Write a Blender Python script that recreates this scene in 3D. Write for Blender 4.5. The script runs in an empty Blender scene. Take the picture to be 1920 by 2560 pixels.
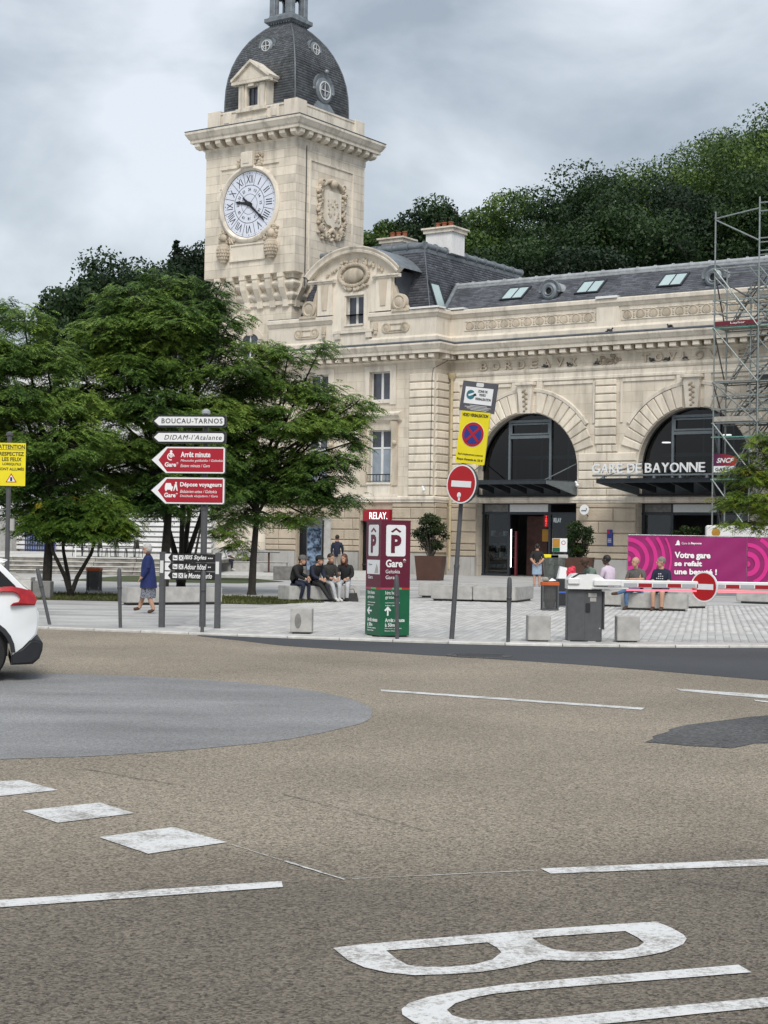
import bpy, bmesh, math, random
import numpy as np
from mathutils import Vector, Matrix, Euler
random.seed(7); RNG = np.random.default_rng(11)
SC = bpy.context.scene; COL = SC.collection
PI = math.pi; rad = math.radians

# ---------------------------------------------------------------- camera
EYE = 1.7; FPX = 4100.0; PITCH = rad(1.1); ROLL = rad(0.9); PHI = rad(34.6)
_fw = Vector((0, math.cos(PITCH), math.sin(PITCH))); _up = Vector((0, -math.sin(PITCH), math.cos(PITCH))); _rt = Vector((1, 0, 0))
RT = _rt * math.cos(ROLL) + _up * math.sin(ROLL); UP = _up * math.cos(ROLL) - _rt * math.sin(ROLL)
CAM = Vector((0, 0, EYE))
cd = bpy.data.cameras.new('camera'); cam = bpy.data.objects.new('camera', cd); COL.objects.link(cam)
cd.sensor_fit = 'HORIZONTAL'; cd.sensor_width = 36; cd.lens = FPX / 1920 * 36; cd.clip_start = .1; cd.clip_end = 3000
M = Matrix.Identity(4)
for i in range(3):
    M[i][0] = RT[i]; M[i][1] = UP[i]; M[i][2] = -_fw[i]; M[i][3] = CAM[i]
cam.matrix_world = M; SC.camera = cam
def ray(x, y): return _fw + RT * ((x - 960) / FPX) - UP * ((y - 1280) / FPX)
def gp(x, y, z=0.0):                       # photograph pixel -> point on the ground plane
    d = ray(x, y); t = (z - EYE) / d.z; return CAM + d * t
def at(x, y, Y):                           # photograph pixel -> point at a given distance
    d = ray(x, y); return CAM + d * (Y / d.y)

# ---------------------------------------------------------------- world, sun, exposure
SUN_EL, SUN_AZ = rad(48), rad(176)         # azimuth clockwise from +Y: behind the camera
W = bpy.data.worlds.new('World'); SC.world = W; W.use_nodes = True
nt = W.node_tree; nt.nodes.clear()
def wn(t, **k):
    n = nt.nodes.new(t)
    for a, b in k.items(): setattr(n, a, b)
    return n
def wl(a, b): nt.links.new(a, b)
out = wn('ShaderNodeOutputWorld'); bg = wn('ShaderNodeBackground'); wl(bg.outputs[0], out.inputs[0])
sky = wn('ShaderNodeTexSky', sky_type='NISHITA', sun_disc=False, sun_elevation=SUN_EL, sun_rotation=SUN_AZ)
sky.air_density = 1.4; sky.dust_density = 3.0
tc = wn('ShaderNodeTexCoord')
sepw = wn('ShaderNodeSeparateXYZ'); wl(tc.outputs['Generated'], sepw.inputs[0])
zs = wn('ShaderNodeMath', operation='MULTIPLY'); wl(sepw.outputs[2], zs.inputs[0]); zs.inputs[1].default_value = 1.7   # clouds lie flatter towards the horizon
cxy = wn('ShaderNodeCombineXYZ'); wl(sepw.outputs[0], cxy.inputs[0]); wl(sepw.outputs[1], cxy.inputs[1]); wl(zs.outputs[0], cxy.inputs[2])
n1 = wn('ShaderNodeTexNoise'); n1.inputs['Scale'].default_value = 5.6; n1.inputs['Detail'].default_value = 7; n1.inputs['Roughness'].default_value = .5; n1.inputs['Distortion'].default_value = .25
wl(cxy.outputs[0], n1.inputs['Vector'])
r1 = wn('ShaderNodeValToRGB'); wl(n1.outputs[0], r1.inputs[0])
e = r1.color_ramp.elements
e[0].position = .35; e[0].color = (.225, .255, .295, 1); e[1].position = .63; e[1].color = (.50, .53, .57, 1)
m_ = e.new(.5); m_.color = (.355, .39, .43, 1)
sk = wn('ShaderNodeVectorMath', operation='SCALE'); wl(sky.outputs[0], sk.inputs[0]); sk.inputs['Scale'].default_value = .10
mx = wn('ShaderNodeMix', data_type='RGBA'); mx.inputs[0].default_value = .86; wl(sk.outputs[0], mx.inputs[6]); wl(r1.outputs[0], mx.inputs[7])
wl(mx.outputs[2], bg.inputs[0]); bg.inputs[1].default_value = 1.0
sl = bpy.data.lights.new('sun', 'SUN'); sl.energy = 1.5; sl.angle = rad(26); sl.color = (1, .965, .91)
so = bpy.data.objects.new('sun', sl); COL.objects.link(so)
_sd = Vector((math.sin(SUN_AZ) * math.cos(SUN_EL), math.cos(SUN_AZ) * math.cos(SUN_EL), math.sin(SUN_EL)))
so.rotation_euler = _sd.to_track_quat('Z', 'Y').to_euler(); so.location = (0, -20, 60)
vs = SC.view_settings; vs.view_transform = 'Standard'; vs.look = 'None'; vs.gamma = 1; vs.exposure = .76; vs.use_curve_mapping = False
SC.render.engine = 'CYCLES'; SC.cycles.use_denoising = True; SC.cycles.max_bounces = 6; SC.cycles.transparent_max_bounces = 8
SC.cycles.sample_clamp_indirect = 6

# ---------------------------------------------------------------- materials
MATS = {}
def newmat(name):
    m = bpy.data.materials.new(name); m.use_nodes = True; MATS[name] = m
    t = m.node_tree; b = t.nodes['Principled BSDF']; return m, t, b
def mat(name, col, rough=.7, var=.12, scale=6., bump=0., bscale=40., metal=0., spec=.5, rnd=0., emit=None, coat=0., detail=4):
    m, t, b = newmat(name); N = t.nodes.new; L = t.links.new
    b.inputs['Roughness'].default_value = rough; b.inputs['Metallic'].default_value = metal
    b.inputs['Specular IOR Level'].default_value = spec; b.inputs['Coat Weight'].default_value = coat
    tcn = N('ShaderNodeTexCoord'); nz = N('ShaderNodeTexNoise'); nz.inputs['Scale'].default_value = scale; nz.inputs['Detail'].default_value = detail
    L(tcn.outputs['Object'], nz.inputs['Vector'])
    mr = N('ShaderNodeMapRange'); mr.inputs[3].default_value = 1 - var; mr.inputs[4].default_value = 1 + var; mr.inputs[1].default_value = .3; mr.inputs[2].default_value = .7
    L(nz.outputs[0], mr.inputs[0])
    v = mr.outputs[0]
    if rnd:
        oi = N('ShaderNodeObjectInfo'); m2 = N('ShaderNodeMapRange'); m2.inputs[3].default_value = 1 - rnd; m2.inputs[4].default_value = 1 + rnd
        L(oi.outputs['Random'], m2.inputs[0]); mu = N('ShaderNodeMath'); mu.operation = 'MULTIPLY'; L(v, mu.inputs[0]); L(m2.outputs[0], mu.inputs[1]); v = mu.outputs[0]
    sc = N('ShaderNodeVectorMath'); sc.operation = 'SCALE'; sc.inputs[0].default_value = col[:3]; L(v, sc.inputs['Scale'])
    L(sc.outputs[0], b.inputs['Base Color'])
    if bump:
        n2 = N('ShaderNodeTexNoise'); n2.inputs['Scale'].default_value = bscale; n2.inputs['Detail'].default_value = 3; L(tcn.outputs['Object'], n2.inputs['Vector'])
        bp = N('ShaderNodeBump'); bp.inputs['Strength'].default_value = bump; bp.inputs['Distance'].default_value = .02; L(n2.outputs[0], bp.inputs['Height']); L(bp.outputs[0], b.inputs['Normal'])
    if emit: b.inputs['Emission Color'].default_value = (*col[:3], 1); b.inputs['Emission Strength'].default_value = emit
    return m
def stone(name, col, var=.1, joints=None, dirt=.35, rnd=.06, rough=.85, bump=.25, bscale=14, dirtcol=(.17, .15, .12)):
    """limestone: cloudy tone, grey weathering in blotches and vertical runs, optional fine ashlar joints"""
    m, t, b = newmat(name); N = t.nodes.new; L = t.links.new
    b.inputs['Roughness'].default_value = rough; b.inputs['Specular IOR Level'].default_value = .3
    tcn = N('ShaderNodeTexCoord'); geo = N('ShaderNodeNewGeometry')
    n1 = N('ShaderNodeTexNoise'); n1.inputs['Scale'].default_value = 1.1; n1.inputs['Detail'].default_value = 6; L(geo.outputs['Position'], n1.inputs['Vector'])
    mr = N('ShaderNodeMapRange'); mr.inputs[1].default_value = .3; mr.inputs[2].default_value = .7; mr.inputs[3].default_value = 1 - var; mr.inputs[4].default_value = 1 + var; L(n1.outputs[0], mr.inputs[0])
    oi = N('ShaderNodeObjectInfo'); m2 = N('ShaderNodeMapRange'); m2.inputs[3].default_value = 1 - rnd; m2.inputs[4].default_value = 1 + rnd; L(oi.outputs['Random'], m2.inputs[0])
    mu = N('ShaderNodeMath'); mu.operation = 'MULTIPLY'; L(mr.outputs[0], mu.inputs[0]); L(m2.outputs[0], mu.inputs[1])
    sc = N('ShaderNodeVectorMath'); sc.operation = 'SCALE'; sc.inputs[0].default_value = col; L(mu.outputs[0], sc.inputs['Scale'])
    mp = N('ShaderNodeMapping'); mp.inputs['Scale'].default_value = (1.6, 1.6, .28); L(geo.outputs['Position'], mp.inputs['Vector'])
    n2 = N('ShaderNodeTexNoise'); n2.inputs['Scale'].default_value = 1.3; n2.inputs['Detail'].default_value = 8; n2.inputs['Roughness'].default_value = .65; L(mp.outputs[0], n2.inputs['Vector'])
    d1 = N('ShaderNodeMapRange'); d1.inputs[1].default_value = .47; d1.inputs[2].default_value = .76; d1.inputs[3].default_value = 0; d1.inputs[4].default_value = dirt; L(n2.outputs[0], d1.inputs[0])
    mix = N('ShaderNodeMix'); mix.data_type = 'RGBA'; L(d1.outputs[0], mix.inputs[0]); L(sc.outputs[0], mix.inputs[6]); mix.inputs[7].default_value = (*dirtcol, 1)
    colout = mix.outputs[2]
    bp = N('ShaderNodeBump'); bp.inputs['Strength'].default_value = bump; bp.inputs['Distance'].default_value = .03
    n3 = N('ShaderNodeTexNoise'); n3.inputs['Scale'].default_value = bscale; n3.inputs['Detail'].default_value = 5; L(tcn.outputs['Object'], n3.inputs['Vector'])
    hgt = n3.outputs[0]
    if joints:
        # the joints run in wall coordinates: object x/y along the wall, z up
        sx = N('ShaderNodeSeparateXYZ'); L(tcn.outputs['Object'], sx.inputs[0]); ad = N('ShaderNodeMath'); L(sx.outputs[0], ad.inputs[0]); L(sx.outputs[1], ad.inputs[1])
        cb = N('ShaderNodeCombineXYZ'); L(ad.outputs[0], cb.inputs[0]); L(sx.outputs[2], cb.inputs[1])
        br = N('ShaderNodeTexBrick'); br.inputs['Scale'].default_value = 1; br.inputs['Brick Width'].default_value = joints[0]; br.inputs['Row Height'].default_value = joints[1]
        br.inputs['Mortar Size'].default_value = .009; br.inputs['Mortar Smooth'].default_value = .3; br.inputs['Color1'].default_value = (1, 1, 1, 1); br.inputs['Color2'].default_value = (.9, .89, .87, 1); br.inputs['Mortar'].default_value = (.62, .58, .52, 1)
        L(cb.outputs[0], br.inputs['Vector'])
        mm = N('ShaderNodeMix'); mm.data_type = 'RGBA'; mm.blend_type = 'MULTIPLY'; mm.inputs[0].default_value = 1; L(colout, mm.inputs[6]); L(br.outputs[0], mm.inputs[7]); colout = mm.outputs[2]
    L(hgt, bp.inputs['Height']); L(bp.outputs[0], b.inputs['Normal']); L(colout, b.inputs['Base Color'])
    return m
def leafmat(name, c0, c1, c2=None, yellow=0.0, big=.6, ycol=(.42, .33, .02)):
    m, t, b = newmat(name); N = t.nodes.new; L = t.links.new
    geo = N('ShaderNodeNewGeometry'); tcn = N('ShaderNodeTexCoord')
    nz = N('ShaderNodeTexNoise'); nz.inputs['Scale'].default_value = big; nz.inputs['Detail'].default_value = 3; L(tcn.outputs['Object'], nz.inputs['Vector'])
    a = N('ShaderNodeMath'); a.operation = 'MULTIPLY_ADD'; L(geo.outputs['Random Per Island'], a.inputs[0]); a.inputs[1].default_value = .45; 
    s = N('ShaderNodeMath'); s.operation = 'MULTIPLY_ADD'; L(nz.outputs[0], s.inputs[0]); s.inputs[1].default_value = 1.9; s.inputs[2].default_value = -.66
    L(s.outputs[0], a.inputs[2])
    cr = N('ShaderNodeValToRGB'); L(a.outputs[0], cr.inputs[0]); e = cr.color_ramp.elements
    e[0].position = .1; e[0].color = (*c0, 1); e[1].position = .95; e[1].color = (*c1, 1)
    if c2: q = e.new(.55); q.color = (*c2, 1)
    o = cr.outputs[0]
    if yellow:
        n2 = N('ShaderNodeTexNoise'); n2.inputs['Scale'].default_value = 1.6; n2.inputs['Detail'].default_value = 2; mpp = N('ShaderNodeMapping'); mpp.inputs['Location'].default_value = (9, 4, 2); L(tcn.outputs['Object'], mpp.inputs['Vector']); L(mpp.outputs[0], n2.inputs['Vector'])
        mr = N('ShaderNodeMapRange'); mr.inputs[1].default_value = .72 - yellow * .3; mr.inputs[2].default_value = .80 - yellow * .3; L(n2.outputs[0], mr.inputs[0])
        mx_ = N('ShaderNodeMix'); mx_.data_type = 'RGBA'; L(mr.outputs[0], mx_.inputs[0]); L(o, mx_.inputs[6]); mx_.inputs[7].default_value = (*ycol, 1); o = mx_.outputs[2]
    L(o, b.inputs['Base Color']); b.inputs['Roughness'].default_value = .5; b.inputs['Specular IOR Level'].default_value = .35
    tr = N('ShaderNodeBsdfTranslucent'); L(o, tr.inputs[0]); ms = N('ShaderNodeMixShader'); ms.inputs[0].default_value = .34
    L(b.outputs[0], ms.inputs[1]); L(tr.outputs[0], ms.inputs[2]); L(ms.outputs[0], t.nodes['Material Output'].inputs[0])
    return m
def clearglass(name, tint, fac):
    m, t, b = newmat(name); N = t.nodes.new; L = t.links.new; tr = N('ShaderNodeBsdfTransparent'); tr.inputs[0].default_value = (*tint, 1); gl = N('ShaderNodeBsdfGlossy'); gl.inputs['Roughness'].default_value = .03; ms = N('ShaderNodeMixShader'); ms.inputs[0].default_value = fac
    L(tr.outputs[0], ms.inputs[1]); L(gl.outputs[0], ms.inputs[2]); L(ms.outputs[0], t.nodes['Material Output'].inputs[0]); return m
clearglass('glass_clear', (.62, .66, .66), .07)
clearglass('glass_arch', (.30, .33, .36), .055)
def glassmat(name, col, rough=.06, spec=.9, var=.3, scale=.6):
    return mat(name, col, rough, var, scale, spec=spec)

CREAM = (.71, .64, .535)
stone('cream_stone', CREAM, joints=(1.35, .55), dirt=.42)
stone('cream_plain', (.72, .655, .555), dirt=.44, var=.08)
stone('cream_block', (.71, .64, .535), dirt=.46, rnd=.13, bump=.35)
stone('trim_stone', (.72, .66, .565), dirt=.66, var=.08, rnd=.04)
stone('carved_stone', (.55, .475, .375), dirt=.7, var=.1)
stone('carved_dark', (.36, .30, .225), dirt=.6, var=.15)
stone('rock_stone', (.49, .415, .32), dirt=.4, rnd=.09, bump=1.0, bscale=9)
stone('plinth_stone', (.42, .41, .39), dirt=.4, joints=(1.2, 1.4))
stone('white_render', (.74, .735, .73), dirt=.25, var=.05)
mat('zinc', (.20, .225, .245), .45, .25, 3, metal=.3, rnd=.05)
mat('zinc_dark', (.11, .125, .14), .5, .2, 3, metal=.2)
mat('zinc_light', (.42, .44, .45), .42, .2, 3, metal=.3)
mat('slate', (.075, .08, .092), .55, .35, 1.4, bump=.2, bscale=25, detail=8)
mat('slate_dome', (.095, .102, .11), .6, .45, 1.2, bump=.2, bscale=25, detail=8)
mat('concrete', (.40, .39, .37), .85, .18, 5, bump=.2, bscale=60, rnd=.05, detail=8)
mat('concrete_dark', (.20, .195, .185), .9, .25, 5, bump=.2, bscale=60)
mat('dark_metal', (.055, .058, .062), .45, .12, 8, metal=.2, rnd=.1)
mat('post_grey', (.085, .087, .092), .5, .12, 9, metal=.1, rnd=.05)
mat('black', (.012, .012, .013), .55, .2, 5)
mat('black_plastic', (.018, .019, .021), .42, .15, 9, bump=.1, bscale=300)
mat('frame_dark', (.035, .042, .05), .4, .1, 5, metal=.3)
mat('frame_grey', (.16, .185, .20), .4, .1, 5, metal=.3)
mat('white_paint', (.76, .76, .75), .45, .06, 6)
mat('white_sign', (.78, .79, .80), .4, .03, 4)
mat('white_frame', (.66, .67, .66), .45, .05, 6)
mat('sign_black', (.012, .012, .014), .45, .05, 5)
mat('sign_red', (.36, .006, .022), .4, .05, 5)
mat('noentry_red', (.42, .004, .008), .4, .06, 5)
mat('maroon', (.115, .008, .028), .38, .08, 4)
mat('totem_green', (.006, .105, .045), .38, .08, 4)
mat('strip_pink', (.40, .05, .12), .4, .02, 4); mat('strip_green', (.10, .42, .13), .4, .02, 4); mat('strip_red', (.40, .03, .02), .4, .02, 4)
mat('sign_yellow', (.78, .66, .010), .45, .05, 5)
mat('sign_blue', (.02, .035, .22), .4, .05, 5)
mat('text_black', (.015, .015, .015), .6, .02, 4); mat('text_white', (.82, .82, .82), .5, .02, 4)
mat('letter_white', (.72, .74, .75), .4, .05, 4)
mat('terracotta', (.24, .075, .035), .8, .2, 6); mat('planter_brown', (.075, .034, .022), .55, .12, 3)
mat('bark', (.028, .024, .019), .9, .35, 12, bump=.6, bscale=30); mat('bark_grey', (.07, .06, .048), .9, .3, 10, bump=.5, bscale=25)
glassmat('glass_dark', (.009, .010, .012), .05, .34); glassmat('glass_window', (.055, .06, .078), .08, .7, .35, 1.3); glassmat('glass_sky', (.42, .53, .53), .1, .7, .08, .7); glassmat('glass_blue', (.27, .31, .36), .12, .6, .15, 2)
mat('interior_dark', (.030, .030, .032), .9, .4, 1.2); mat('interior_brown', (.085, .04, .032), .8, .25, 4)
mat('scaffold', (.26, .29, .28), .4, .3, 20, metal=.5, rnd=.12); mat('scaffold_green', (.10, .26, .22), .5, .3, 9); mat('scaffold_dark', (.10, .105, .11), .5, .2, 9, metal=.3)
mat('plank', (.33, .31, .27), .85, .2, 6); mat('board_red', (.13, .012, .022), .55, .1, 5)
mat('magenta', (.255, .006, .115), .5, .06, 2); mat('pink', (.58, .018, .22), .5, .05, 2)
mat('clock_white', (.70, .74, .84), .35, .03, 3)
mat('orange', (.45, .085, .015), .6, .15, 6); mat('led_red', (1.0, .12, .16), .4, 0, 5, emit=1.0)
mat('inner_light', (1, .95, .85), .4, 0, 5, emit=2.2); mat('led_white', (.95, .97, 1), .4, 0, 5, emit=2.0); mat('sign_lit', (1, 1, 1), .4, 0, 5, emit=.7); mat('sign_lit_red', (1, .05, .04), .4, 0, 5, emit=1.1)
mat('red_box', (.30, .008, .018), .4, .05, 5); mat('ochre', (.40, .20, .02), .6, .1, 5)
# ---------------------------------------------------------------- geometry helpers
class MB:
    def __init__(s): s.v = []; s.f = []; s.mi = []; s.cur = 0
    def addf(s, *fs):
        for f in fs: s.f.append(f); s.mi.append(s.cur)
    def raw(s, vs, fs):
        o = len(s.v); s.v += [tuple(p) for p in vs]; s.addf(*[tuple(i + o for i in f) for f in fs]); return s
    def box(s, x0, x1, y0, y1, z0, z1):
        return s.raw([(x0, y0, z0), (x1, y0, z0), (x1, y1, z0), (x0, y1, z0), (x0, y0, z1), (x1, y0, z1), (x1, y1, z1), (x0, y1, z1)],
                     [(0, 3, 2, 1), (4, 5, 6, 7), (0, 1, 5, 4), (1, 2, 6, 5), (2, 3, 7, 6), (3, 0, 4, 7)])
    def cbox(s, x0, x1, y0, y1, z0, z1, c=.02):      # chamfered box
        vs = []; 
        for sx, a in ((0, x0), (1, x1)):
            for sy, b in ((0, y0), (1, y1)):
                for sz, d in ((0, z0), (1, z1)):
                    ix, iy, iz = (c, -c)[sx], (c, -c)[sy], (c, -c)[sz]
                    vs += [(a, b + iy, d + iz), (a + ix, b, d + iz), (a + ix, b + iy, d)]
        bm = bmesh.new(); [bm.verts.new(v) for v in vs]; r = bmesh.ops.convex_hull(bm, input=bm.verts)
        bmesh.ops.dissolve_limit(bm, angle_limit=.01, verts=bm.verts, edges=bm.edges); bm.verts.index_update()
        bm.verts.ensure_lookup_table(); V = [v.co[:] for v in bm.verts]; Fc = [tuple(v.index for v in f.verts) for f in bm.faces]; bm.free()
        return s.raw(V, Fc)
    def prism(s, poly, ax, a0, a1):
        n = len(poly)
        def P(p, a): return {'x': (a, p[0], p[1]), 'y': (p[0], a, p[1]), 'z': (p[0], p[1], a)}[ax]
        vs = [P(p, a0) for p in poly] + [P(p, a1) for p in poly]
        return s.raw(vs, [tuple(range(n))[::-1], tuple(range(n, 2 * n))] + [(i, (i + 1) % n, n + (i + 1) % n, n + i) for i in range(n)])
    def tube(s, p0, p1, r0, r1=None, n=8, caps=True):
        r1 = r0 if r1 is None else r1; p0 = Vector(p0); p1 = Vector(p1); d = (p1 - p0)
        if d.length < 1e-6: return s
        d.normalize(); a = d.orthogonal().normalized(); b = d.cross(a); vs = []
        for p, r in ((p0, r0), (p1, r1)):
            vs += [p + (a * math.cos(2 * PI * i / n) + b * math.sin(2 * PI * i / n)) * r for i in range(n)]
        fs = [(i, (i + 1) % n, n + (i + 1) % n, n + i) for i in range(n)]
        if caps: fs += [tuple(range(n))[::-1], tuple(range(n, 2 * n))]
        return s.raw(vs, fs)
    def sweep(s, pts, rs, n=6):
        pts = [Vector(p) for p in pts]; rings = []; o = len(s.v); prev = None
        for i, p in enumerate(pts):
            d = (pts[min(i + 1, len(pts) - 1)] - pts[max(i - 1, 0)]).normalized()
            a = d.orthogonal().normalized() if prev is None else (prev - d * prev.dot(d)).normalized()
            prev = a; b = d.cross(a)
            s.v += [tuple(p + (a * math.cos(2 * PI * k / n) + b * math.sin(2 * PI * k / n)) * rs[i]) for k in range(n)]
        for i in range(len(pts) - 1):
            for k in range(n): s.addf((o + i * n + k, o + i * n + (k + 1) % n, o + (i + 1) * n + (k + 1) % n, o + (i + 1) * n + k))
        s.addf(tuple(range(o, o + n))[::-1], tuple(range(o + (len(pts) - 1) * n, o + len(pts) * n))); return s
    def lathe(s, prof, n=24, c=(0, 0, 0), ax='z', closed=False, arc=2 * PI, sx=1., sy=1.):
        o = len(s.v); full = abs(arc - 2 * PI) < 1e-6; m = n if full else n + 1
        for r, z in prof:
            for i in range(m):
                a = arc * i / n; x, y = r * math.cos(a) * sx, r * math.sin(a) * sy
                q = {'z': (x, y, z), 'y': (x, z, y), 'x': (z, x, y)}[ax]; s.v.append((q[0] + c[0], q[1] + c[1], q[2] + c[2]))
        k = len(prof)
        for j in range(k if closed else k - 1):
            j2 = (j + 1) % k
            for i in range(n if full else n): s.addf((o + j * m + i, o + j * m + (i + 1) % m, o + j2 * m + (i + 1) % m, o + j2 * m + i))
        return s
    def ell(s, c, r, n=10, m=7, rot=None):
        o = len(s.v); R = Euler(rot).to_matrix() if rot else None
        for j in range(m + 1):
            t = PI * j / m
            for i in range(n):
                a = 2 * PI * i / n; p = Vector((r[0] * math.sin(t) * math.cos(a), r[1] * math.sin(t) * math.sin(a), r[2] * math.cos(t)))
                if R: p = R @ p
                s.v.append((p.x + c[0], p.y + c[1], p.z + c[2]))
        for j in range(m):
            for i in range(n): s.addf((o + j * n + i, o + (j + 1) * n + i, o + (j + 1) * n + (i + 1) % n, o + j * n + (i + 1) % n))
        return s
    def sq(s, prof, cx=0, cy=0):                      # mitred moulding round a square plan, profile (half width, z)
        o = len(s.v)
        for h, z in prof: s.v += [(cx - h, cy - h, z), (cx + h, cy - h, z), (cx + h, cy + h, z), (cx - h, cy + h, z)]
        for j in range(len(prof) - 1):
            for i in range(4): s.addf((o + 4 * j + i, o + 4 * j + (i + 1) % 4, o + 4 * j + 4 + (i + 1) % 4, o + 4 * j + 4 + i))
        return s
    def mould(s, path, prof):
        """sweep a (out, z) profile along a plan path [(x, y)], mitred; 'out' is to the right-hand normal of travel"""
        o = len(s.v); n = len(path); k = len(prof)
        for i, p in enumerate(path):
            def nrm(a, b): d = Vector((b[0] - a[0], b[1] - a[1])).normalized(); return Vector((d.y, -d.x))
            if i == 0: q = nrm(path[0], path[1])
            elif i == n - 1: q = nrm(path[-2], path[-1])
            else:
                a = nrm(path[i - 1], p); b = nrm(p, path[i + 1]); q = (a + b) / (1 + a.dot(b))
            for r, z in prof: s.v.append((p[0] + q.x * r, p[1] + q.y * r, z))
        for i in range(n - 1):
            for j in range(k - 1): s.addf((o + i * k + j, o + (i + 1) * k + j, o + (i + 1) * k + j + 1, o + i * k + j + 1))
        s.addf(tuple(range(o, o + k))[::-1], tuple(range(o + (n - 1) * k, o + n * k))); return s
    def xf(s, M4): s.v = [tuple(M4 @ Vector(p)) for p in s.v]; return s
    def mesh(s, name, mats):
        me = bpy.data.meshes.new(name); me.from_pydata(s.v, [], s.f)
        for m in mats: me.materials.append(MATS[m])
        if len(mats) > 1: me.polygons.foreach_set('material_index', s.mi)
        me.update(); return me
    def obj(s, name, m, parent=None, smooth=False, fix=True):
        mats = [m] if isinstance(m, str) else m
        me = s.mesh(name, mats)
        if fix:
            bm = bmesh.new(); bm.from_mesh(me); bmesh.ops.recalc_face_normals(bm, faces=bm.faces); bm.to_mesh(me); bm.free()
        if smooth: smoothmesh(me)
        return link(name, me, parent)
def smoothmesh(me, ang=40):
    me.polygons.foreach_set('use_smooth', [True] * len(me.polygons))
    try: me.set_sharp_from_angle(angle=rad(ang))
    except Exception: pass
def link(name, data, parent=None):
    o = bpy.data.objects.new(name, data); COL.objects.link(o)
    if parent is not None: o.parent = parent
    return o
def tag(o, label=None, cat=None, group=None, kind=None):
    if label: o['label'] = label
    if cat: o['category'] = cat
    if group: o['group'] = group
    if kind: o['kind'] = kind
    return o
def thing(name, label, cat, loc=(0, 0, 0), rz=0, group=None):
    o = link(name, None); o.location = loc; o.rotation_euler = (0, 0, rz); o.empty_display_size = .2
    return tag(o, label, cat, group)
def struct(mb, name, m, parent=None, label=None, smooth=False):
    return tag(mb.obj(name, m, parent, smooth), label, None, None, 'structure')
def dup(root, loc, rz, label, group=None, scale=None):
    r = root.copy(); COL.objects.link(r); r.location = loc; r.rotation_euler = (0, 0, rz); r['label'] = label
    if scale: r.scale = scale
    for ch in root.children:
        c = ch.copy(); COL.objects.link(c); c.parent = r
        for g in ch.children:
            d = g.copy(); COL.objects.link(d); d.parent = c
    return r
def fast(name, V, Fq, m, parent=None):
    """mesh from numpy arrays: V (n,3), Fq (k,4)"""
    me = bpy.data.meshes.new(name); V = np.asarray(V, np.float32).reshape(-1, 3); Fq = np.asarray(Fq, np.int32); k, c = Fq.shape
    me.vertices.add(len(V)); me.vertices.foreach_set('co', V.ravel())
    me.loops.add(k * c); me.loops.foreach_set('vertex_index', Fq.ravel())
    me.polygons.add(k); me.polygons.foreach_set('loop_start', np.arange(k, dtype=np.int32) * c)
    me.update(calc_edges=True); me.materials.append(MATS[m]); return link(name, me, parent)
_blk = {}
def block(parent, name, x0, x1, z0, z1, y=0., proud=.07, m='cream_block', c=.03, side=None):
    """one rusticated stone laid on a wall: front y, chamfered edges; side='x' lays it on a wall facing +x (then x0,x1 run along y)"""
    w, h = round(x1 - x0, 3), round(z1 - z0, 3); key = (w, h, proud, m, c)
    if key not in _blk:
        b = MB(); a, d = w / 2, h / 2
        b.raw([(-a, .02, -d), (a, .02, -d), (a, .02, d), (-a, .02, d), (-a, -proud + c, -d), (a, -proud + c, -d), (a, -proud + c, d), (-a, -proud + c, d),
               (-a + c, -proud, -d + c), (a - c, -proud, -d + c), (a - c, -proud, d - c), (-a + c, -proud, d - c)],
              [(0, 1, 5, 4), (1, 2, 6, 5), (2, 3, 7, 6), (3, 0, 4, 7), (4, 5, 9, 8), (5, 6, 10, 9), (6, 7, 11, 10), (7, 4, 8, 11), (8, 9, 10, 11)])
        _blk[key] = b.mesh(name, [m])
    o = link(name, _blk[key], parent)
    if side == 'x': o.location = (y, (x0 + x1) / 2, (z0 + z1) / 2); o.rotation_euler = (0, 0, PI / 2)
    else: o.location = ((x0 + x1) / 2, y, (z0 + z1) / 2)
    return o
# text is made as font curves, converted to meshes and fitted to its box at the end in one pass
TEXTS = []
def text(s, x0, x1, z0, z1, y, m, parent, name='lettering', depth=.004, bold=0., shear=0., fit='box', rot=None, mat4=None, space=1.):
    c = bpy.data.curves.new(name, 'FONT'); c.body = s; c.size = 1; c.extrude = .001; c.offset = bold; c.shear = shear; c.space_character = space; c.resolution_u = 3
    o = link(name, c, parent); TEXTS.append((o, x0, x1, z0, z1, y, m, depth, fit, mat4)); return o
def poly_fill(name, loops, z, m, parent=None):
    c = bpy.data.curves.new(name, 'CURVE'); c.dimensions = '2D'; c.fill_mode = 'BOTH'
    for lp in loops:
        sp = c.splines.new('POLY'); sp.points.add(len(lp) - 1); sp.use_cyclic_u = True
        for i, p in enumerate(lp): sp.points[i].co = (p[0], p[1], 0, 1)
    o = link(name, c, parent); TEXTS.append((o, None, None, None, None, z, m, 0, 'flat', None)); return o
SKINS = []
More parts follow.
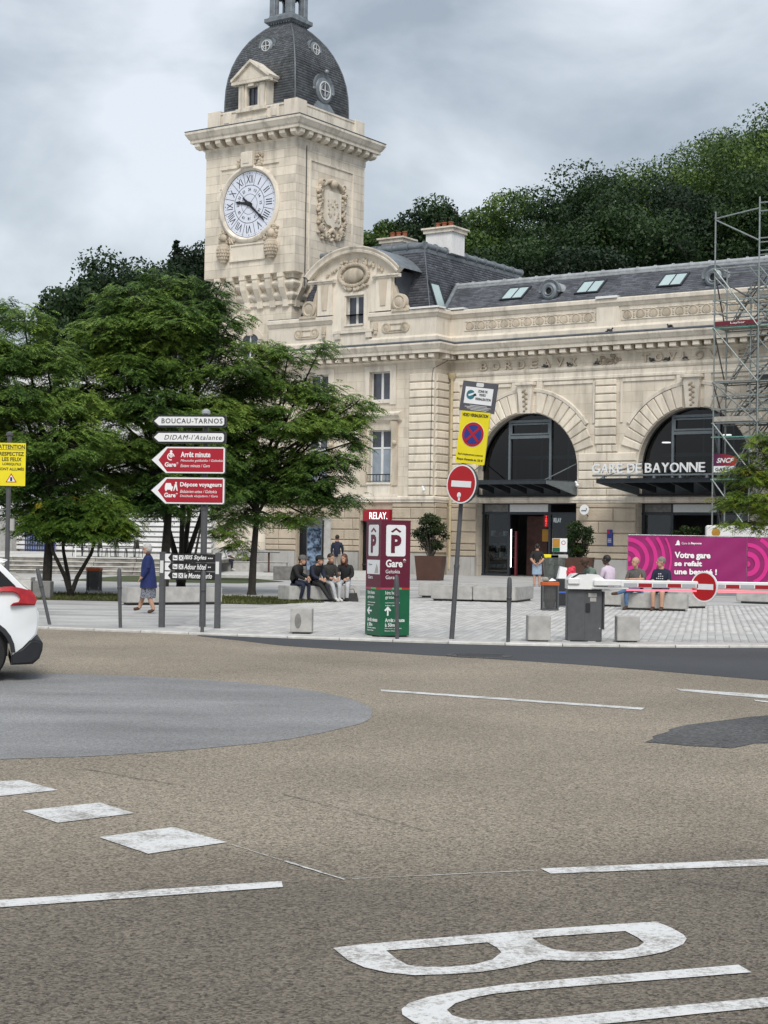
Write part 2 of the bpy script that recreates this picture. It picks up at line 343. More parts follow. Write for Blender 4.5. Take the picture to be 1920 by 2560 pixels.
def finish():
    dg = bpy.context.evaluated_depsgraph_get(); dg.update()
    for (o, x0, x1, z0, z1, y, m, depth, fit, mat4) in TEXTS:
        me = bpy.data.meshes.new_from_object(o.evaluated_get(dg)); n = len(me.vertices)
        co = np.empty(n * 3, np.float32); me.vertices.foreach_get('co', co); co = co.reshape(-1, 3)
        if fit == 'flat': P = np.stack([co[:, 0], co[:, 1], np.full(n, y)], 1)
        else:
            a, b = co.min(0), co.max(0); w, h = max(b[0] - a[0], 1e-5), max(b[1] - a[1], 1e-5)
            sx, sz = (x1 - x0) / w, (z1 - z0) / h
            if fit == 'height': sx = sz; ox = (x0 + x1) / 2 - w * sx / 2
            else: ox = x0
            P = np.stack([(co[:, 0] - a[0]) * sx + ox, y - np.where(co[:, 2] > 0, depth, 0.), (co[:, 1] - a[1]) * sz + z0], 1)
            if mat4 is not None:
                A = np.array(mat4); P = P @ A[:3, :3].T + A[:3, 3]
        me.vertices.foreach_set('co', P.astype(np.float32).ravel()); me.materials.clear(); me.materials.append(MATS[m]); me.update()
        nm = o.name; par = o.parent; kd = dict((k, o[k]) for k in o.keys()); old = o.data; bpy.data.objects.remove(o); bpy.data.curves.remove(old)
        q = link(nm, me, par)
        for k, v in kd.items(): q[k] = v
    for (o, cb) in SKINS:
        me = bpy.data.meshes.new_from_object(o.evaluated_get(dg)); o.modifiers.clear(); old = o.data; o.data = cb(me); bpy.data.meshes.remove(old)
        if o.data is not me: bpy.data.meshes.remove(me)
# ---------------------------------------------------------------- ground, road, plaza
RZ = -.04; RS = (EYE - RZ) / EYE                        # the road lies 4 cm below the plaza
def rp(x, y): return gp(x * 1.15730, y * 1.15730, RZ)   # pixel of the 1659-wide view -> point on the road
def roadmat(name, c0, c1, scale, near=None, bump=.5, spots=.5, bv=.14, stretch=None):
    m, t, b = newmat(name); N = t.nodes.new; L = t.links.new
    tcn = N('ShaderNodeTexCoord'); v = N('ShaderNodeTexVoronoi'); v.inputs['Scale'].default_value = scale; L(tcn.outputs['Object'], v.inputs['Vector'])
    v2 = N('ShaderNodeTexNoise'); v2.inputs['Scale'].default_value = scale * .5; v2.inputs['Detail'].default_value = 8; v2.inputs['Roughness'].default_value = .7; L(tcn.outputs['Object'], v2.inputs['Vector'])
    big = N('ShaderNodeTexNoise'); big.inputs['Scale'].default_value = .35; big.inputs['Detail'].default_value = 6; L(tcn.outputs['Object'], big.inputs['Vector'])
    sp = N('ShaderNodeSeparateColor'); L(v.outputs['Color'], sp.inputs[0])
    ad = N('ShaderNodeMath'); ad.operation = 'MULTIPLY_ADD'; L(sp.outputs[0], ad.inputs[0]); ad.inputs[1].default_value = spots
    s2 = N('ShaderNodeMath'); s2.operation = 'MULTIPLY_ADD'; L(v2.outputs[0], s2.inputs[0]); s2.inputs[1].default_value = 1.3; s2.inputs[2].default_value = -.4; L(s2.outputs[0], ad.inputs[2])
    mx_ = N('ShaderNodeMix'); mx_.data_type = 'RGBA'; L(ad.outputs[0], mx_.inputs[0]); mx_.inputs[6].default_value = (*c0, 1); mx_.inputs[7].default_value = (*c1, 1)
    o = mx_.outputs[2]
    mr = N('ShaderNodeMapRange'); mr.inputs[1].default_value = .3; mr.inputs[2].default_value = .7; mr.inputs[3].default_value = 1 - bv; mr.inputs[4].default_value = 1 + bv; L(big.outputs[0], mr.inputs[0])
    if stretch: mpp = N('ShaderNodeMapping'); mpp.inputs['Scale'].default_value = stretch; L(tcn.outputs['Object'], mpp.inputs['Vector']); L(mpp.outputs[0], big.inputs['Vector'])
    sc = N('ShaderNodeVectorMath'); sc.operation = 'SCALE'; L(o, sc.inputs[0]); L(mr.outputs[0], sc.inputs['Scale']); o = sc.outputs[0]
    if near:                                            # the bus lane next to the camera is an older, greyer surfacing
        s = N('ShaderNodeSeparateXYZ'); L(tcn.outputs['Object'], s.inputs[0])
        k = N('ShaderNodeMath'); k.operation = 'MULTIPLY_ADD'; L(s.outputs[0], k.inputs[0]); k.inputs[1].default_value = -.28; L(s.outputs[1], k.inputs[2])
        k2 = N('ShaderNodeMath'); k2.operation = 'MULTIPLY_ADD'; L(big.outputs[0], k2.inputs[0]); k2.inputs[1].default_value = 1.6; L(k.outputs[0], k2.inputs[2])
        r = N('ShaderNodeMapRange'); r.inputs[1].default_value = 8.9; r.inputs[2].default_value = 10.6; r.inputs[3].default_value = 1; r.inputs[4].default_value = 0; L(k2.outputs[0], r.inputs[0])
        m3 = N('ShaderNodeMix'); m3.data_type = 'RGBA'; m3.blend_type = 'MULTIPLY'; L(r.outputs[0], m3.inputs[0]); L(o, m3.inputs[6]); m3.inputs[7].default_value = (*near, 1); o = m3.outputs[2]
    L(o, b.inputs['Base Color']); b.inputs['Roughness'].default_value = .85; b.inputs['Specular IOR Level'].default_value = .3
    bp = N('ShaderNodeBump'); bp.inputs['Strength'].default_value = bump; bp.inputs['Distance'].default_value = .006; L(v.outputs['Distance'], bp.inputs['Height']); L(bp.outputs[0], b.inputs['Normal'])
    return m
roadmat('road_tan', (.024, .0195, .0145), (.42, .36, .28), 84, near=(.57, .575, .585), bump=1.0, spots=.75, bv=.17)
roadmat('road_asphalt', (.040, .043, .048), (.085, .088, .094), 120, bump=.3)
roadmat('road_circle', (.10, .10, .103), (.34, .34, .338), 90, bump=.6, bv=.24, spots=.6, stretch=(1, 2.2, 1))
roadmat('road_patch', (.018, .018, .019), (.15, .15, .15), 40, bump=1.0, bv=.3)
roadmat('plaza_base', (.34, .335, .325), (.50, .49, .475), 14, bump=.1, spots=.25, bv=.30, stretch=(1.2, 3.0, 1))
def paintmat():
    m, t, b = newmat('road_paint'); N = t.nodes.new; L = t.links.new
    tcn = N('ShaderNodeTexCoord'); a = N('ShaderNodeTexNoise'); a.inputs['Scale'].default_value = 42; a.inputs['Detail'].default_value = 7; a.inputs['Roughness'].default_value = .7; L(tcn.outputs['Object'], a.inputs['Vector'])
    c = N('ShaderNodeTexNoise'); c.inputs['Scale'].default_value = 5; c.inputs['Detail'].default_value = 4; L(tcn.outputs['Object'], c.inputs['Vector'])
    s = N('ShaderNodeMath'); s.operation = 'MULTIPLY_ADD'; L(c.outputs[0], s.inputs[0]); s.inputs[1].default_value = .5; L(a.outputs[0], s.inputs[2])
    mr = N('ShaderNodeMapRange'); mr.inputs[1].default_value = .70; mr.inputs[2].default_value = .92; L(s.outputs[0], mr.inputs[0])
    mx_ = N('ShaderNodeMix'); mx_.data_type = 'RGBA'; L(mr.outputs[0], mx_.inputs[0]); mx_.inputs[6].default_value = (.66, .66, .65, 1); mx_.inputs[7].default_value = (.25, .235, .21, 1)
    L(mx_.outputs[2], b.inputs['Base Color']); b.inputs['Roughness'].default_value = .75
    bp = N('ShaderNodeBump'); bp.inputs['Strength'].default_value = .4; bp.inputs['Distance'].default_value = .004; L(a.outputs[0], bp.inputs['Height']); L(bp.outputs[0], b.inputs['Normal'])
paintmat()
b = MB(); b.raw([(-900, -300, RZ - .02), (900, -300, RZ - .02), (900, 1500, RZ - .02), (-900, 1500, RZ - .02)], [(0, 1, 2, 3)]); struct(b, 'ground', 'concrete_dark')
b = MB(); b.raw([(-60, -20, RZ), (60, -20, RZ), (60, 40, RZ), (-60, 40, RZ)], [(0, 1, 2, 3)]); struct(b, 'road', 'road_tan', label='tan chipped road surface in front of the station')
KERB = [(-40, 46), (-25, 38.6), (-16, 34.8), (-10.5, 32.5), (-6.7, 31.15), (-3.35, 29.9), (-1.02, 29.05), (1.39, 28.38), (3.76, 28.2), (6.9, 28.75), (11, 30.3), (20, 35), (40, 48)]
def spline(pts, n):
    o = []
    for i in range(len(pts) - 1):
        p0, p1, p2, p3 = [np.array(pts[max(0, min(len(pts) - 1, j))], float) for j in (i - 1, i, i + 1, i + 2)]
        for k in range(n):
            t = k / n; o.append(tuple(.5 * ((2 * p1) + (-p0 + p2) * t + (2 * p0 - 5 * p1 + 4 * p2 - p3) * t * t + (-p0 + 3 * p1 - 3 * p2 + p3) * t ** 3)))
    return o + [tuple(pts[-1])]
KERB = [(x, y * 1.012) for x, y in KERB]; KC = spline(KERB, 8)
def kerb_y(x): return float(np.interp(x, [p[0] for p in KC], [p[1] for p in KC]))
edge = spline([tuple(rp(x, y)[:2]) for x, y in ((425, 1374), (510, 1383), (603, 1394), (697, 1401), (790, 1407), (929, 1416), (1100, 1426), (1330, 1442), (1659, 1470))] + [(8.5, 18.6), (14, 14.5)], 6)
lane = MB(); lo = [(p[0], kerb_y(p[0]) - .02) for p in edge] + [(20, 35.0)]; up_ = edge + [(26, 8)]
k = len(lo); lane.raw([(*p, RZ + .003) for p in up_] + [(*p, RZ + .003) for p in lo], [(i, i + 1, k + i + 1, k + i) for i in range(k - 1)]); struct(lane, 'asphalt_lane', 'road_asphalt', label='dark asphalt lane along the kerb')
b = MB(); n = 96; b.raw([(-4.2 * RS + (4.12 + random.uniform(-.02, .02)) * RS * math.cos(2 * PI * i / n), 16.5 * RS + (4.12 + random.uniform(-.02, .02)) * RS * math.sin(2 * PI * i / n), RZ + .003) for i in range(n)], [tuple(range(n))]); struct(b, 'grey_road_disc', 'road_circle')
b = MB(); pp = [rp(x, y) for x, y in ((1393, 1604), (1412, 1596), (1409, 1591), (1447, 1580), (1444, 1576), (1486, 1566), (1520, 1562), (1570, 1556), (1620, 1549), (1659, 1546), (1760, 1540), (1760, 1596), (1659, 1606), (1630, 1606), (1606, 1612), (1580, 1617), (1540, 1614), (1490, 1612), (1440, 1607))]
b.raw([(p.x, p.y, RZ + .004) for p in pp], [tuple(range(len(pp)))]); struct(b, 'asphalt_patch', 'road_patch')
for nm, pts in (('road_square', ((-60, 1693), (45, 1686), (125, 1708), (-30, 1724))), ('road_square', ((48, 1753), (215, 1735), (290, 1758), (125, 1779))), ('road_square', ((213, 1810), (375, 1788), (490, 1821), (320, 1846))),
                ('lane_dash', ((-200, 1957), (-200, 1975), (0, 1962), (611, 1918), (608, 1905), (0, 1946))), ('lane_dash', ((1168, 1878), (1190, 1889), (1659, 1871), (1900, 1862), (1900, 1848), (1659, 1857))),
                ('thin_line', ((823, 1490), (1393, 1530), (1385, 1534), (823, 1494))), ('edge_line', ((1460, 1488), (1470, 1493), (1660, 1510), (1800, 1522), (1800, 1514), (1660, 1502))), ('edge_line', ((1628, 1512), (1800, 1530), (1800, 1535), (1632, 1515)))):
    b = MB(); pp = [rp(*p) for p in pts]; b.raw([(p.x, p.y, RZ + .005) for p in pp], [tuple(range(len(pp)))])
    tag(b.obj(nm, 'road_paint'), None, None, None, 'structure')
def dense(pts, n=5): return spline(list(pts) + [pts[0]], n)[:-1]
R2 = lambda L: [tuple(rp(*p)[:2]) for p in L]
R3 = lambda L: [tuple(gp(800 + .675 * a, 2050 + .675 * c, RZ)[:2]) for a, c in L]
Bo = [(48, 478), (150, 465), (500, 435), (800, 410), (1100, 389), (1245, 380), (1300, 402), (1345, 427), (1358, 443), (1345, 464), (1285, 490), (1210, 506), (1120, 518), (1000, 525), (900, 525), (822, 521), (770, 535), (690, 552), (600, 566), (480, 575), (350, 579), (250, 569), (165, 550), (105, 524)]
B1 = [(245, 487), (430, 473), (620, 457), (655, 476), (672, 494), (640, 520), (570, 540), (480, 548), (390, 548), (325, 541), (285, 520)]
B2 = [(785, 440), (950, 428), (1130, 415), (1175, 438), (1200, 457), (1180, 473), (1110, 488), (1020, 493), (930, 492), (860, 482), (818, 464)]
tag(poly_fill('bus_letter', [R3(Bo), R3(B1), R3(B2)], RZ + .005, 'road_paint'), None, None, None, 'structure')
Uo = [(1550, 540), (1598, 568), (1300, 592), (1000, 615), (780, 633), (640, 648), (560, 664), (500, 684), (470, 708), (490, 728), (540, 742), (620, 748), (720, 747), (850, 738), (1100, 712), (1400, 685), (1659, 660), (1900, 640), (1900, 677), (1659, 697), (1400, 722), (1100, 755), (850, 778), (620, 790), (440, 778), (350, 755), (305, 725), (302, 705), (330, 682), (400, 660), (520, 637), (700, 612), (1000, 585), (1300, 561)]
tag(poly_fill('bus_letter', [R3(Uo)], RZ + .005, 'road_paint'), None, None, None, 'structure')
# faint worn line, cracks
def strip(name, pts, w, m, dz):
    b = MB(); P = [rp(*p) for p in pts]; L_ = []; R_ = []
    for i, p in enumerate(P):
        d = (P[min(i + 1, len(P) - 1)] - P[max(i - 1, 0)]).normalized(); q = Vector((-d.y, d.x, 0)); ww = w * random.uniform(.5, 1.3)
        L_.append((p.x + q.x * ww, p.y + q.y * ww, RZ + dz)); R_.append((p.x - q.x * ww, p.y - q.y * ww, RZ + dz))
    k = len(P); b.raw(L_ + R_, [(i, i + 1, k + i + 1, k + i) for i in range(k - 1)]); tag(b.obj(name, m), None, None, None, 'structure')
def jit(p, q, n, a=3): return [(p[0] + (q[0] - p[0]) * i / n + random.uniform(-a, a), p[1] + (q[1] - p[1]) * i / n + random.uniform(-a, a) * .35) for i in range(n + 1)]
strip('road_crack', jit((610, 1716), (930, 1797), 26), .0035, 'road_patch', .005); strip('road_crack', jit((170, 1660), (400, 1700), 14), .004, 'road_patch', .005)
strip('road_crack', jit((1480, 1905), (1659, 1930), 10), .004, 'road_patch', .005)
strip('worn_line', jit((615, 1862), (745, 1902), 8, 1), .012, 'road_paint', .0055); strip('worn_line', jit((500, 1826), (610, 1860), 8, 1), .004, 'road_paint', .0055); strip('worn_line', jit((760, 1900), (1160, 1882), 12, 1), .004, 'road_paint', .0055)
# manhole
mh = rp(1035, 1417); t = thing('manhole_cover', 'round iron manhole cover in the dark asphalt lane', 'manhole cover', (mh.x, mh.y, RZ + .005))
b = MB(); b.lathe([(.52, 0), (.52, .006), (.43, .008), (.43, .002)], 32); b.obj('rim', 'road_patch', t); b = MB(); b.lathe([(.43, .002), (.41, .006), (.001, .006)], 32)
for i in range(-3, 4): b.box(-.36, .36, i * .1 - .02, i * .1 + .02, .0062, .011)
b.obj('lid', 'dark_metal', t)
# plaza sheet and kerb stones
b = MB(); top = [(p[0], p[1] + .16) for p in KC]; k = len(top); b.raw([(*p, 0) for p in top] + [(p[0] * 6, 300, 0) for p in top], [(i, i + 1, k + i + 1, k + i) for i in range(k - 1)])
plaza = struct(b, 'plaza', 'plaza_base', label='pale stone plaza in front of the station')
kr = tag(link('kerb', None), None, None, None, 'structure'); KP = []; acc = 0
mat('kerb_stone', (.52, .51, .48), .85, .16, 6, bump=.3, bscale=40, rnd=.09)
seg = [p for p in KC if -13 < p[0] < 12]; D = [0]
for i in range(1, len(seg)): D.append(D[-1] + math.dist(seg[i], seg[i - 1]))
def kpt(s): return (float(np.interp(s, D, [p[0] for p in seg])), float(np.interp(s, D, [p[1] for p in seg])))
s = 0
while s < D[-1] - 1:
    a, c = kpt(s + .006), kpt(s + .99); b = MB(); d = Vector((c[0] - a[0], c[1] - a[1])).normalized(); q = Vector((-d.y, d.x)) * .155
    zt = random.uniform(-.004, .004)
    vs = [(a[0], a[1]), (c[0], c[1]), (c[0] + q.x, c[1] + q.y), (a[0] + q.x, a[1] + q.y)]
    b.raw([(*p, RZ - .02) for p in vs] + [(vs[0][0], vs[0][1], -.012 + zt), (vs[1][0], vs[1][1], -.012 + zt)] + [(*(Vector(vs[0]) + q * .12), .004 + zt), (*(Vector(vs[1]) + q * .12), .004 + zt), (*vs[2], .004 + zt), (*vs[3], .004 + zt)],
          [(0, 1, 5, 4), (4, 5, 7, 6), (6, 7, 8, 9), (1, 2, 8, 7, 5), (0, 4, 6, 9, 3), (2, 3, 9, 8)]); b.obj('kerb_stone', 'kerb_stone', kr); s += 1
# paving setts: long narrow stones running away from the road; the nearest 300 are single stones, the rest one sheet of stones
mat('sett', (.46, .455, .44), .8, .12, 7, bump=.25, bscale=30, rnd=.11)
PA = rad(11.2); pd = Vector((math.sin(PA), math.cos(PA))); pc = Vector((math.cos(PA), -math.sin(PA)))
SW, SLn = .15, .72; cand = []
for i in range(-30, 90):
    off = random.uniform(0, SLn)
    for j in range(-2, 42):
        p = Vector((-1.2, 28.3)) + pc * (i * SW) + pd * (j * SLn + off)
        if p.y > 49 or p.x > 11.5 or p.x < -4: continue
        lim = kerb_y(p.x)
        if p.y - .40 < lim + .62: continue
        cand.append(p)
cand.sort(key=lambda p: p.y + .6 * max(0, 1.5 - p.x))
b = MB(); b.cbox(-SW / 2 + .006, SW / 2 - .006, -SLn / 2 + .003, SLn / 2 - .003, -.03, .012, .004); sett = b.mesh('paving_sett', ['sett'])
for p in cand[:300]:
    o = link('paving_sett', sett, plaza); o.location = (p.x, p.y, random.uniform(-.003, .001)); o.rotation_euler = (random.uniform(-.004, .004), random.uniform(-.006, .006), -PA)
V = []; Fq = []
for p in cand[300:]:
    z = .012 + random.uniform(-.004, .001); a = pc * (SW / 2 - .008); d = pd * (SLn / 2 - .003); n0 = len(V)
    for zz in (z, -.01):
        for sa, sb in ((-1, -1), (1, -1), (1, 1), (-1, 1)): q = p + a * sa + d * sb; V.append((q.x, q.y, zz))
    Fq += [(n0, n0 + 1, n0 + 2, n0 + 3), (n0 + 4, n0 + 5, n0 + 1, n0), (n0 + 5, n0 + 6, n0 + 2, n0 + 1), (n0 + 7, n0 + 4, n0, n0 + 3)]
m, t_, bb = newmat('sett_sheet'); geo = t_.nodes.new('ShaderNodeNewGeometry'); mr = t_.nodes.new('ShaderNodeMapRange'); mr.inputs[3].default_value = .86; mr.inputs[4].default_value = 1.12; t_.links.new(geo.outputs['Random Per Island'], mr.inputs[0])
nzb = t_.nodes.new('ShaderNodeTexNoise'); nzb.inputs['Scale'].default_value = .5; nzb.inputs['Detail'].default_value = 5; t_.links.new(geo.outputs['Position'], nzb.inputs['Vector']); ml = t_.nodes.new('ShaderNodeMath'); ml.operation = 'MULTIPLY_ADD'; t_.links.new(nzb.outputs[0], ml.inputs[0]); ml.inputs[1].default_value = .5; ml.inputs[2].default_value = .75
mz = t_.nodes.new('ShaderNodeMath'); mz.operation = 'MULTIPLY'; t_.links.new(ml.outputs[0], mz.inputs[0]); t_.links.new(mr.outputs[0], mz.inputs[1])
sv = t_.nodes.new('ShaderNodeVectorMath'); sv.operation = 'SCALE'; sv.inputs[0].default_value = (.46, .455, .44); t_.links.new(mz.outputs[0], sv.inputs['Scale']); t_.links.new(sv.outputs[0], bb.inputs['Base Color']); bb.inputs['Roughness'].default_value = .8
tag(fast('paving_setts', V, Fq, 'sett_sheet', plaza), kind='stuff')
# border course of squarish stones behind the kerb
s = 0; bs = {}
while s < D[-1] - .4:
    w_ = random.choice((.24, .30, .36)); a = kpt(s + w_ / 2); c = kpt(s + w_ / 2 + .05); d = Vector((c[0] - a[0], c[1] - a[1])).normalized()
    if -3.2 < a[0] < 9.5:
        if w_ not in bs: b = MB(); b.cbox(-w_ / 2 + .007, w_ / 2 - .007, .166, .60, -.03, .010, .006); bs[w_] = b.mesh('border_stone', ['sett'])
        o = link('border_stone', bs[w_], plaza); o.location = (a[0], a[1], random.uniform(-.003, .001)); o.rotation_euler = (0, 0, math.atan2(d.y, d.x))
    s += w_
# lawn patches round the trees, raised pavement by the station wall
mat('lawn', (.055, .072, .022), .95, .4, 2.5, bump=.8, bscale=60)
for nm, pts in (('lawn', ((-14, 46.0), (-3.2, 44.2), (-1.6, 46.2), (-2.6, 49.3), (-6, 50.6), (-14, 50.2))), ('lawn', ((-13, 66), (-5.8, 66), (-4.2, 70), (-6.6, 77), (-12, 77)))):
    b = MB(); b.raw([(*p, .012) for p in pts], [tuple(range(len(pts)))]); tag(b.obj(nm, 'lawn'), None, None, None, 'structure')
def inpoly(x, y, P):
    c = False
    for i in range(len(P)):
        (x0, y0), (x1, y1) = P[i], P[i - 1]
        if (y0 > y) != (y1 > y) and x < (x1 - x0) * (y - y0) / (y1 - y0) + x0: c = not c
    return c
leafmat('grass_blade', (.05, .055, .015), (.16, .16, .05), (.09, .105, .025), big=.7)
V = []; rg = random.Random(9); LP0 = ((-14, 46.0), (-3.2, 44.2), (-1.6, 46.2), (-2.6, 49.3), (-6, 50.6), (-14, 50.2))
while len(V) < 4 * 15000:
    x, y = rg.uniform(-14, -1.6), rg.uniform(44.2, 50.6)
    if not inpoly(x, y, LP0): continue
    a, h, w = rg.uniform(0, PI), rg.uniform(.03, .10), .012; dx_, dy_ = math.cos(a) * w, math.sin(a) * w; l1, l2 = rg.uniform(-.05, .05), rg.uniform(-.05, .05)
    V += [(x - dx_, y - dy_, .01), (x + dx_, y + dy_, .01), (x + l1 + dx_ * .3, y + l2, h), (x + l1 - dx_ * .3, y + l2, h)]
tag(fast('grass', V, np.arange(len(V)).reshape(-1, 4), 'grass_blade'), 'short dull grass round the street trees', 'grass', None, 'stuff')
b = MB(); b.box(-9, -.6, 75.5, 94, -.02, .13); struct(b, 'raised_pavement', 'kerb_stone')
# ---------------------------------------------------------------- station building (local frame: x along the front, y into the building)
SO = gp(1080, 1437); SRZ = -PHI
def sloc(u, n, z=0): return Vector((SO.x + math.cos(PHI) * u + math.sin(PHI) * n, SO.y - math.sin(PHI) * u + math.cos(PHI) * n, z))
ST = thing('station_building', 'long cream stone station front with two arches, slate roof and dormer pavilion', 'station', SO, SRZ)
HN = 1.5; HE = 34.0                                     # hall wall plane, far end of the hall
def wallgrid(b, x0, x1, z0, z1, holes, y, depth=.35):
    xs = sorted({x0, x1, *[h[0] for h in holes], *[h[1] for h in holes]}); zs = sorted({z0, z1, *[h[2] for h in holes], *[h[3] for h in holes]})
    for i in range(len(xs) - 1):
        for j in range(len(zs) - 1):
            cx, cz = (xs[i] + xs[i + 1]) / 2, (zs[j] + zs[j + 1]) / 2
            if any(h[0] < cx < h[1] and h[2] < cz < h[3] for h in holes): continue
            b.raw([(xs[i], y, zs[j]), (xs[i + 1], y, zs[j]), (xs[i + 1], y, zs[j + 1]), (xs[i], y, zs[j + 1])], [(0, 1, 2, 3)])
    for h in holes:
        a, c, d, e_ = h
        b.raw([(a, y, d), (c, y, d), (c, y, e_), (a, y, e_), (a, y + depth, d), (c, y + depth, d), (c, y + depth, e_), (a, y + depth, e_)], [(0, 4, 5, 1), (1, 5, 6, 2), (2, 6, 7, 3), (3, 7, 4, 0)])
def window(parent, x0, x1, z0, z1, y, glass='glass_window', transom=None, rail=False):
    w = MB(); f = .07
    w.box(x0, x1, y, y + .07, z0, z0 + f + .02); w.box(x0, x1, y, y + .07, z1 - f, z1); w.box(x0, x0 + f, y, y + .07, z0 + f + .02, z1 - f); w.box(x1 - f, x1, y, y + .07, z0 + f + .02, z1 - f)
    xm = (x0 + x1) / 2; w.box(xm - .075, xm + .075, y - .012, y + .07, z0 + f + .02, z1 - f)
    if transom: w.box(x0 + f, xm - .075, y - .005, y + .07, transom - .05, transom + .05); w.box(xm + .075, x1 - f, y - .005, y + .07, transom - .05, transom + .05)
    o = w.obj('window', 'white_frame', parent)
    for a, c in ((x0 + f, xm - .075), (xm + .075, x1 - f)):
        for d, e_ in ([(z0 + f, z1 - f)] if not transom else [(z0 + f, transom - .05), (transom + .05, z1 - f)]):
            g = MB(); g.box(a, c, y + .03, y + .04, d, e_); g.obj('pane', glass if not (transom and d < transom - .2) else 'glass_blue', o)
    return o
# --- pavilion walls
W2 = [(-8.85, -7.36, 9.85, 11.5), (-4.44, -3.0, 9.85, 11.5)]; W1 = [(-8.9, -7.4, 5.12, 8.17), (-4.44, -2.91, 5.12, 8.17)]
b = MB(); wallgrid(b, -11.9, 0, 4.05, 12.1, W2 + W1, 0); b.raw([(0, 0, 4.05), (0, HN + .1, 4.05), (0, HN + .1, 12.1), (0, 0, 12.1)], [(0, 1, 2, 3)]); b.raw([(-11.9, 0, 0), (-11.9, 12, 0), (-11.9, 12, 15), (-11.9, 0, 15)], [(0, 1, 2, 3)])
b.obj('pavilion_wall', 'cream_stone', ST, fix=False)
b = MB(); wallgrid(b, -11.9, 0, 0, 4.05, [(-5.0, -2.78, 0, 3.0), (-9.6, -7.2, 0, 3.0)], .06, .5); b.raw([(.0, .06, 0), (.0, HN + .1, 0), (.0, HN + .1, 4.05), (.0, .06, 4.05)], [(0, 1, 2, 3)]); b.obj('pavilion_base_wall', 'rock_stone', ST, fix=False)
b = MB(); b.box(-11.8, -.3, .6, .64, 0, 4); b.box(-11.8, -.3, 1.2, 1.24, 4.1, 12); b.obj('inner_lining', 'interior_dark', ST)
for h in W2: window(ST, h[0], h[1], h[2], h[3], .27)
for h in W1: window(ST, h[0], h[1], h[2], h[3], .27, transom=7.15)
for (a, c, d, e_) in W2:                                 # surrounds and sills
    b = MB(); b.box(a - .36, a, -.06, .02, d - .25, e_ + .31); b.box(c, c + .4, -.06, .02, d - .25, e_ + .31); b.box(a, c, -.06, .02, e_, e_ + .31); b.box(a, c, -.10, .1, d - .16, d - .02); b.obj('window_surround', 'trim_stone', ST)
for (a, c, d, e_) in W1:
    x0, x1 = a - .75, c + .75
    b = MB(); b.prism([(.02, 8.62), (-.22, 8.72), (-.26, 8.82), (-.40, 8.95), (-.42, 9.05), (-.1, 9.2), (.02, 9.22)], 'x', x0, x1); b.obj('window_hood', 'trim_stone', ST)
    for q0 in (a - .52, c + .14):
        b = MB(); b.box(q0, q0 + .36, -.07, .02, 5.0, 7.3); b.prism([(.02, 7.3), (-.1, 7.3), (-.13, 7.55), (-.24, 8.2), (-.3, 8.62), (.02, 8.62)], 'x', q0, q0 + .36); b.ell((q0 + .18, -.16, 7.42), (.15, .13, .14)); b.obj('console_bracket', 'carved_stone', ST)
    b = MB(); b.box(a - .56, c + .56, -.12, .02, 4.36, 4.5); b.box(a, c, -.08, .02, 4.5, 5.08); b.box(a - .06, c + .06, -.16, .22, 5.06, 5.14); b.obj('window_sill', 'trim_stone', ST)
    r = MB(); r.tube((a - .03, -.13, 5.62), (c + .06, -.13, 5.62), .03, n=6); r.tube((a - .03, -.13, 5.24), (c + .06, -.13, 5.24), .02, n=6)
    for i in range(8): r.tube((a + i * (c - a) / 7, -.13, 5.24), (a + i * (c - a) / 7, -.13, 5.62), .014, n=4, caps=False)
    r.obj('window_railing', 'black', ST)
# --- quoins and coursed blocks on the pavilion
zq = [11.3, 10.79, 10.35, 9.90, 9.43, 8.98, 8.53, 8.08, 7.62, 7.18, 6.73, 6.28, 5.84, 5.40, 4.94, 4.40]
for i in range(len(zq) - 1):
    block(ST, 'quoin', -1.66, 0.0, zq[i + 1] + .028, zq[i] - .028, 0, .11, c=.045); block(ST, 'quoin', 0.1, HN - .12, zq[i + 1] + .028, zq[i] - .028, 0, .11, c=.045, side='x')
    block(ST, 'quoin', -11.9, -10.3, zq[i + 1] + .028, zq[i] - .028, 0, .11, c=.045)
zb = [4.02, 3.74, 3.12, 2.48, 1.88, 1.54, 1.22]
for i in range(len(zb) - 1):
    big = i in (1, 2, 3)
    xs = [-11.9, -10.9, -9.62] if i else [-11.9, -9.62]
    for j in range(len(xs) - 1): block(ST, 'rustic_block', xs[j] + .015, xs[j + 1] - .015, zb[i + 1] + .02, zb[i] - .02, .06, .10, 'rock_stone', .035)
    xs = [-7.18, -6.1, -5.02] if i % 2 else [-7.18, -5.5, -5.02]
    for j in range(len(xs) - 1): block(ST, 'rustic_block', xs[j] + .015, xs[j + 1] - .015, zb[i + 1] + .02, zb[i] - .02, .06, .10, 'rock_stone', .035)
    xs = [-2.76, -1.5, .06] if i % 2 else [-2.76, -.75, .06]
    for j in range(len(xs) - 1): block(ST, 'rustic_block', xs[j] + .015, xs[j + 1] - .015, zb[i + 1] + .02, zb[i] - .02, .06, .10, 'rock_stone', .035)
    block(ST, 'rustic_block', .1, HN - .15, zb[i + 1] + .02, zb[i] - .02, .0, .10, 'rock_stone', .035, side='x')
for a, c in ((-11.9, -9.62), (-7.18, -5.02), (-2.76, .1)):
    b = MB(); b.box(a, c, -.12, .06, 0, 1.18); b.obj('plinth', 'plinth_stone', ST)
for a, c in ((-9.62, -7.18), (-5.02, -2.76)):            # shop fronts
    b = MB(); b.box(a + .02, c - .02, .35, .4, 0, 3.0); o = b.obj('shop_window', 'glass_dark', ST); b = MB(); b.box(a, c, .30, .37, 2.9, 3.0); b.box((a + c) / 2 - .03, (a + c) / 2 + .03, .3, .37, 0, 2.9); b.box(a, c, .30, .37, .45, .52); b.obj('frame', 'frame_dark', o)
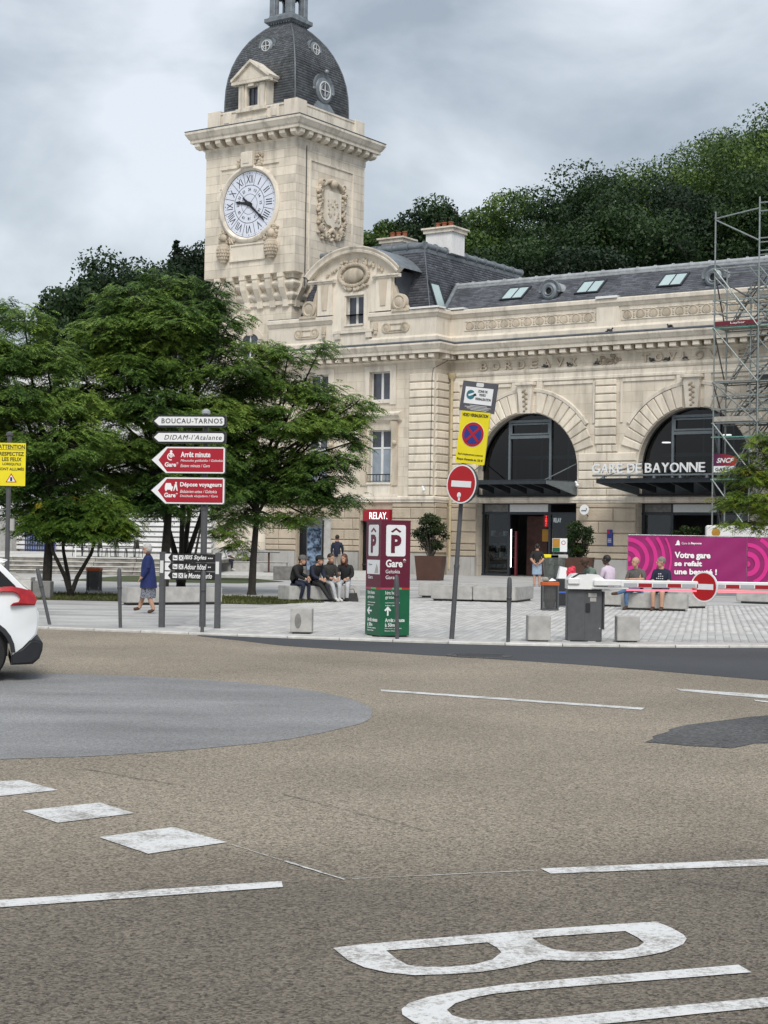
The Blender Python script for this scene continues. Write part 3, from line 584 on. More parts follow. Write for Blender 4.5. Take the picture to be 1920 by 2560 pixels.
b = MB(); b.box(-4.62, -2.80, -.22, .1, 2.98, 3.63); o = b.obj('shop_sign', 'red_box', ST); text('RELAY.', -4.16, -2.93, 3.08, 3.47, -.225, 'sign_lit', o, bold=.0)
# --- string course, cornice, parapet: swept round pavilion, corner and hall
PATH = [(-11.95, 0), (0, 0), (0, HN), (HE, HN)]
b = MB(); b.mould(PATH, [(-.05, 4.02), (.10, 4.05), (.10, 4.12), (.16, 4.20), (.16, 4.32), (.02, 4.40), (-.05, 4.40)]); b.obj('string_course', 'trim_stone', ST)
b = MB(); b.mould([(0, HN), (HE, HN)], [(-.05, 11.1), (.05, 11.12), (.10, 11.22), (.10, 11.32), (.03, 11.38), (-.05, 11.38)]); b.obj('architrave', 'trim_stone', ST)
b = MB(); b.mould(PATH, [(-.05, 11.92), (.06, 11.95), (.14, 12.06), (.14, 12.32), (.72, 12.34), (.74, 12.52), (.80, 12.56), (.90, 12.72), (.94, 12.78), (.94, 12.86), (.90, 12.88), (-.1, 12.95)]); b.obj('cornice', 'trim_stone', ST)
b = MB(); b.mould(PATH, [(.10, 12.05), (.150, 12.06), (.150, 12.315), (.62, 12.322), (.62, 12.33), (.10, 12.335)]); b.obj('dentil_band', 'carved_dark', ST)  # darker stone: brown staining, and shade between the dentils put into the colour
b = MB(); b.mould(PATH, [(-.1, 12.95), (.55, 12.90), (.90, 12.885), (.93, 12.95), (.88, 13.01), (.3, 13.06), (-.1, 13.08)]); b.obj('cornice_flashing', 'zinc_dark', ST)
def dentil(x0, y, side=None): return block(ST, 'dentil', x0, x0 + .37, 12.08, 12.31, y, .50, 'trim_stone', .02, side)
x = -11.6
while x < .1: dentil(x, -.13); x += .64
for yy in (.15, .79): dentil(yy, .13, 'x')
x = .95
while x < 24: dentil(x, HN - .13); x += .64
PP = [(-11.92, .05), (0, .05), (0, HN), (HE, HN)]
PA1, PA2 = [(-11.92, .05), (-7.08, .05)], [(-4.5, .05), (0, .05), (0, HN), (HE, HN)]; PROF = [(-.4, 12.9), (.02, 12.9), (.02, 13.02), (.20, 13.04), (.20, 13.32), (.10, 13.42), (.04, 13.46), (.04, 14.42), (.10, 14.46), (.18, 14.60), (.24, 14.66), (.24, 14.84), (.16, 14.90), (-.4, 14.92)]
b = MB(); b.mould(PA1, PROF); b.mould(PA2, PROF); b.obj('parapet', 'cream_plain', ST)
b = MB(); PF = [(-.4, 14.925), (.15, 14.905), (.17, 14.94), (-.4, 14.98)]; b.mould(PA1, PF); b.mould(PA2, PF); b.obj('parapet_flashing', 'zinc', ST)
def frame(b, x0, x1, z0, z1, y, w=.05, d=.04):
    b.box(x0, x1, y - d, y + .02, z0, z0 + w); b.box(x0, x1, y - d, y + .02, z1 - w, z1); b.box(x0, x0 + w, y - d, y + .02, z0 + w, z1 - w); b.box(x1 - w, x1, y - d, y + .02, z0 + w, z1 - w)
for (p0, p1) in ((.98, 9.17), (10.72, 18.9), (20.5, 28.7)):
    b = MB(); frame(b, p0, p1, 13.70, 14.27, HN - .04); b.obj('parapet_panel', 'trim_stone', ST); nc = 11; st_ = (p1 - p0) / nc
    for i in range(nc):
        cx = p0 + (i + .5) * st_; b = MB(); b.lathe([(.25, .02), (.25, -.05), (.21, -.07), (.18, -.03), (.17, -.05), (.001, -.06)], 20, (cx, HN - .04, 13.985), 'y')
        b.ell((cx + st_ / 2, HN - .03, 13.985 + .16), (.09, .05, .05)); b.ell((cx + st_ / 2, HN - .03, 13.985 - .16), (.09, .05, .05)); b.ell((cx + st_ / 2, HN - .04, 13.985), (.05, .05, .13)); b.obj('rosette', 'carved_stone', ST, smooth=True)
for x0 in (9.28, 19.0):
    b = MB(); b.box(x0, x0 + 1.3, HN - .10, HN + .3, 13.40, 14.45); b.obj('parapet_pier', 'cream_plain', ST); b = MB(); b.box(x0 + .05, x0 + 1.3, HN - .34, HN + .4, 14.88, 15.0); b.obj('pier_cap', 'white_paint', ST)
b = MB(); b.box(-1.6, .32, -.28, .5, 14.90, 15.0); b.box(.0, 1.05, HN - .3, HN + .3, 14.92, 15.02); b.obj('pier_cap', 'white_paint', ST)
def scrollpanel(x0, x1, z0, z1, y):
    b = MB(); zc = (z0 + z1) / 2; r = (z1 - z0) / 2; frame(b, x0 + r * .9, x1 - r * .9, zc - r * .6, zc + r * .75, y, .045, .05)
    for cx in (x0 + r, x1 - r): b.lathe([(r, .02), (r, -.05), (r * .75, -.06), (r * .7, -.02), (r * .35, -.04), (.001, -.07)], 18, (cx, y, zc), 'y')
    b.box(x0 + r, x1 - r, y - .04, y + .02, z0, z0 + .06); b.obj('scroll_panel', 'carved_stone', ST, smooth=True)
scrollpanel(-9.95, -8.15, 13.68, 14.28, .0); scrollpanel(-3.65, -1.75, 13.68, 14.28, .0)
for cx in (-7.75, -4.05):
    b = MB(); b.box(cx - .13, cx + .13, -.12, .03, 13.95, 14.32); b.box(cx - .09, cx + .09, -.12, .03, 13.68, 13.88); b.ell((cx, -.06, 13.90), (.15, .1, .06)); b.obj('parapet_console', 'carved_stone', ST)
# --- frieze lettering and hall wall
LET = [('BORDEAVX', 2.07, 8.12), ('TOVLOVSE', 11.94, 17.66)]
for s_, a, c in LET:
    n = len(s_); w = (c - a - .46) / (n - 1)
    for i, ch in enumerate(s_): x0 = a + i * w; text(ch, x0, x0 + .46, 11.42, 11.83, HN - .01, 'carved_stone', ST, 'frieze_letter', depth=.10, bold=.01)
rnd = random.Random(5)
def carving(b, cx, cz, w, h, y, n=40, s=.09):
    for i in range(n):
        a = rnd.uniform(0, 2 * PI); r = math.sqrt(rnd.random()); b.ell((cx + w / 2 * r * math.cos(a), y - .03, cz + h / 2 * r * math.sin(a)), (s * rnd.uniform(.6, 1.3), .07, s * rnd.uniform(.5, 1.1)), 7, 4, (0, rnd.uniform(0, 3), 0))
for cx in (9.95, 20.0):
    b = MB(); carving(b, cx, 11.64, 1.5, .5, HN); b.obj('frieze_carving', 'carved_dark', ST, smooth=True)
AZ, AR, AE = 5.86, 3.12, 4.28
ARC = [5.08, 14.88, 24.68]
def archwall(b, x0, x1, cx, z0, z1, y, depth=.62):
    n = 40; xs = [x0] + [cx - AR * math.cos(PI * i / n) for i in range(n + 1)] + [x1]
    def low(x):
        d = AR * AR - (x - cx) ** 2; return AZ + math.sqrt(max(d, 0))
    b.raw([(x0, y, z0), (cx - AR, y, z0), (cx - AR, y, z1), (x0, y, z1)], [(0, 1, 2, 3)]); b.raw([(cx + AR, y, z0), (x1, y, z0), (x1, y, z1), (cx + AR, y, z1)], [(0, 1, 2, 3)])
    for i in range(1, n + 1):
        a, c = xs[i], xs[i + 1]; b.raw([(a, y, low(a)), (c, y, low(c)), (c, y, z1), (a, y, z1)], [(0, 1, 2, 3)]); b.raw([(a, y, low(a)), (c, y, low(c)), (c, y + depth, low(c)), (a, y + depth, low(a))], [(3, 2, 1, 0)])
    for x in (cx - AR, cx + AR): b.raw([(x, y, z0), (x, y + depth, z0), (x, y + depth, AZ), (x, y, AZ)], [(0, 1, 2, 3)])
b = MB()
for i, cx in enumerate(ARC): archwall(b, 0 if i == 0 else cx - 4.9, cx + 4.9 if i < 2 else HE, cx, 0, 12.1, HN)
b.obj('hall_wall', 'cream_stone', ST, fix=False)
KW = .52
for cx in ARC:
    for sgn in (1, -1):                                  # voussoirs
        a0, a1, nv = rad(16.5), rad(79.5), 9
        for i in range(nv):
            t0 = a0 + (a1 - a0) * i / nv + .006; t1 = a0 + (a1 - a0) * (i + 1) / nv - .006
            if sgn < 0: t0, t1 = PI - t1, PI - t0
            def P(r, t, y): return (cx + r * math.cos(t), y, AZ + r * math.sin(t))
            b = MB(); r0, r1, q, tm = AR + .04, AE - .02, .012, (t0 + t1) / 2
            vs = [P(r0, t0, HN + .02), P(r1, t0, HN + .02), P(r1, t1, HN + .02), P(r0, t1, HN + .02), P(r0, t0, HN - .05), P(r1, t0, HN - .05), P(r1, t1, HN - .05), P(r0, t1, HN - .05), P(r0 + .03, t0 + q, HN - .09), P(r1 - .03, t0 + q * .7, HN - .09), P(r1 - .03, t1 - q * .7, HN - .09), P(r0 + .03, t1 - q, HN - .09)]
            b.raw(vs, [(0, 1, 5, 4), (1, 2, 6, 5), (2, 3, 7, 6), (3, 0, 4, 7), (4, 5, 9, 8), (5, 6, 10, 9), (6, 7, 11, 10), (7, 4, 8, 11), (8, 9, 10, 11)]); b.obj('voussoir', 'cream_block', ST)
    # extrados band
    b = MB(); n = 48; pr = [(AE, .02), (AE, -.10), (AE + .16, -.12), (AE + .20, -.06), (AE + .20, .02)]
    o_ = len(b.v)
    for i in range(n + 1):
        t = rad(33) + (PI - rad(66)) * i / n
        for r, y in pr: b.v.append((cx + r * math.cos(t), HN + y, AZ + r * math.sin(t)))
    for i in range(n):
        for j in range(4): b.addf((i * 5 + j, i * 5 + 5 + j, i * 5 + 6 + j, i * 5 + 1 + j))
    b.obj('arch_moulding', 'trim_stone', ST)
    # keystone with carved drop
    b = MB(); b.raw([(cx - .36, HN - .22, 8.93), (cx + .30, HN - .22, 8.93), (cx + .46, HN - .34, 10.45), (cx - .48, HN - .34, 10.45), (cx - .36, HN + .1, 8.93), (cx + .30, HN + .1, 8.93), (cx + .46, HN + .1, 10.45), (cx - .48, HN + .1, 10.45)], [(0, 1, 2, 3), (1, 5, 6, 2), (0, 3, 7, 4), (0, 4, 5, 1), (3, 2, 6, 7)])
    ks = b.obj('keystone', 'trim_stone', ST); b = MB(); b.cbox(cx - .58, cx + .56, HN - .46, HN + .05, 10.45, 10.62, .03); b.obj('keystone_cap', 'trim_stone', ks)
    b = MB()
    for k in range(9):
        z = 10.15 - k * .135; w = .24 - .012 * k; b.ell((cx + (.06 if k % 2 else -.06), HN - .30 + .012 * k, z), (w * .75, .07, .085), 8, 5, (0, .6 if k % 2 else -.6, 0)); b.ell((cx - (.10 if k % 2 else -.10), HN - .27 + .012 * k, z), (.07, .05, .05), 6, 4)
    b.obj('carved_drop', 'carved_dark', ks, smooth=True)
    b = MB(); b.box(cx - .95, cx - .62, HN - .07, HN + .02, 9.0, 10.78); b.box(cx + .60, cx + .95, HN - .07, HN + .02, 9.0, 10.78); b.obj('keystone_flank', 'cream_plain', ST)
    for sgn in (1, -1):                                  # sunk spandrel panel: raised border round it
        xi = cx + sgn * 1.05; xo = cx + sgn * 4.02; b = MB(); a, c = sorted((xi, xo)); b.box(a, c, HN - .07, HN + .02, 10.44, 10.60); a, c = sorted((xo, xo + sgn * .12)); b.box(a, c, HN - .07, HN + .02, 8.30, 10.44); b.obj('spandrel_border', 'trim_stone', ST)
b = MB(); b.mould([(.0, HN), (HE, HN)], [(-.02, 10.66), (.09, 10.68), (.09, 10.80), (.04, 10.84), (.04, 11.05), (-.02, 11.08)]); b.obj('arch_band', 'trim_stone', ST)
# piers
zp = [10.62, 10.26, 9.82, 9.38, 8.94, 8.50, 8.06, 7.60, 7.13]
for cx in (9.88, 19.78):
    for i in range(len(zp) - 1): block(ST, 'pier_block', cx - .62, cx + .62, zp[i + 1] + .028, zp[i] - .028, HN, .12, c=.04)
zl = [10.9] + zp[1:] + [6.71, 6.22, 5.76, 5.27, 4.80, 4.42]
for i in range(len(zl) - 1):                             # left end pier of the hall
    xe = .75 if zl[i] > 7.2 else ARC[0] - math.sqrt(max(0, (AE if zl[i] > 6.9 else AR + .05) ** 2 - max(0, (zl[i] + zl[i + 1]) / 2 - AZ) ** 2)); xe = max(xe, .75)
    block(ST, 'pier_block', .12, xe - .02, zl[i + 1] + .028, zl[i] - .028, HN, .11, c=.04)
zc_ = [7.13, 6.71, 6.22, 5.76, 5.27, 4.80, 4.42]
for k in (0, 1):
    xl0, xr0 = ARC[k], ARC[k + 1]
    for i in range(len(zc_) - 1):
        dz = max(0, zc_[i + 1] - AZ); r = AE + .03 if i == 0 else AR + .05; e0 = xl0 + math.sqrt(r * r - dz * dz) + .04; e1 = xr0 - math.sqrt(r * r - dz * dz) - .04; w = (e1 - e0)
        cuts = [e0, e0 + w * .5, e1] if i % 2 else [e0, e0 + w * .27, e0 + w * .73, e1]
        for j in range(len(cuts) - 1): block(ST, 'pier_block', cuts[j] + .012, cuts[j + 1] - .012, zc_[i + 1] + .026, zc_[i] - .026, HN, .10, c=.035)
zr = [4.02, 3.76, 3.05, 2.41, 1.75, 1.38, 1.05]
for (a, c) in ((0.12, ARC[0] - AR), (ARC[0] + AR, ARC[1] - AR), (ARC[1] + AR, ARC[2] - AR)):
    for i in range(len(zr) - 1):
        w = c - a; cuts = [a, c] if (i in (0, 4, 5) or w < 2.2) else ([a, a + w * .62, c] if i % 2 else [a, a + w * .38, c])
        for j in range(len(cuts) - 1): block(ST, 'rustic_block', cuts[j] + .015, cuts[j + 1] - .015, zr[i + 1] + .02, zr[i] - .02, HN, .12 if i < 4 else .16, 'rock_stone', .04)
    b = MB(); b.box(a - .0, c, HN - .2, HN + .02, 0, 1.03); b.obj('plinth', 'plinth_stone', ST)
# --- glazing of the arches
GN = HN + .62
for k, cx in enumerate(ARC):
    n = 40
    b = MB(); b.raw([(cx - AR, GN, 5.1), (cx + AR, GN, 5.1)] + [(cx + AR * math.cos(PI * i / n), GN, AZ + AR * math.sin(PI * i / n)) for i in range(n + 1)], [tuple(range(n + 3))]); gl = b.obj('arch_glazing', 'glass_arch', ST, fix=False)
    b = MB(); y = GN - .05; ml, mr_ = cx - 1.38, cx + 1.18
    for x in (ml, mr_): b.box(x - .06, x + .06, y - .08, y + .04, 5.1, AZ + math.sqrt(AR ** 2 - (x - cx) ** 2) - .02)
    b.box(ml - .06, mr_ + .06, y - .085, y + .04, 8.48, 8.62); b.box(ml - .06, mr_ + .06, y - .085, y + .04, 7.60, 7.76); frame(b, ml + .06, mr_ - .06, 7.80, 8.44, y - .02, .09, .05); b.obj('mullion', 'frame_grey', gl)
    b = MB()
    for i in range(n):
        t0, t1 = PI * i / n, PI * (i + 1) / n; P = lambda r, t, yy: (cx + r * math.cos(t), yy, AZ + r * math.sin(t))
        b.raw([P(AR, t0, y - .06), P(AR - .08, t0, y - .06), P(AR - .08, t1, y - .06), P(AR, t1, y - .06)], [(0, 1, 2, 3)])
    b.obj('arch_frame', 'frame_dark', gl)
    # ground floor entrance: frames, glass, banner over the doors
    b = MB(); y = GN
    for x in (cx - AR + .1, ml, mr_, cx + AR - .1): b.box(x - .07, x + .07, y - .08, y + .06, 0, 5.1)
    b.box(cx - AR, cx + AR, y - .09, y + .06, 3.42, 3.54); b.box(cx - AR, cx + AR, y - .09, y + .06, 3.98, 5.1); b.box(cx - AR, ml, y - .085, y + .05, 0, .12); b.box(mr_, cx + AR, y - .085, y + .05, 0, .12); fr = b.obj('entrance_frame', 'frame_dark', ST)
    b = MB(); b.box(ml + .08, mr_ - .08, y - .13, y - .10, 3.56, 3.97); b.obj('notice_strip', 'white_frame', fr)
    b = MB(); b.box(cx - AR + .17, ml - .07, y - .06, y - .04, 3.56, 3.97); b.obj('transom_pane', 'concrete_dark', fr)
    for (x0, x1) in ((cx - AR + .17, ml - .07), (mr_ + .07, cx + AR - .17)):
        b = MB(); b.box(x0, x1, y, y + .02, .12, 3.42); b.obj('door_pane', 'glass_clear', fr)
    # interior, lit dimly: floor, back wall, ceiling
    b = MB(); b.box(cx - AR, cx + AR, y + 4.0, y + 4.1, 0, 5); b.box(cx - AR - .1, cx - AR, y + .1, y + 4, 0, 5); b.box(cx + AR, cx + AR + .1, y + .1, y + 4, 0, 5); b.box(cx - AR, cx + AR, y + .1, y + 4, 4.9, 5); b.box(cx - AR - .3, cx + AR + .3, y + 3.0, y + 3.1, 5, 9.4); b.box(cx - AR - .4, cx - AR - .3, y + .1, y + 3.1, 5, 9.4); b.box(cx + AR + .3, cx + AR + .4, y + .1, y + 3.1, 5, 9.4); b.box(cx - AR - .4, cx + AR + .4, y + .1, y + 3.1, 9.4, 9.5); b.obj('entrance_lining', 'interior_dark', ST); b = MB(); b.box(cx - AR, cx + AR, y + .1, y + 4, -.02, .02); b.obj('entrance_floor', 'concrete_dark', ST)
for x, yy, z in ((ARC[1] - 2.35, GN + 1.2, 7.25), (ARC[1] + .9, GN + 1.6, 7.6)): b = MB(); b.lathe([(.001, z), (.24, z + .02), (.22, z + .07), (.001, z + .08)], 20, (x, yy, 0)); b.obj('hanging_lamp', 'inner_light', ST)
for cx in ARC[:2]:
    for xo in (-2.3, 1.0): b = MB(); b.box(cx + xo - .5, cx + xo + .5, GN + .7, GN + 1.0, 4.2, 4.25); b.obj('inner_light', 'inner_light', ST)  # glowing panels added to brighten the shelves behind the doors
    for k in range(4): b = MB(); x = cx - 2.6 + k * 1.7; b.box(x, x + .1, GN + 2.6, GN + 2.7, 5.1, 9.3); b.obj('inner_post', 'frame_grey', ST)
    b = MB(); b.box(cx - AR, cx + AR, GN + 2.4, GN + 2.6, 6.6, 6.8); b.obj('inner_beam', 'frame_grey', ST)
cx = ARC[0]; y = GN
b = MB(); b.box(cx - .95, cx + .35, y + 1.2, y + 1.3, 0, 3.35); b.obj('inner_partition', 'interior_brown', ST)
b = MB(); b.box(cx - 1.12, cx - 1.0, y + .15, y + .3, 0, 2.5); b.obj('inner_panel', 'board_red', ST); b = MB(); b.box(cx - 1.22, cx - 1.17, y - .14, y - .11, .5, 2.6); b.obj('light_strip', 'led_white', ST)
b = MB(); b.box(cx + .72, cx + 1.05, y + .1, y + .3, 2.75, 3.4); o = b.obj('tobacco_sign', 'red_box', ST)
for i, ch in enumerate('TABAC'): text(ch, cx + .82, cx + .94, 3.27 - i * .12, 3.36 - i * .12, y + .09, 'sign_lit_red', o)
b = MB(); b.box(cx + .5, cx + 1.1, y + .35, y + .45, 1.95, 2.62); b.obj('yellow_panel', 'ochre', ST)
b = MB(); b.box(cx + 1.28, cx + 1.85, y + .1, y + .14, 2.95, 3.3); o = b.obj('reflected_sign', 'black', ST); text('RELAY', cx + 1.34, cx + 1.8, 3.0, 3.24, y + .095, 'sign_lit', o)
b = MB()
for z in (1.0, 1.55, 2.2, .45): b.box(cx - AR + .2, cx - 1.5, y + .5, y + .9, z, z + .04)
b.obj('display_shelf', 'frame_grey', ST)
rnd = random.Random(8)
for z, nn in ((.49, 6), (1.04, 7), (1.59, 7), (2.24, 5)):
    for i in range(nn):
        x = cx - AR + .25 + i * 1.3 / nn; h = rnd.uniform(.1, .3); b = MB(); b.box(x, x + rnd.uniform(.08, .16), y + .5, y + .75, z, z + h); b.obj('display_item', rnd.choice(['concrete_dark', 'glass_blue', 'red_box', 'frame_grey', 'white_frame']), ST)
# --- canopies: steel frame and glass roof, wedge shaped in plan like the photo's
for k, cx in enumerate(ARC):
    x0, x1 = cx - 3.05, cx + 3.05; yf = HN - 2.2
    if k == 1: x0, x1 = cx - 4.2, cx + 4.0; yf = HN - 2.6
    b = MB(); b.box(x0, x1 - .6 * (k == 0), yf, yf + .09, 4.98, 5.16); xe = x1 - .6 * (k == 0)
    b.prism([(x0, yf), (xe, yf), (cx + AR - .03, HN), (cx - AR + .03, HN)], 'z', 5.17, 5.22)
    b.obj('canopy_roof', 'frame_dark', ST)
    b = MB()
    for (p, q) in (((x0, yf), (cx - AR + .05, HN)), ((xe, yf), (cx + AR - .05, HN))):
        b.raw([(*p, 4.98), (*q, 4.42), (*q, 5.16), (*p, 5.16), (p[0] + .06, p[1], 4.98), (q[0] + .06, q[1], 4.42), (q[0] + .06, q[1], 5.16), (p[0] + .06, p[1], 5.16)], [(0, 1, 2, 3), (4, 5, 6, 7), (0, 3, 7, 4), (0, 1, 5, 4), (1, 2, 6, 5), (2, 3, 7, 6)])
    b.obj('canopy_cheek', 'frame_grey', ST)
    for i in range(1, 6):
        t_ = i / 6; xa = x0 + (xe - x0) * t_; xb = cx - AR + 2 * AR * t_
        b = MB(); b.raw([(xa - .05, yf + .1, 4.98), (xa + .05, yf + .1, 4.98), (xb + .05, HN, 4.55), (xb - .05, HN, 4.55), (xa - .05, yf + .1, 5.15), (xa + .05, yf + .1, 5.15), (xb + .05, HN, 5.15), (xb - .05, HN, 5.15)], [(0, 1, 2, 3), (4, 5, 6, 7), (0, 1, 5, 4), (1, 2, 6, 5), (2, 3, 7, 6), (3, 0, 4, 7)]); b.obj('canopy_rib', 'frame_dark', ST)
    b = MB(); b.box(cx - AR + .02, cx + AR - .02, HN - .05, HN + .6, 4.30, 4.5); b.obj('canopy_beam', 'black', ST)
    b = MB(); b.tube((x1 - .75, yf + .1, 5.2), (cx + AR - .1, HN + .3, 6.2), .03); b.obj('canopy_stay', 'frame_grey', ST); b = MB(); b.tube((x0 + .15, yf + .1, 5.2), (cx - AR + .1, HN + .3, 6.2), .03); b.obj('canopy_stay', 'frame_grey', ST)
# drainpipe in the corner, cable, cameras
b = MB(); b.tube((.28, HN - .16, .3), (.28, HN - .16, 11.0), .085, n=10); b.lathe([(.09, 10.9), (.1, 11.0), (.24, 11.15), (.26, 11.35), (.2, 11.36)], 12, (.28, HN - .16, 0))
for z in (3.9, 6.6, 8.2): b.lathe([(.085, z), (.11, z), (.11, z + .1), (.085, z + .1)], 10, (.28, HN - .16, 0))
mat('pipe_cream', (.50, .42, .26), .6, .1, 4); b.obj('drainpipe', 'pipe_cream', ST, smooth=True)
b = MB(); b.sweep([(.3, HN - .2, 12.3), (.15, HN - .55, 12.0), (-.05, -.12, 11.5), (-.12, -.11, 11.0), (-.14, -.11, 7.0), (-.16, -.11, 4.45)], [.02] * 6, 5); b.obj('cable', 'dark_metal', ST)
for (x, y, z) in ((-.5, -.35, 4.75), (8.35, HN - .45, 5.0)):
    b = MB(); b.tube((x, y + .3, z + .1), (x, y, z + .16), .04); b.tube((x, y, z + .16), (x + .14, y - .06, z), .06); b.ell((x + .14, y - .06, z - .04), (.1, .1, .09)); b.obj('security_camera', 'white_paint', ST)
b = MB(); b.box(10.1, 10.42, HN - .15, HN - .1, 1.75, 2.62); o = b.obj('platform_plate', 'sign_blue', ST); b = MB(); b.box(10.13, 10.27, HN - .158, HN - .15, 2.42, 2.58); b.obj('plate_mark', 'noentry_red', o)
b = MB()
for z in (1.95, 2.03, 2.11): b.box(10.14, 10.36, HN - .156, HN - .15, z, z + .025)
b.obj('plate_lines', 'text_white', o)
# no smoking disc on its arm
b = MB(); b.lathe([(.001, -.02), (.27, -.02), (.27, .02), (.001, .02)], 24, (8.95, HN - .55, 3.66), 'y'); o = b.obj('round_sign', 'white_sign', ST); b = MB(); b.box(8.78, 9.08, HN - .58, HN - .571, 3.58, 3.63); b.box(9.06, 9.10, HN - .58, HN - .571, 3.65, 3.74); b.obj('cigarette_mark', 'sign_black', o); b = MB(); b.tube((8.95, HN - .52, 3.5), (8.95, HN - .02, 3.3), .03); b.obj('sign_arm', 'dark_metal', o)

# ---------------------------------------------------------------- roofs
def slates(name, quads, parent, m='slate', w=.30, h=.17, stagger=True):
    """rows of single slates over planar quads (A bottom-left, B bottom-right, C top-right, D top-left)"""
    V = []; F4 = []; r = random.Random(3)
    for A, B, C_, D_ in quads:
        A, B, C_, D_ = [Vector(p) for p in (A, B, C_, D_)]; nrm = (B - A).cross(D_ - A).normalized(); L = ((D_ - A).length + (C_ - B).length) / 2; rows = max(1, int(L / h))
        for j in range(rows):
            t0, t1 = j / rows, min(1., (j + 1.12) / rows); l0, r0 = A.lerp(D_, t0), B.lerp(C_, t0); l1, r1 = A.lerp(D_, t1), B.lerp(C_, t1)
            wd = (r0 - l0).length; nn = max(1, int(round(wd / w))); s0 = .5 if (j % 2 and stagger) else 0
            for i in range(-1, nn + 1):
                a, c = (i + s0 + .02) / nn, (i + 1 + s0 - .02) / nn; a, c = max(0, a), min(1, c)
                if c - a < .002: continue
                up = nrm * (.022 + r.uniform(0, .006)); n0 = len(V)
                p0, p1 = l0.lerp(r0, a), l0.lerp(r0, c); q0, q1 = l1.lerp(r1, a), l1.lerp(r1, c)
                V += [p0 + up, p1 + up, q1 + nrm * .004, q0 + nrm * .004, p0, p1]; F4 += [(n0, n0 + 1, n0 + 2, n0 + 3), (n0 + 4, n0 + 5, n0 + 1, n0)]
    return tag(fast(name, np.array([v[:] for v in V]), F4, m, parent), kind='stuff')
def slatemat(name, c, lo=.7, hi=1.35):
    m, t, b = newmat(name); N = t.nodes.new; L = t.links.new; geo = N('ShaderNodeNewGeometry'); nz = N('ShaderNodeTexNoise'); nz.inputs['Scale'].default_value = .8; nz.inputs['Detail'].default_value = 7; L(geo.outputs['Position'], nz.inputs['Vector'])
    mr = N('ShaderNodeMapRange'); mr.inputs[3].default_value = lo; mr.inputs[4].default_value = hi; L(geo.outputs['Random Per Island'], mr.inputs[0]); m2 = N('ShaderNodeMapRange'); m2.inputs[1].default_value = .3; m2.inputs[2].default_value = .7; m2.inputs[3].default_value = .75; m2.inputs[4].default_value = 1.3; L(nz.outputs[0], m2.inputs[0])
    mu = N('ShaderNodeMath'); mu.operation = 'MULTIPLY'; L(mr.outputs[0], mu.inputs[0]); L(m2.outputs[0], mu.inputs[1]); s = N('ShaderNodeVectorMath'); s.operation = 'SCALE'; s.inputs[0].default_value = c; L(mu.outputs[0], s.inputs['Scale']); L(s.outputs[0], b.inputs['Base Color']); b.inputs['Roughness'].default_value = .5
slatemat('slate_tiles', (.095, .10, .115), .65, 1.35); slatemat('slate_tiles_dome', (.098, .106, .115), .7, 1.35)
# pavilion mansard: foot line 1.1 m behind the parapet, breaks at z 18.85
F0, T0 = (1.0, 14.95), (2.45, 18.85); XR0, XR1 = -1.05, -2.45; XL0, XL1 = -10.4, -9.9; YB = 13.5
b = MB(); b.raw([(XL0, F0[0], F0[1]), (XR0, F0[0], F0[1]), (XR1, T0[0], T0[1]), (XL1, T0[0], T0[1]), (XR0, YB, F0[1]), (XR1, YB, T0[1])], [(0, 1, 2, 3), (1, 4, 5, 2)]); b.obj('mansard_roof', 'slate', ST, fix=False)
slates('mansard_slates', [((XL0, F0[0], F0[1]), (XR0, F0[0], F0[1]), (XR1, T0[0], T0[1]), (XL1, T0[0], T0[1])), ((XR0, F0[0], F0[1]), (XR0, YB, F0[1]), (XR1, YB, T0[1]), (XR1, T0[0], T0[1]))], ST, 'slate_tiles')
b = MB(); b.raw([(XL1, T0[0], 19.0), (XR1, T0[0], 19.0), (XR1, YB, 19.0), (XL1, YB, 19.0), (XL1 + 2, T0[0] + 2.2, 19.75), (XR1 - 2, T0[0] + 2.2, 19.75), (XR1 - 2, YB, 19.75), (XL1 + 2, YB, 19.75)], [(0, 1, 5, 4), (1, 2, 6, 5), (4, 5, 6, 7), (0, 4, 7, 3)]); b.obj('upper_roof', 'zinc_dark', ST)
def roll(name, p, q, r, every=1.0, parent=ST, m='zinc'):
    b = MB(); p, q = Vector(p), Vector(q); d = (q - p); n = max(1, int(d.length / every)); b.tube(p, q, r, n=10); dn = d.normalized()
    for i in range(n + 1): c = p + d * (i / n); b.tube(c - dn * .05, c + dn * .05, r * 1.35, n=10)
    return b.obj(name, m, parent, smooth=True)
roll('ridge_roll', (XL1 - .3, T0[0] - .02, 19.0), (XR1 + .02, T0[0] - .02, 19.0), .19, 1.1); roll('ridge_roll', (XR1 + .02, T0[0] - .02, 19.0), (XR1 + .02, YB, 19.0), .19, 1.1)
b = MB(); b.mould([(XL1 - .2, T0[0]), (XR1, T0[0]), (XR1, YB)], [(-.1, 18.62), (.10, 18.62), (.13, 18.82), (.02, 18.86), (-.1, 18.86)]); b.obj('roof_flashing', 'zinc', ST)
b = MB(); b.tube((XR0, F0[0], F0[1]), (XR1, T0[0], T0[1]), .035); b.obj('hip_flashing', 'zinc_dark', ST)
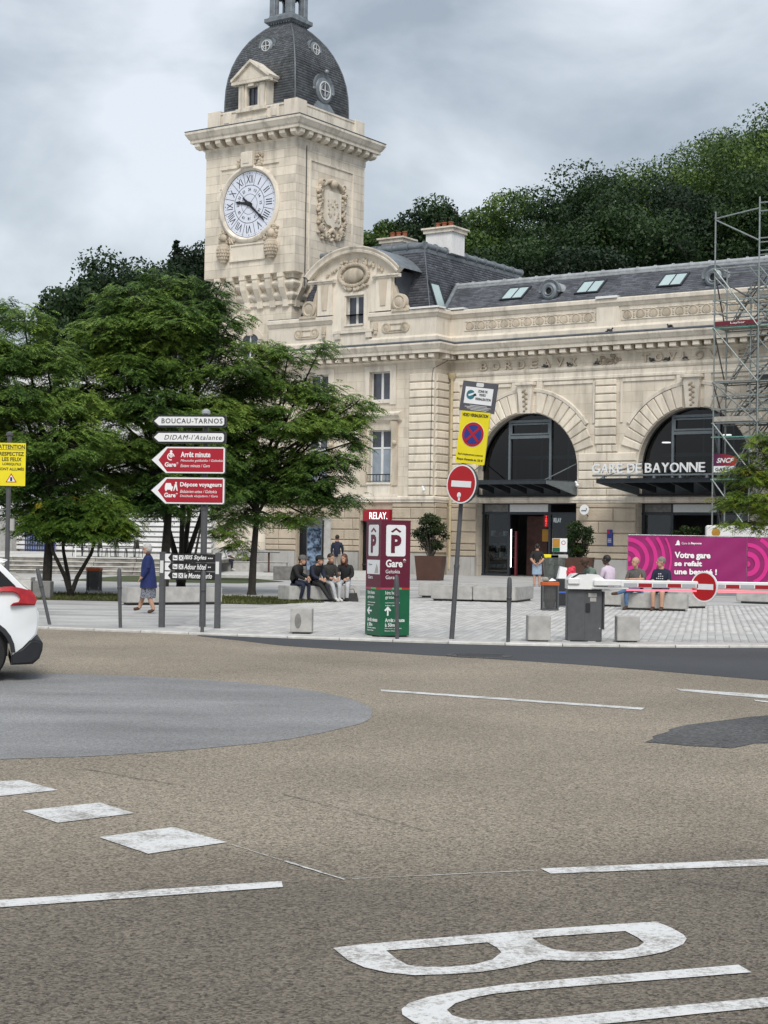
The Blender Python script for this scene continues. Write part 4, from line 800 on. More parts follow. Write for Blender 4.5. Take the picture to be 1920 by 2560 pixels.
# hall roof
HF, HT = (HN + .55, 14.97), (HN + 3.0, 16.8)
b = MB(); b.raw([(-1.0, *HF), (HE, *HF), (HE, *HT), (-1.6, *HT)], [(0, 1, 2, 3)]); b.raw([(-1.6, *HT), (HE, *HT), (HE, HT[0] + 10, HT[1] + .3), (-1.6, HT[0] + 10, HT[1] + .3)], [(0, 1, 2, 3)]); b.obj('hall_roof', 'slate', ST, fix=False)
slates('hall_slates', [((-1.0, *HF), (26, *HF), (26, *HT), (-1.6, *HT))], ST, 'slate_tiles', .32, .2)
roll('ridge_roll', (-1.4, HT[0], HT[1] + .05), (27, HT[0], HT[1] + .05), .14, 1.05, ST, 'zinc_light'); roll('valley_flashing', (-.78, HF[0], HF[1] + .05), (-1.5, HT[0], HT[1] + .05), .13, 5)
b = MB(); b.mould([(-1.5, HT[0] - .12), (27, HT[0] - .12)], [(-.05, 16.55), (.10, 16.52), (.12, 16.72), (-.05, 16.78)]); b.obj('ridge_flashing', 'zinc_light', ST)
HS = (HT[1] - HF[1]) / (HT[0] - HF[0])
def onroof(x, y, off=0.): 
    nz = Vector((0, -HS, 1)).normalized(); return Vector((x, y, HF[1] + HS * (y - HF[0]))) + nz * off
for xs in (3.25, 7.98, 12.86, 19.2, 23):
    y0, y1 = HF[0] + .62, HF[0] + 1.75; w = .72
    b = MB(); C_ = [onroof(xs - w, y0, .09), onroof(xs + w, y0, .09), onroof(xs + w, y1, .09), onroof(xs - w, y1, .09)]
    def fr(b, C_, t, th):
        a = [p for p in C_]; c = sum(C_, Vector()) / 4; i_ = [p + (c - p).normalized() * t for p in C_]; nn = Vector((0, -HS, 1)).normalized() * th
        for k in range(4):
            k2 = (k + 1) % 4; b.raw([a[k] + nn, a[k2] + nn, i_[k2] + nn, i_[k] + nn], [(0, 1, 2, 3)]); b.raw([a[k] + nn, a[k2] + nn, a[k2] - nn * 3, a[k] - nn * 3], [(0, 1, 2, 3)]); b.raw([i_[k] + nn, i_[k2] + nn, i_[k2] - nn, i_[k] - nn], [(0, 1, 2, 3)])
    fr(b, C_, .13, .03); m0, m1 = onroof(xs, y0 + .05, .1), onroof(xs, y1 - .05, .1); b.tube(m0, m1, .03, n=6); sk_ = b.obj('skylight', 'frame_dark', ST)
    for (a, c) in ((xs - w + .09, xs - .03), (xs + .03, xs + w - .09)):
        b = MB(); b.raw([onroof(a, y0 + .09, .09), onroof(c, y0 + .09, .09), onroof(c, y1 - .09, .09), onroof(a, y1 - .09, .09)], [(0, 1, 2, 3)]); b.obj('pane', 'glass_sky', sk_)
# skylight in the pavilion's side slope
def onside(y, z, off=0.): 
    t_ = (z - F0[1]) / (T0[1] - F0[1]); return Vector((XR0 + (XR1 - XR0) * t_ + off * .93, y, z + off * .35))
b = MB(); C_ = [onside(1.75, 15.3, .08), onside(2.75, 15.3, .08), onside(2.75, 16.7, .08), onside(1.75, 16.7, .08)]; c = sum(C_, Vector()) / 4; 
for k in range(4): b.tube(C_[k], C_[(k + 1) % 4], .07, n=4)
sk_ = b.obj('skylight', 'frame_dark', ST); b = MB(); b.raw(C_, [(0, 1, 2, 3)]); b.obj('pane', 'glass_sky', sk_)
def oculus(parent, M4, r=.5, depth=1.6, name='oculus_dormer'):
    """zinc bull's-eye dormer facing -y at the origin"""
    b = MB(); b.lathe([(r * .36, .25), (r * .36, .02), (r * .46, -.03), (r * .52, .03), (r * .72, .0), (r * .95, .06), (r, .14), (r, .3)], 28, (0, 0, 0), 'y'); 
    b.lathe([(r * .98, .14), (r * 1.28, .05), (r * 1.28, .35), (r * .98, .4)], 20, (0, 0, 0), 'y', arc=PI)
    for sx in (-1, 1): b.ell((sx * r * 1.16, .16, -.04), (r * .17, .14, r * .17))
    b.raw([(-r * .8, .1, -r * .9), (r * .8, .1, -r * .9), (r * 1.3, .0, -r * 1.45), (-r * 1.3, .0, -r * 1.45), (-r * .8, .5, -r * .9), (r * .8, .5, -r * .9), (r * 1.3, .5, -r * 1.45), (-r * 1.3, .5, -r * 1.45)], [(0, 1, 2, 3), (1, 5, 6, 2), (0, 3, 7, 4)])
    b.xf(M4); o = b.obj(name, 'zinc', parent, smooth=True)
    g = MB(); g.lathe([(r * 1.0, .2), (r * 1.15, depth * .5), (r * 1.1, depth)], 20, (0, 0, 0), 'y', arc=PI); g.xf(M4); g.obj('barrel_roof', 'zinc_light', o, smooth=True)
    g = MB(); g.lathe([(r * .38, .12), (.001, .12)], 20, (0, 0, 0), 'y'); g.xf(M4); g.obj('pane', 'black', o)
    return o
for x in (5.85, 15.5, 25): oculus(ST, Matrix.Translation((x, HF[0] + .22, 15.72)), .5)
# chimneys
for (x0, x1, y0, y1, z1, npot, col) in ((-3.9, -2.05, 4.8, 6.2, 20.5, 3, 'white_render'), (-7.4, -5.9, 5.2, 6.4, 20.3, 3, 'white_render')):
    b = MB(); b.box(x0, x1, y0, y1, 18.9, z1 - .32); ch = b.obj('chimney', col, ST); b = MB(); b.box(x0 - .12, x1 + .12, y0 - .12, y1 + .12, z1 - .32, z1 - .1); b.box(x0 - .22, x1 + .22, y0 - .22, y1 + .22, z1 - .1, z1); b.obj('chimney_cap', 'trim_stone', ch)
    for i in range(npot): b = MB(); b.lathe([(.15, z1), (.13, z1 + .35), (.16, z1 + .36), (.16, z1 + .42), (.12, z1 + .42), (.12, z1)], 12, (x0 + .4 + i * .45, (y0 + y1) / 2, 0)); b.obj('chimney_pot', 'terracotta', ch)
# --- pavilion dormer with its segmental pediment
DC = -5.55; y = -.06
b = MB(); holes = [(-6.18, -4.92, 14.3, 15.98)]; wallgrid(b, DC - 1.6, DC + 1.1, 12.95, 14.9, [(-6.18, -4.92, 14.3, 14.9)], y, .4); wallgrid(b, DC - 2.75, DC + 2.75, 14.9, 17.1, [(-6.18, -4.92, 14.9, 15.98)], y, .4)
R_, zc = 4.36, 18.62 - 4.36; hw = 2.95; n = 24; a0 = math.asin(hw / R_)
b.raw([(DC - hw, y, 17.1), (DC + hw, y, 17.1)] + [(DC + R_ * math.sin(a0 - 2 * a0 * i / n), y, zc + R_ * math.cos(a0 - 2 * a0 * i / n)) for i in range(n + 1)], [tuple(range(n + 3))])
b.obj('dormer_front', 'cream_plain', ST, fix=False)
for sx in (-1, 1): b = MB(); b.box(DC + sx * 2.75 - .01, DC + sx * 2.75 + .01, y + .1, y + 2.4, 14.8, 17.3); b.obj('dormer_cheek', 'slate', ST)
b = MB(); pr = [(0, y + .05), (0, -.42), (.12, -.46), (.16, -.38), (.30, -.50), (.36, -.50), (.36, y + .05)]; hw2 = 3.32; R2_ = R_ - .18; a1 = math.asin(min(.99, hw2 / (R2_ + .3))); o_ = 0
for i in range(n + 1):
    t_ = -a1 + 2 * a1 * i / n
    for dr, yy in pr: b.v.append((DC + (R2_ + dr) * math.sin(t_), yy, zc + (R2_ + dr) * math.cos(t_)))
k = len(pr)
for i in range(n):
    for j in range(k - 1): b.addf((i * k + j, (i + 1) * k + j, (i + 1) * k + j + 1, i * k + j + 1))
b.addf(tuple(range(k))[::-1], tuple(range(n * k, n * k + k)))
for sx in (-1, 1): a, c = sorted((DC + sx * 1.35, DC + sx * 3.2)); b.box(a, c, -.36, y + .02, 16.92, 17.02); b.box(a, c, -.28, y + .02, 16.82, 16.92)
b.obj('dormer_pediment', 'trim_stone', ST)
b = MB()
for i in range(n):
    t0, t1 = -a1 + 2 * a1 * i / n, -a1 + 2 * a1 * (i + 1) / n; rr = R2_ + .37; P = lambda t, yy: (DC + rr * math.sin(t), yy, zc + rr * math.cos(t)); b.raw([P(t0, -.48), P(t1, -.48), P(t1, 3.2), P(t0, 3.2)], [(0, 1, 2, 3)])
b.obj('dormer_roof', 'zinc', ST, fix=False)
for sx in (-1, 1):
    a, c = sorted((DC + sx * 1.55, DC + sx * 2.6)); b = MB(); b.box(a, c, y - .14, y + .02, 14.95, 16.82); m_ = (a + c) / 2; b.obj('dormer_pilaster', 'cream_plain', ST); b = MB(); b.prism([(m_ - .28, 16.7), (m_ + .28, 16.7), (m_ + .17, 15.25), (m_ - .17, 15.25)], 'y', y - .19, y - .13); b.obj('pilaster_panel', 'carved_stone', ST)
    b = MB(); cxs = DC + sx * 3.2; b.lathe([(.48, .1), (.48, -.2), (.36, -.24), (.30, -.18), (.18, -.24), (.001, -.24)], 22, (cxs, y, 15.38), 'y'); b.prism([(DC + sx * 2.7, 15.0), (DC + sx * 3.75, 14.95), (DC + sx * 3.5, 15.4), (DC + sx * 3.0, 15.75), (DC + sx * 2.8, 16.3), (DC + sx * 2.7, 16.5)][::(1 if sx > 0 else -1)], 'y', y - .08, y + .25); b.box(*sorted((DC + sx * 2.7, DC + sx * 3.9)), y - .2, y + .3, 14.84, 14.98); b.obj('dormer_scroll', 'carved_stone', ST, smooth=True)
window(ST, -6.18, -4.92, 14.3, 15.98, .22); b = MB(); b.box(-6.2, -4.9, y - .12, y + .3, 14.22, 14.33); b.box(-7.0, -4.2, y - .12, y + .02, 13.82, 13.98); b.box(-6.9, -6.5, y - .1, y + .02, 13.5, 13.82); b.box(-4.7, -4.3, y - .1, y + .02, 13.5, 13.82); b.obj('window_sill', 'trim_stone', ST); b = MB(); frame(b, -6.45, -4.65, 14.0, 16.2, y, .2, .06); b.obj('window_surround', 'trim_stone', ST)
b = MB(); cz = 17.15; rnd = random.Random(12); b.ell((DC - .05, y - .1, cz), (.72, .2, .42), 16, 9)           # cartouche with garland
for i in range(46):
    t_ = 2 * PI * i / 46; b.ell((DC - .05 + 1.0 * math.cos(t_), y - .1, cz + .62 * math.sin(t_)), (.15 * rnd.uniform(.7, 1.3), .14, .12), 7, 5, (0, rnd.uniform(0, 3), 0))
for i in range(40):
    t_ = rnd.uniform(-1, 1); b.ell((DC + t_ * 2.0, y - .07, 17.25 + .85 * (1 - t_ * t_) * rnd.uniform(.55, 1.0)), (.13, .1, .09), 7, 4, (0, rnd.uniform(0, 3), 0))
for i in range(26): t_ = rnd.uniform(-1, 1); b.ell((DC + t_ * .95, y - .1, 16.55 - .25 * (1 - abs(t_)) + rnd.uniform(-.08, .08)), (.15, .1, .08), 7, 4, (0, rnd.uniform(0, 3), 0))
b.obj('cartouche', 'carved_stone', ST, smooth=True)
# lower return of the parapet in front of the tower is part of the swept parapet
# ---------------------------------------------------------------- clock tower (own frame, centre of its plan at the origin; front faces -y)
TW = thing('clock_tower', 'square cream stone clock tower with slate dome and lantern', 'clock tower', sloc(-13.4, 3.3), SRZ)
HU, HL = 3.5, 2.8
b = MB(); b.sq([(HL, 0), (HL, 16)]); b.obj('lower_shaft', 'cream_stone', TW, fix=False)
b = MB(); b.sq([(HL + .1, 0), (HL + .1, 1.2), (HL, 1.25)]); b.obj('tower_plinth', 'plinth_stone', TW, fix=False)
b = MB(); b.sq([(HL, 4.0), (HL + .16, 4.1), (HL + .16, 4.3), (HL, 4.4)]); b.obj('tower_string_course', 'trim_stone', TW, fix=False); b = MB(); b.sq([(HL, 12.2), (HL + .12, 12.3), (HL + .3, 12.6), (HL + .3, 12.75), (HL, 12.9)]); b.obj('tower_string_course', 'trim_stone', TW, fix=False)
def arcp(h0, z0, h1, z1, bul, n=7): return [(h0 + (h1 - h0) * i / n + bul * math.sin(PI * i / n), z0 + (z1 - z0) * i / n) for i in range(n + 1)]
pr = [(HL, 15.85), (HL + .14, 15.92), (HL + .14, 16.12), (HL + .05, 16.2)] + arcp(HL + .05, 16.22, HL + .12, 16.72, .26) + [(HL + .12, 16.8)] + arcp(HL + .12, 16.82, HL + .28, 17.42, .34) + [(HL + .42, 17.46), (HL + .42, 17.72), (HU + .02, 17.74)]
b = MB(); b.sq(pr); b.obj('corbel_rolls', 'trim_stone', TW, smooth=True, fix=False)
for i in range(6):                                      # corbels, one stone each
    x = -2.45 + .98 * i; prf = [(-HL + .05, 15.8), (-HL - .18, 15.8), (-HL - .22, 16.2), (-HL - .42, 16.55), (-HL - .62, 16.9), (-HL - .70, 17.3), (-HL - .70, 17.5), (-HL + .05, 17.5)]
    for k in range(4):
        b = MB(); b.prism(prf, 'x', x - .20, x + .20); b.box(x - .22, x + .22, -HL - .76, -HL + .05, 17.5, 17.745); b.xf(Matrix.Rotation(k * PI / 2, 4, 'Z'))
        if k in (0, 1): b.obj('corbel', 'cream_block', TW)
        else: b.obj('corbel', 'cream_block', TW)
b = MB(); b.sq([(HU - .02, 17.735), (HU - .02, 25.75)]); b.obj('shaft_core', 'carved_stone', TW, fix=False)
# ashlar of the two faces in view, stone by stone (the clock's opening is left for its ring)
rows = 15; hz = (25.66 - 17.76) / rows
def inring(x0, x1, z0, z1): 
    dx = 0 if x0 < 0 < x1 else min(abs(x0), abs(x1)); dz = 0 if z0 < 22.08 < z1 else min(abs(z0 - 22.08), abs(z1 - 22.08)); return math.hypot(max(abs(x0), abs(x1)), max(abs(z0 - 22.08), abs(z1 - 22.08))) < 2.25
for j in range(rows):
    z0, z1 = 17.76 + j * hz, 17.76 + (j + 1) * hz; cuts = [-3.5, -2.6, -1.3, 0.0, 1.3, 2.6, 3.5] if j % 2 else [-3.5, -1.95, -.65, .65, 1.95, 3.5]
    for i in range(len(cuts) - 1):
        if not inring(cuts[i], cuts[i + 1], z0, z1): block(TW, 'ashlar_stone', cuts[i] + .004, cuts[i + 1] - .004, z0 + .005, z1 - .005, -HU + .02, .03, 'cream_block', .006)
        block(TW, 'ashlar_stone', cuts[i] + .004, cuts[i + 1] - .004, z0 + .005, z1 - .005, HU - .02, .03, 'cream_block', .006, side='x')
FY = -HU - .01
# clock
CZ = 22.08
ck = MB(); ck.lathe([(2.02, .1), (2.02, -.02), (2.06, -.12), (2.16, -.2), (2.28, -.17), (2.36, -.08), (2.36, .06)], 64, (0, FY, CZ), 'y'); ck.obj('clock_ring', 'trim_stone', TW, smooth=True)
d = MB(); d.lathe([(2.04, -.015), (.001, -.015)], 64, (0, FY, CZ), 'y'); dial = d.obj('clock_dial', 'clock_white', TW)
YD = FY - .018
def ringline(r, w, name='dial_circle'):
    b = MB(); n = 64
    for i in range(n):
        t0, t1 = 2 * PI * i / n, 2 * PI * (i + 1) / n; b.raw([(r * math.cos(t0), YD, CZ + r * math.sin(t0)), ((r + w) * math.cos(t0), YD, CZ + (r + w) * math.sin(t0)), ((r + w) * math.cos(t1), YD, CZ + (r + w) * math.sin(t1)), (r * math.cos(t1), YD, CZ + r * math.sin(t1))], [(0, 1, 2, 3)])
    b.obj(name, 'sign_black', dial)
ringline(1.13, .035); ringline(.60, .025); ringline(1.99, .03)
ROM = ['XII', 'I', 'II', 'III', 'IIII', 'V', 'VI', 'VII', 'VIII', 'IX', 'X', 'XI']
for k in range(12):
    a = 2 * PI * k / 12; R4 = Matrix.Translation((0, YD - .002, CZ)) @ Matrix.Rotation(a, 4, 'Y')
    w = {'I': .03, 'II': .10, 'III': .17, 'IIII': .24, 'V': .16, 'VI': .2, 'VII': .25, 'VIII': .31, 'IX': .2, 'X': .16, 'XI': .2, 'XII': .26}[ROM[k]]
    text(ROM[k], -w, w, 1.28, 1.76, 0, 'sign_black', dial, 'roman_numeral', .003, bold=.0, mat4=R4)
    text(str(12 + (k if k else 12)), -.10, .10, .80, .98, 0, 'sign_black', dial, 'hour_number', .003, bold=.02, mat4=R4)
    b = MB(); b.box(-.014, .014, -.003, .001, 1.16, 1.98); b.xf(Matrix.Translation((0, YD, CZ)) @ Matrix.Rotation(a + PI / 12, 4, 'Y')); b.obj('dial_line', 'sign_black', dial)
    b = MB()
    for q in range(5): t = 2 * PI * (k * 5 + q) / 60; b.ell((1.88 * math.sin(t), YD, CZ + 1.88 * math.cos(t)), (.035 if q == 0 else .02, .004, .035 if q == 0 else .02), 8, 4)
    b.obj('minute_dots', 'sign_black', dial)
for a in (rad(45), rad(135)):
    b = MB(); b.box(-.012, .012, -.004, .0, -1.14, 1.14); b.xf(Matrix.Translation((0, YD, CZ)) @ Matrix.Rotation(a, 4, 'Y')); b.obj('dial_line', 'sign_black', dial)
for nm, a, L, w, tail in (('hour_hand', rad(281), 1.05, .10, .25), ('minute_hand', rad(132), 1.62, .085, .62)):
    b = MB(); b.prism([(-w * .5, -tail), (w * .5, -tail), (w, -.1), (w, .2), (w * .6, L * .62), (w * 1.1, L * .72), (w * .25, L), (-w * .25, L), (-w * 1.1, L * .72), (-w * .6, L * .62), (-w, .2), (-w, -.1)], 'y', -.02, .0); b.lathe([(.15, 0), (.15, -.03), (.001, -.04)], 16, (0, 0, 0), 'y')
    b.xf(Matrix.Translation((0, YD - .03 - (.03 if nm[0] == 'm' else 0), CZ)) @ Matrix.Rotation(a, 4, 'Y')); b.obj(nm, 'sign_black', TW)
# keystone over the clock, panel lines, plaque, carvings, pine cones
b = MB(); b.cbox(-.46, .42, FY - .38, FY, 24.28, 25.2, .03); o = b.obj('clock_keystone', 'trim_stone', TW); b = MB(); b.box(-.26, .22, FY - .42, FY - .37, 24.5, 24.98); b.obj('keystone_panel', 'cream_plain', o)
b = MB(); b.box(-2.3, -.8, FY - .09, FY, 24.36, 24.46); b.box(-2.3, -2.2, FY - .06, FY, 23.2, 24.36); b.obj('panel_border', 'trim_stone', TW); b = MB(); b.box(.7, 2.25, FY - .09, FY, 24.36, 24.46); b.obj('panel_border', 'trim_stone', TW)
rnd = random.Random(21)
def tcarv(name, cx, cz, w, h, n, s=.1):
    b = MB()
    for i in range(n):
        a = rnd.uniform(0, 2 * PI); r = math.sqrt(rnd.random()); b.ell((cx + w * r * math.cos(a), FY - .06, cz + h * r * math.sin(a)), (s * rnd.uniform(.6, 1.4), .12, s * rnd.uniform(.5, 1.2)), 8, 5, (0, rnd.uniform(0, 3), 0))
    return b.obj(name, 'carved_stone', TW, smooth=True)
tcarv('leaf_carving', .72, 24.72, .32, .42, 26); tcarv('leaf_carving', -.72, 24.6, .18, .32, 14)
tcarv('leaf_carving', -1.85, 20.25, .5, .42, 34); tcarv('leaf_carving', 1.85, 20.25, .5, .42, 34); tcarv('leaf_carving', -1.25, 19.95, .35, .15, 12); tcarv('leaf_carving', 1.25, 19.95, .35, .15, 12)
for cx in (-1.87, 1.83):
    b = MB(); b.ell((cx, FY - .16, 20.15), (.26, .22, .26)); b.lathe([(.001, 18.55), (.2, 18.66), (.36, 18.95), (.42, 19.25), (.40, 19.55), (.3, 19.75), (.34, 19.85), (.001, 19.9)], 16, (cx, FY - .12, 0))
    for j in range(6):
        for i in range(9): a = PI + PI * (i + .5 * (j % 2)) / 8.5; r = [.2, .33, .41, .43, .4, .33][j]; b.ell((cx + r * math.cos(a), FY - .12 + r * math.sin(a), 18.72 + j * .18), (.075, .06, .085), 6, 4)
    b.obj('pine_cone_drop', 'carved_stone', TW, smooth=True)
b = MB(); b.box(-1.42, 1.36, FY - .05, FY, 18.66, 19.70); o = b.obj('name_plaque', 'cream_plain', TW); b = MB(); frame(b, -1.42, 1.36, 18.66, 19.70, FY - .05, .1, .06); b.box(-.03, .0, FY - .055, FY - .04, 18.76, 19.6); b.obj('plaque_border', 'trim_stone', o)
# side face with its coat of arms
FX = HU + .012
b = MB(); b.box(FX - .02, FX + .07, -2.2, 2.26, 24.60, 24.70); b.box(FX - .02, FX + .07, 2.18, 2.28, 18.0, 24.60); b.box(FX - .02, FX + .07, -2.2, -2.1, 18.0, 24.60); b.obj('panel_border', 'trim_stone', TW)
b = MB(); b.prism([(-.80, 23.08), (.88, 23.08), (.88, 21.25), (.7, 21.0), (.3, 20.98), (.05, 20.8), (-.2, 20.98), (-.6, 21.0), (-.80, 21.25)], 'x', FX, FX + .16); sh = b.obj('shield', 'cream_plain', TW)
b = MB()
for i in range(26): b.ell((FX + .17, rnd.uniform(-.55, .6), rnd.uniform(21.25, 22.6)), (.035, .12 * rnd.uniform(.5, 1.2), .12 * rnd.uniform(.5, 1.3)), 7, 4)
b.obj('shield_carving', 'carved_stone', sh, smooth=True)
b = MB()
def scroll(y, z, r): b.lathe([(r, -.02), (r, .2), (r * .7, .26), (r * .55, .18), (r * .3, .24), (.001, .26)], 14, (FX, y, z), 'x')
for s_ in (-1, 1):
    for z, yo, r in ((23.45, 1.05, .26), (23.0, 1.28, .2), (21.2, 1.2, .2), (20.75, 1.0, .3), (20.35, .55, .24)): scroll(.03 + s_ * yo, z, r)
    for k in range(22): b.ell((FX + .1, .03 + s_ * (1.2 + .22 * rnd.uniform(-1, 1)), 21.0 + k * .105), (.12, .15 * rnd.uniform(.6, 1.2), .12), 7, 5)
for k in range(22): t = -1 + 2 * k / 21; b.ell((FX + .14, .03 + t * .95, 23.35 + .38 * (1 - t * t)), (.16, .14, .14), 7, 5)
for k in range(24): t = -1 + 2 * k / 23; b.ell((FX + .12, .03 + t * 1.15, 20.55 + .18 * math.cos(t * 6)), (.12, .12, .16), 7, 5)
for k in range(20): b.ell((FX + .08, .03 + rnd.uniform(-1.5, 1.5), 20.2 + rnd.uniform(-.15, .3)), (.1, .14, .1), 7, 5)
b.ell((FX + .2, .03, 23.55), (.22, .32, .26)); b.obj('coat_of_arms', 'carved_stone', TW, smooth=True)
b = MB(); b.tube((FX + .05, -2.55, 17.0), (FX + .05, -2.55, 25.4), .03, n=6); b.obj('lightning_cable', 'dark_metal', TW)
# cornice with modillions
b = MB(); b.sq([(HU, 25.2), (HU + .05, 25.3), (HU + .05, 25.62), (HU + .16, 25.72), (HU + .2, 26.1), (HU + .72, 26.12), (HU + .72, 26.3), (HU + .80, 26.36), (HU + .92, 26.58), (HU + .96, 26.64), (HU + .96, 26.78), (HU + .92, 26.8)]); b.obj('tower_cornice', 'trim_stone', TW, fix=False)
b = MB(); b.sq([(HU + .92, 26.795), (HU + .98, 26.80), (HU + .98, 26.84), (HU - .3, 27.02)]); b.obj('cornice_flashing', 'zinc_dark', TW, fix=False)
b = MB(); b.sq([(HU + .165, 25.73), (HU + .21, 26.095), (HU + .6, 26.112)]); b.obj('modillion_band', 'carved_dark', TW, fix=False)  # darkened like the dentil band: stain plus painted-in shade of the gaps
for k in range(4):
    for i in range(10):
        x = -3.72 + i * .827; b = MB(); b.prism([(-HU - .15, 25.74), (-HU - .5, 25.78), (-HU - .64, 25.9), (-HU - .66, 26.11), (-HU - .15, 26.11)], 'x', x - .2, x + .2); b.xf(Matrix.Rotation(k * PI / 2, 4, 'Z'))
        if k in (0, 1): b.obj('modillion', 'trim_stone', TW)
# attic
b = MB(); b.sq([(3.36, 26.9), (3.36, 27.82), (3.42, 27.86), (3.42, 27.96), (3.0, 27.98)]); b.obj('attic_parapet', 'cream_plain', TW, fix=False)
b = MB(); b.sq([(3.40, 27.965), (3.4, 28.0), (2.7, 28.08)]); b.obj('attic_flashing', 'zinc', TW, fix=False)
for sx in (-1, 1):
    for sy in (-1, 1): cx, cy = sx * 2.98, sy * 2.98; b = MB(); b.cbox(cx - .5, cx + .5, cy - .5, cy + .5, 26.92, 28.1, .02); b.obj('attic_pier', 'cream_plain', TW)
for x in (-1.95, 1.75): b = MB(); b.cbox(x - .32, x + .32, -3.46, -3.3, 27.05, 27.9, .02); o = b.obj('attic_panel', 'trim_stone', TW); b = MB(); b.box(x - .18, x + .18, -3.5, -3.45, 27.25, 27.7); b.obj('panel_boss', 'cream_plain', o)
b = MB(); b.box(3.36, 3.40, -2.3, 2.3, 27.1, 27.75); b.obj('attic_panel', 'trim_stone', TW)
# dome
DP = [(2.74, 28.0), (2.73, 28.8), (2.69, 29.6), (2.6, 30.3), (2.44, 31.0), (2.24, 31.6), (2.0, 32.15), (1.72, 32.65), (1.38, 33.1), (1.02, 33.5), (.80, 33.68)]
b = MB(); b.sq(DP); b.obj('dome', 'slate_dome', TW, fix=False)
q = []
for k in range(4):
    R4 = Matrix.Rotation(k * PI / 2, 4, 'Z')
    if k > 1: continue
    for i in range(len(DP) - 1):
        (h0, z0), (h1, z1) = DP[i], DP[i + 1]; q.append(tuple(R4 @ Vector(p) for p in ((-h0, -h0, z0), (h0, -h0, z0), (h1, -h1, z1), (-h1, -h1, z1))))
slates('dome_slates', q, TW, 'slate_tiles_dome', .26, .15)
for sx in (-1, 1):
    for sy in (-1, 1): b = MB(); b.sweep([(sx * h, sy * h, z) for h, z in DP], [.05] * len(DP), 6); b.obj('dome_hip', 'zinc_dark', TW, smooth=True)
# stone dormer in the dome
b = MB(); wallgrid(b, -1.1, 1.1, 27.05, 29.55, [(-.42, .42, 27.98, 29.25)], -3.4, .35); b.box(-1.1, -1.08, -3.4, -2.3, 27.6, 29.55); b.box(1.08, 1.1, -3.4, -2.3, 27.6, 29.55); dm = b.obj('stone_dormer', 'cream_plain', TW, fix=False)
b = MB(); b.prism([(-1.4, 29.5), (1.4, 29.5), (1.4, 29.66), (0, 30.68), (-1.4, 29.66)], 'y', -3.55, -1.9); b.prism([(-1.05, 29.68), (1.05, 29.68), (0, 30.4)], 'y', -3.57, -3.5); b.obj('pediment', 'cream_plain', dm)
b = MB()
for sx in (-1, 1): b.raw([(sx * 1.46, -3.72, 29.62), (0, -3.72, 30.69), (0, -3.72, 30.86), (sx * 1.52, -3.72, 29.76), (sx * 1.46, -1.9, 29.62), (0, -1.9, 30.69), (0, -1.9, 30.86), (sx * 1.52, -1.9, 29.76)], [(0, 1, 2, 3), (0, 4, 5, 1), (3, 2, 6, 7), (0, 3, 7, 4)])
b.box(-1.46, 1.46, -3.68, -3.3, 29.44, 29.62); b.obj('pediment_moulding', 'trim_stone', dm)
b = MB()
for sx in (-1, 1): a, c = sorted((sx * .62, sx * 1.0)); b.box(a, c, -3.52, -3.38, 27.95, 29.4)
b.box(-1.15, 1.15, -3.6, -3.38, 27.75, 27.95); b.box(-1.25, 1.25, -3.62, -3.38, 27.05, 27.3); b.box(-.2, .2, -3.6, -3.4, 29.25, 29.5); frame(b, -.58, .58, 27.95, 29.4, -3.4, .14, .05); b.obj('dormer_pilaster', 'trim_stone', dm)
b = MB(); b.box(-.36, .36, -3.2, -3.17, 28.0, 29.2); o = b.obj('dormer_window', 'glass_window', dm); b = MB(); b.box(-.36, -.29, -3.25, -3.2, 28, 29.2); b.box(.29, .36, -3.25, -3.2, 28, 29.2); b.box(-.02, .02, -3.25, -3.2, 28, 29.2); b.obj('frame', 'frame_dark', o)
def dome_oculus(r, M4, cross=True, big=False):
    o = oculus(TW, M4, r, 1.3); g = MB(); g.lathe([(r * .7, .04), (.001, .04)], 22, (0, 0, 0), 'y'); g.xf(M4); g.obj('pane', 'glass_window', o)
    g = MB(); g.lathe([(r * .7, .03), (r * .7, -.03), (r * .62, -.03), (r * .62, .03)], 22, (0, 0, 0), 'y'); g.box(-r * .62, r * .62, -.02, .02, -.025, .025); g.box(-.025, .025, -.02, .02, -r * .62, r * .62); g.xf(M4); g.obj('window_cross', 'white_frame', o); return o
RR = Matrix.Rotation(PI / 2, 4, 'Z')
dome_oculus(.48, Matrix.Translation((0, -2.2, 32.05))); dome_oculus(.48, RR @ Matrix.Translation((0, -2.2, 32.05)))
dome_oculus(.82, RR @ Matrix.Translation((.1, -2.86, 29.42)))
b = MB(); b.ell((2.95, .1, 30.55), (.16, .16, .16)); b.obj('oculus_ball', 'zinc', TW, smooth=True)
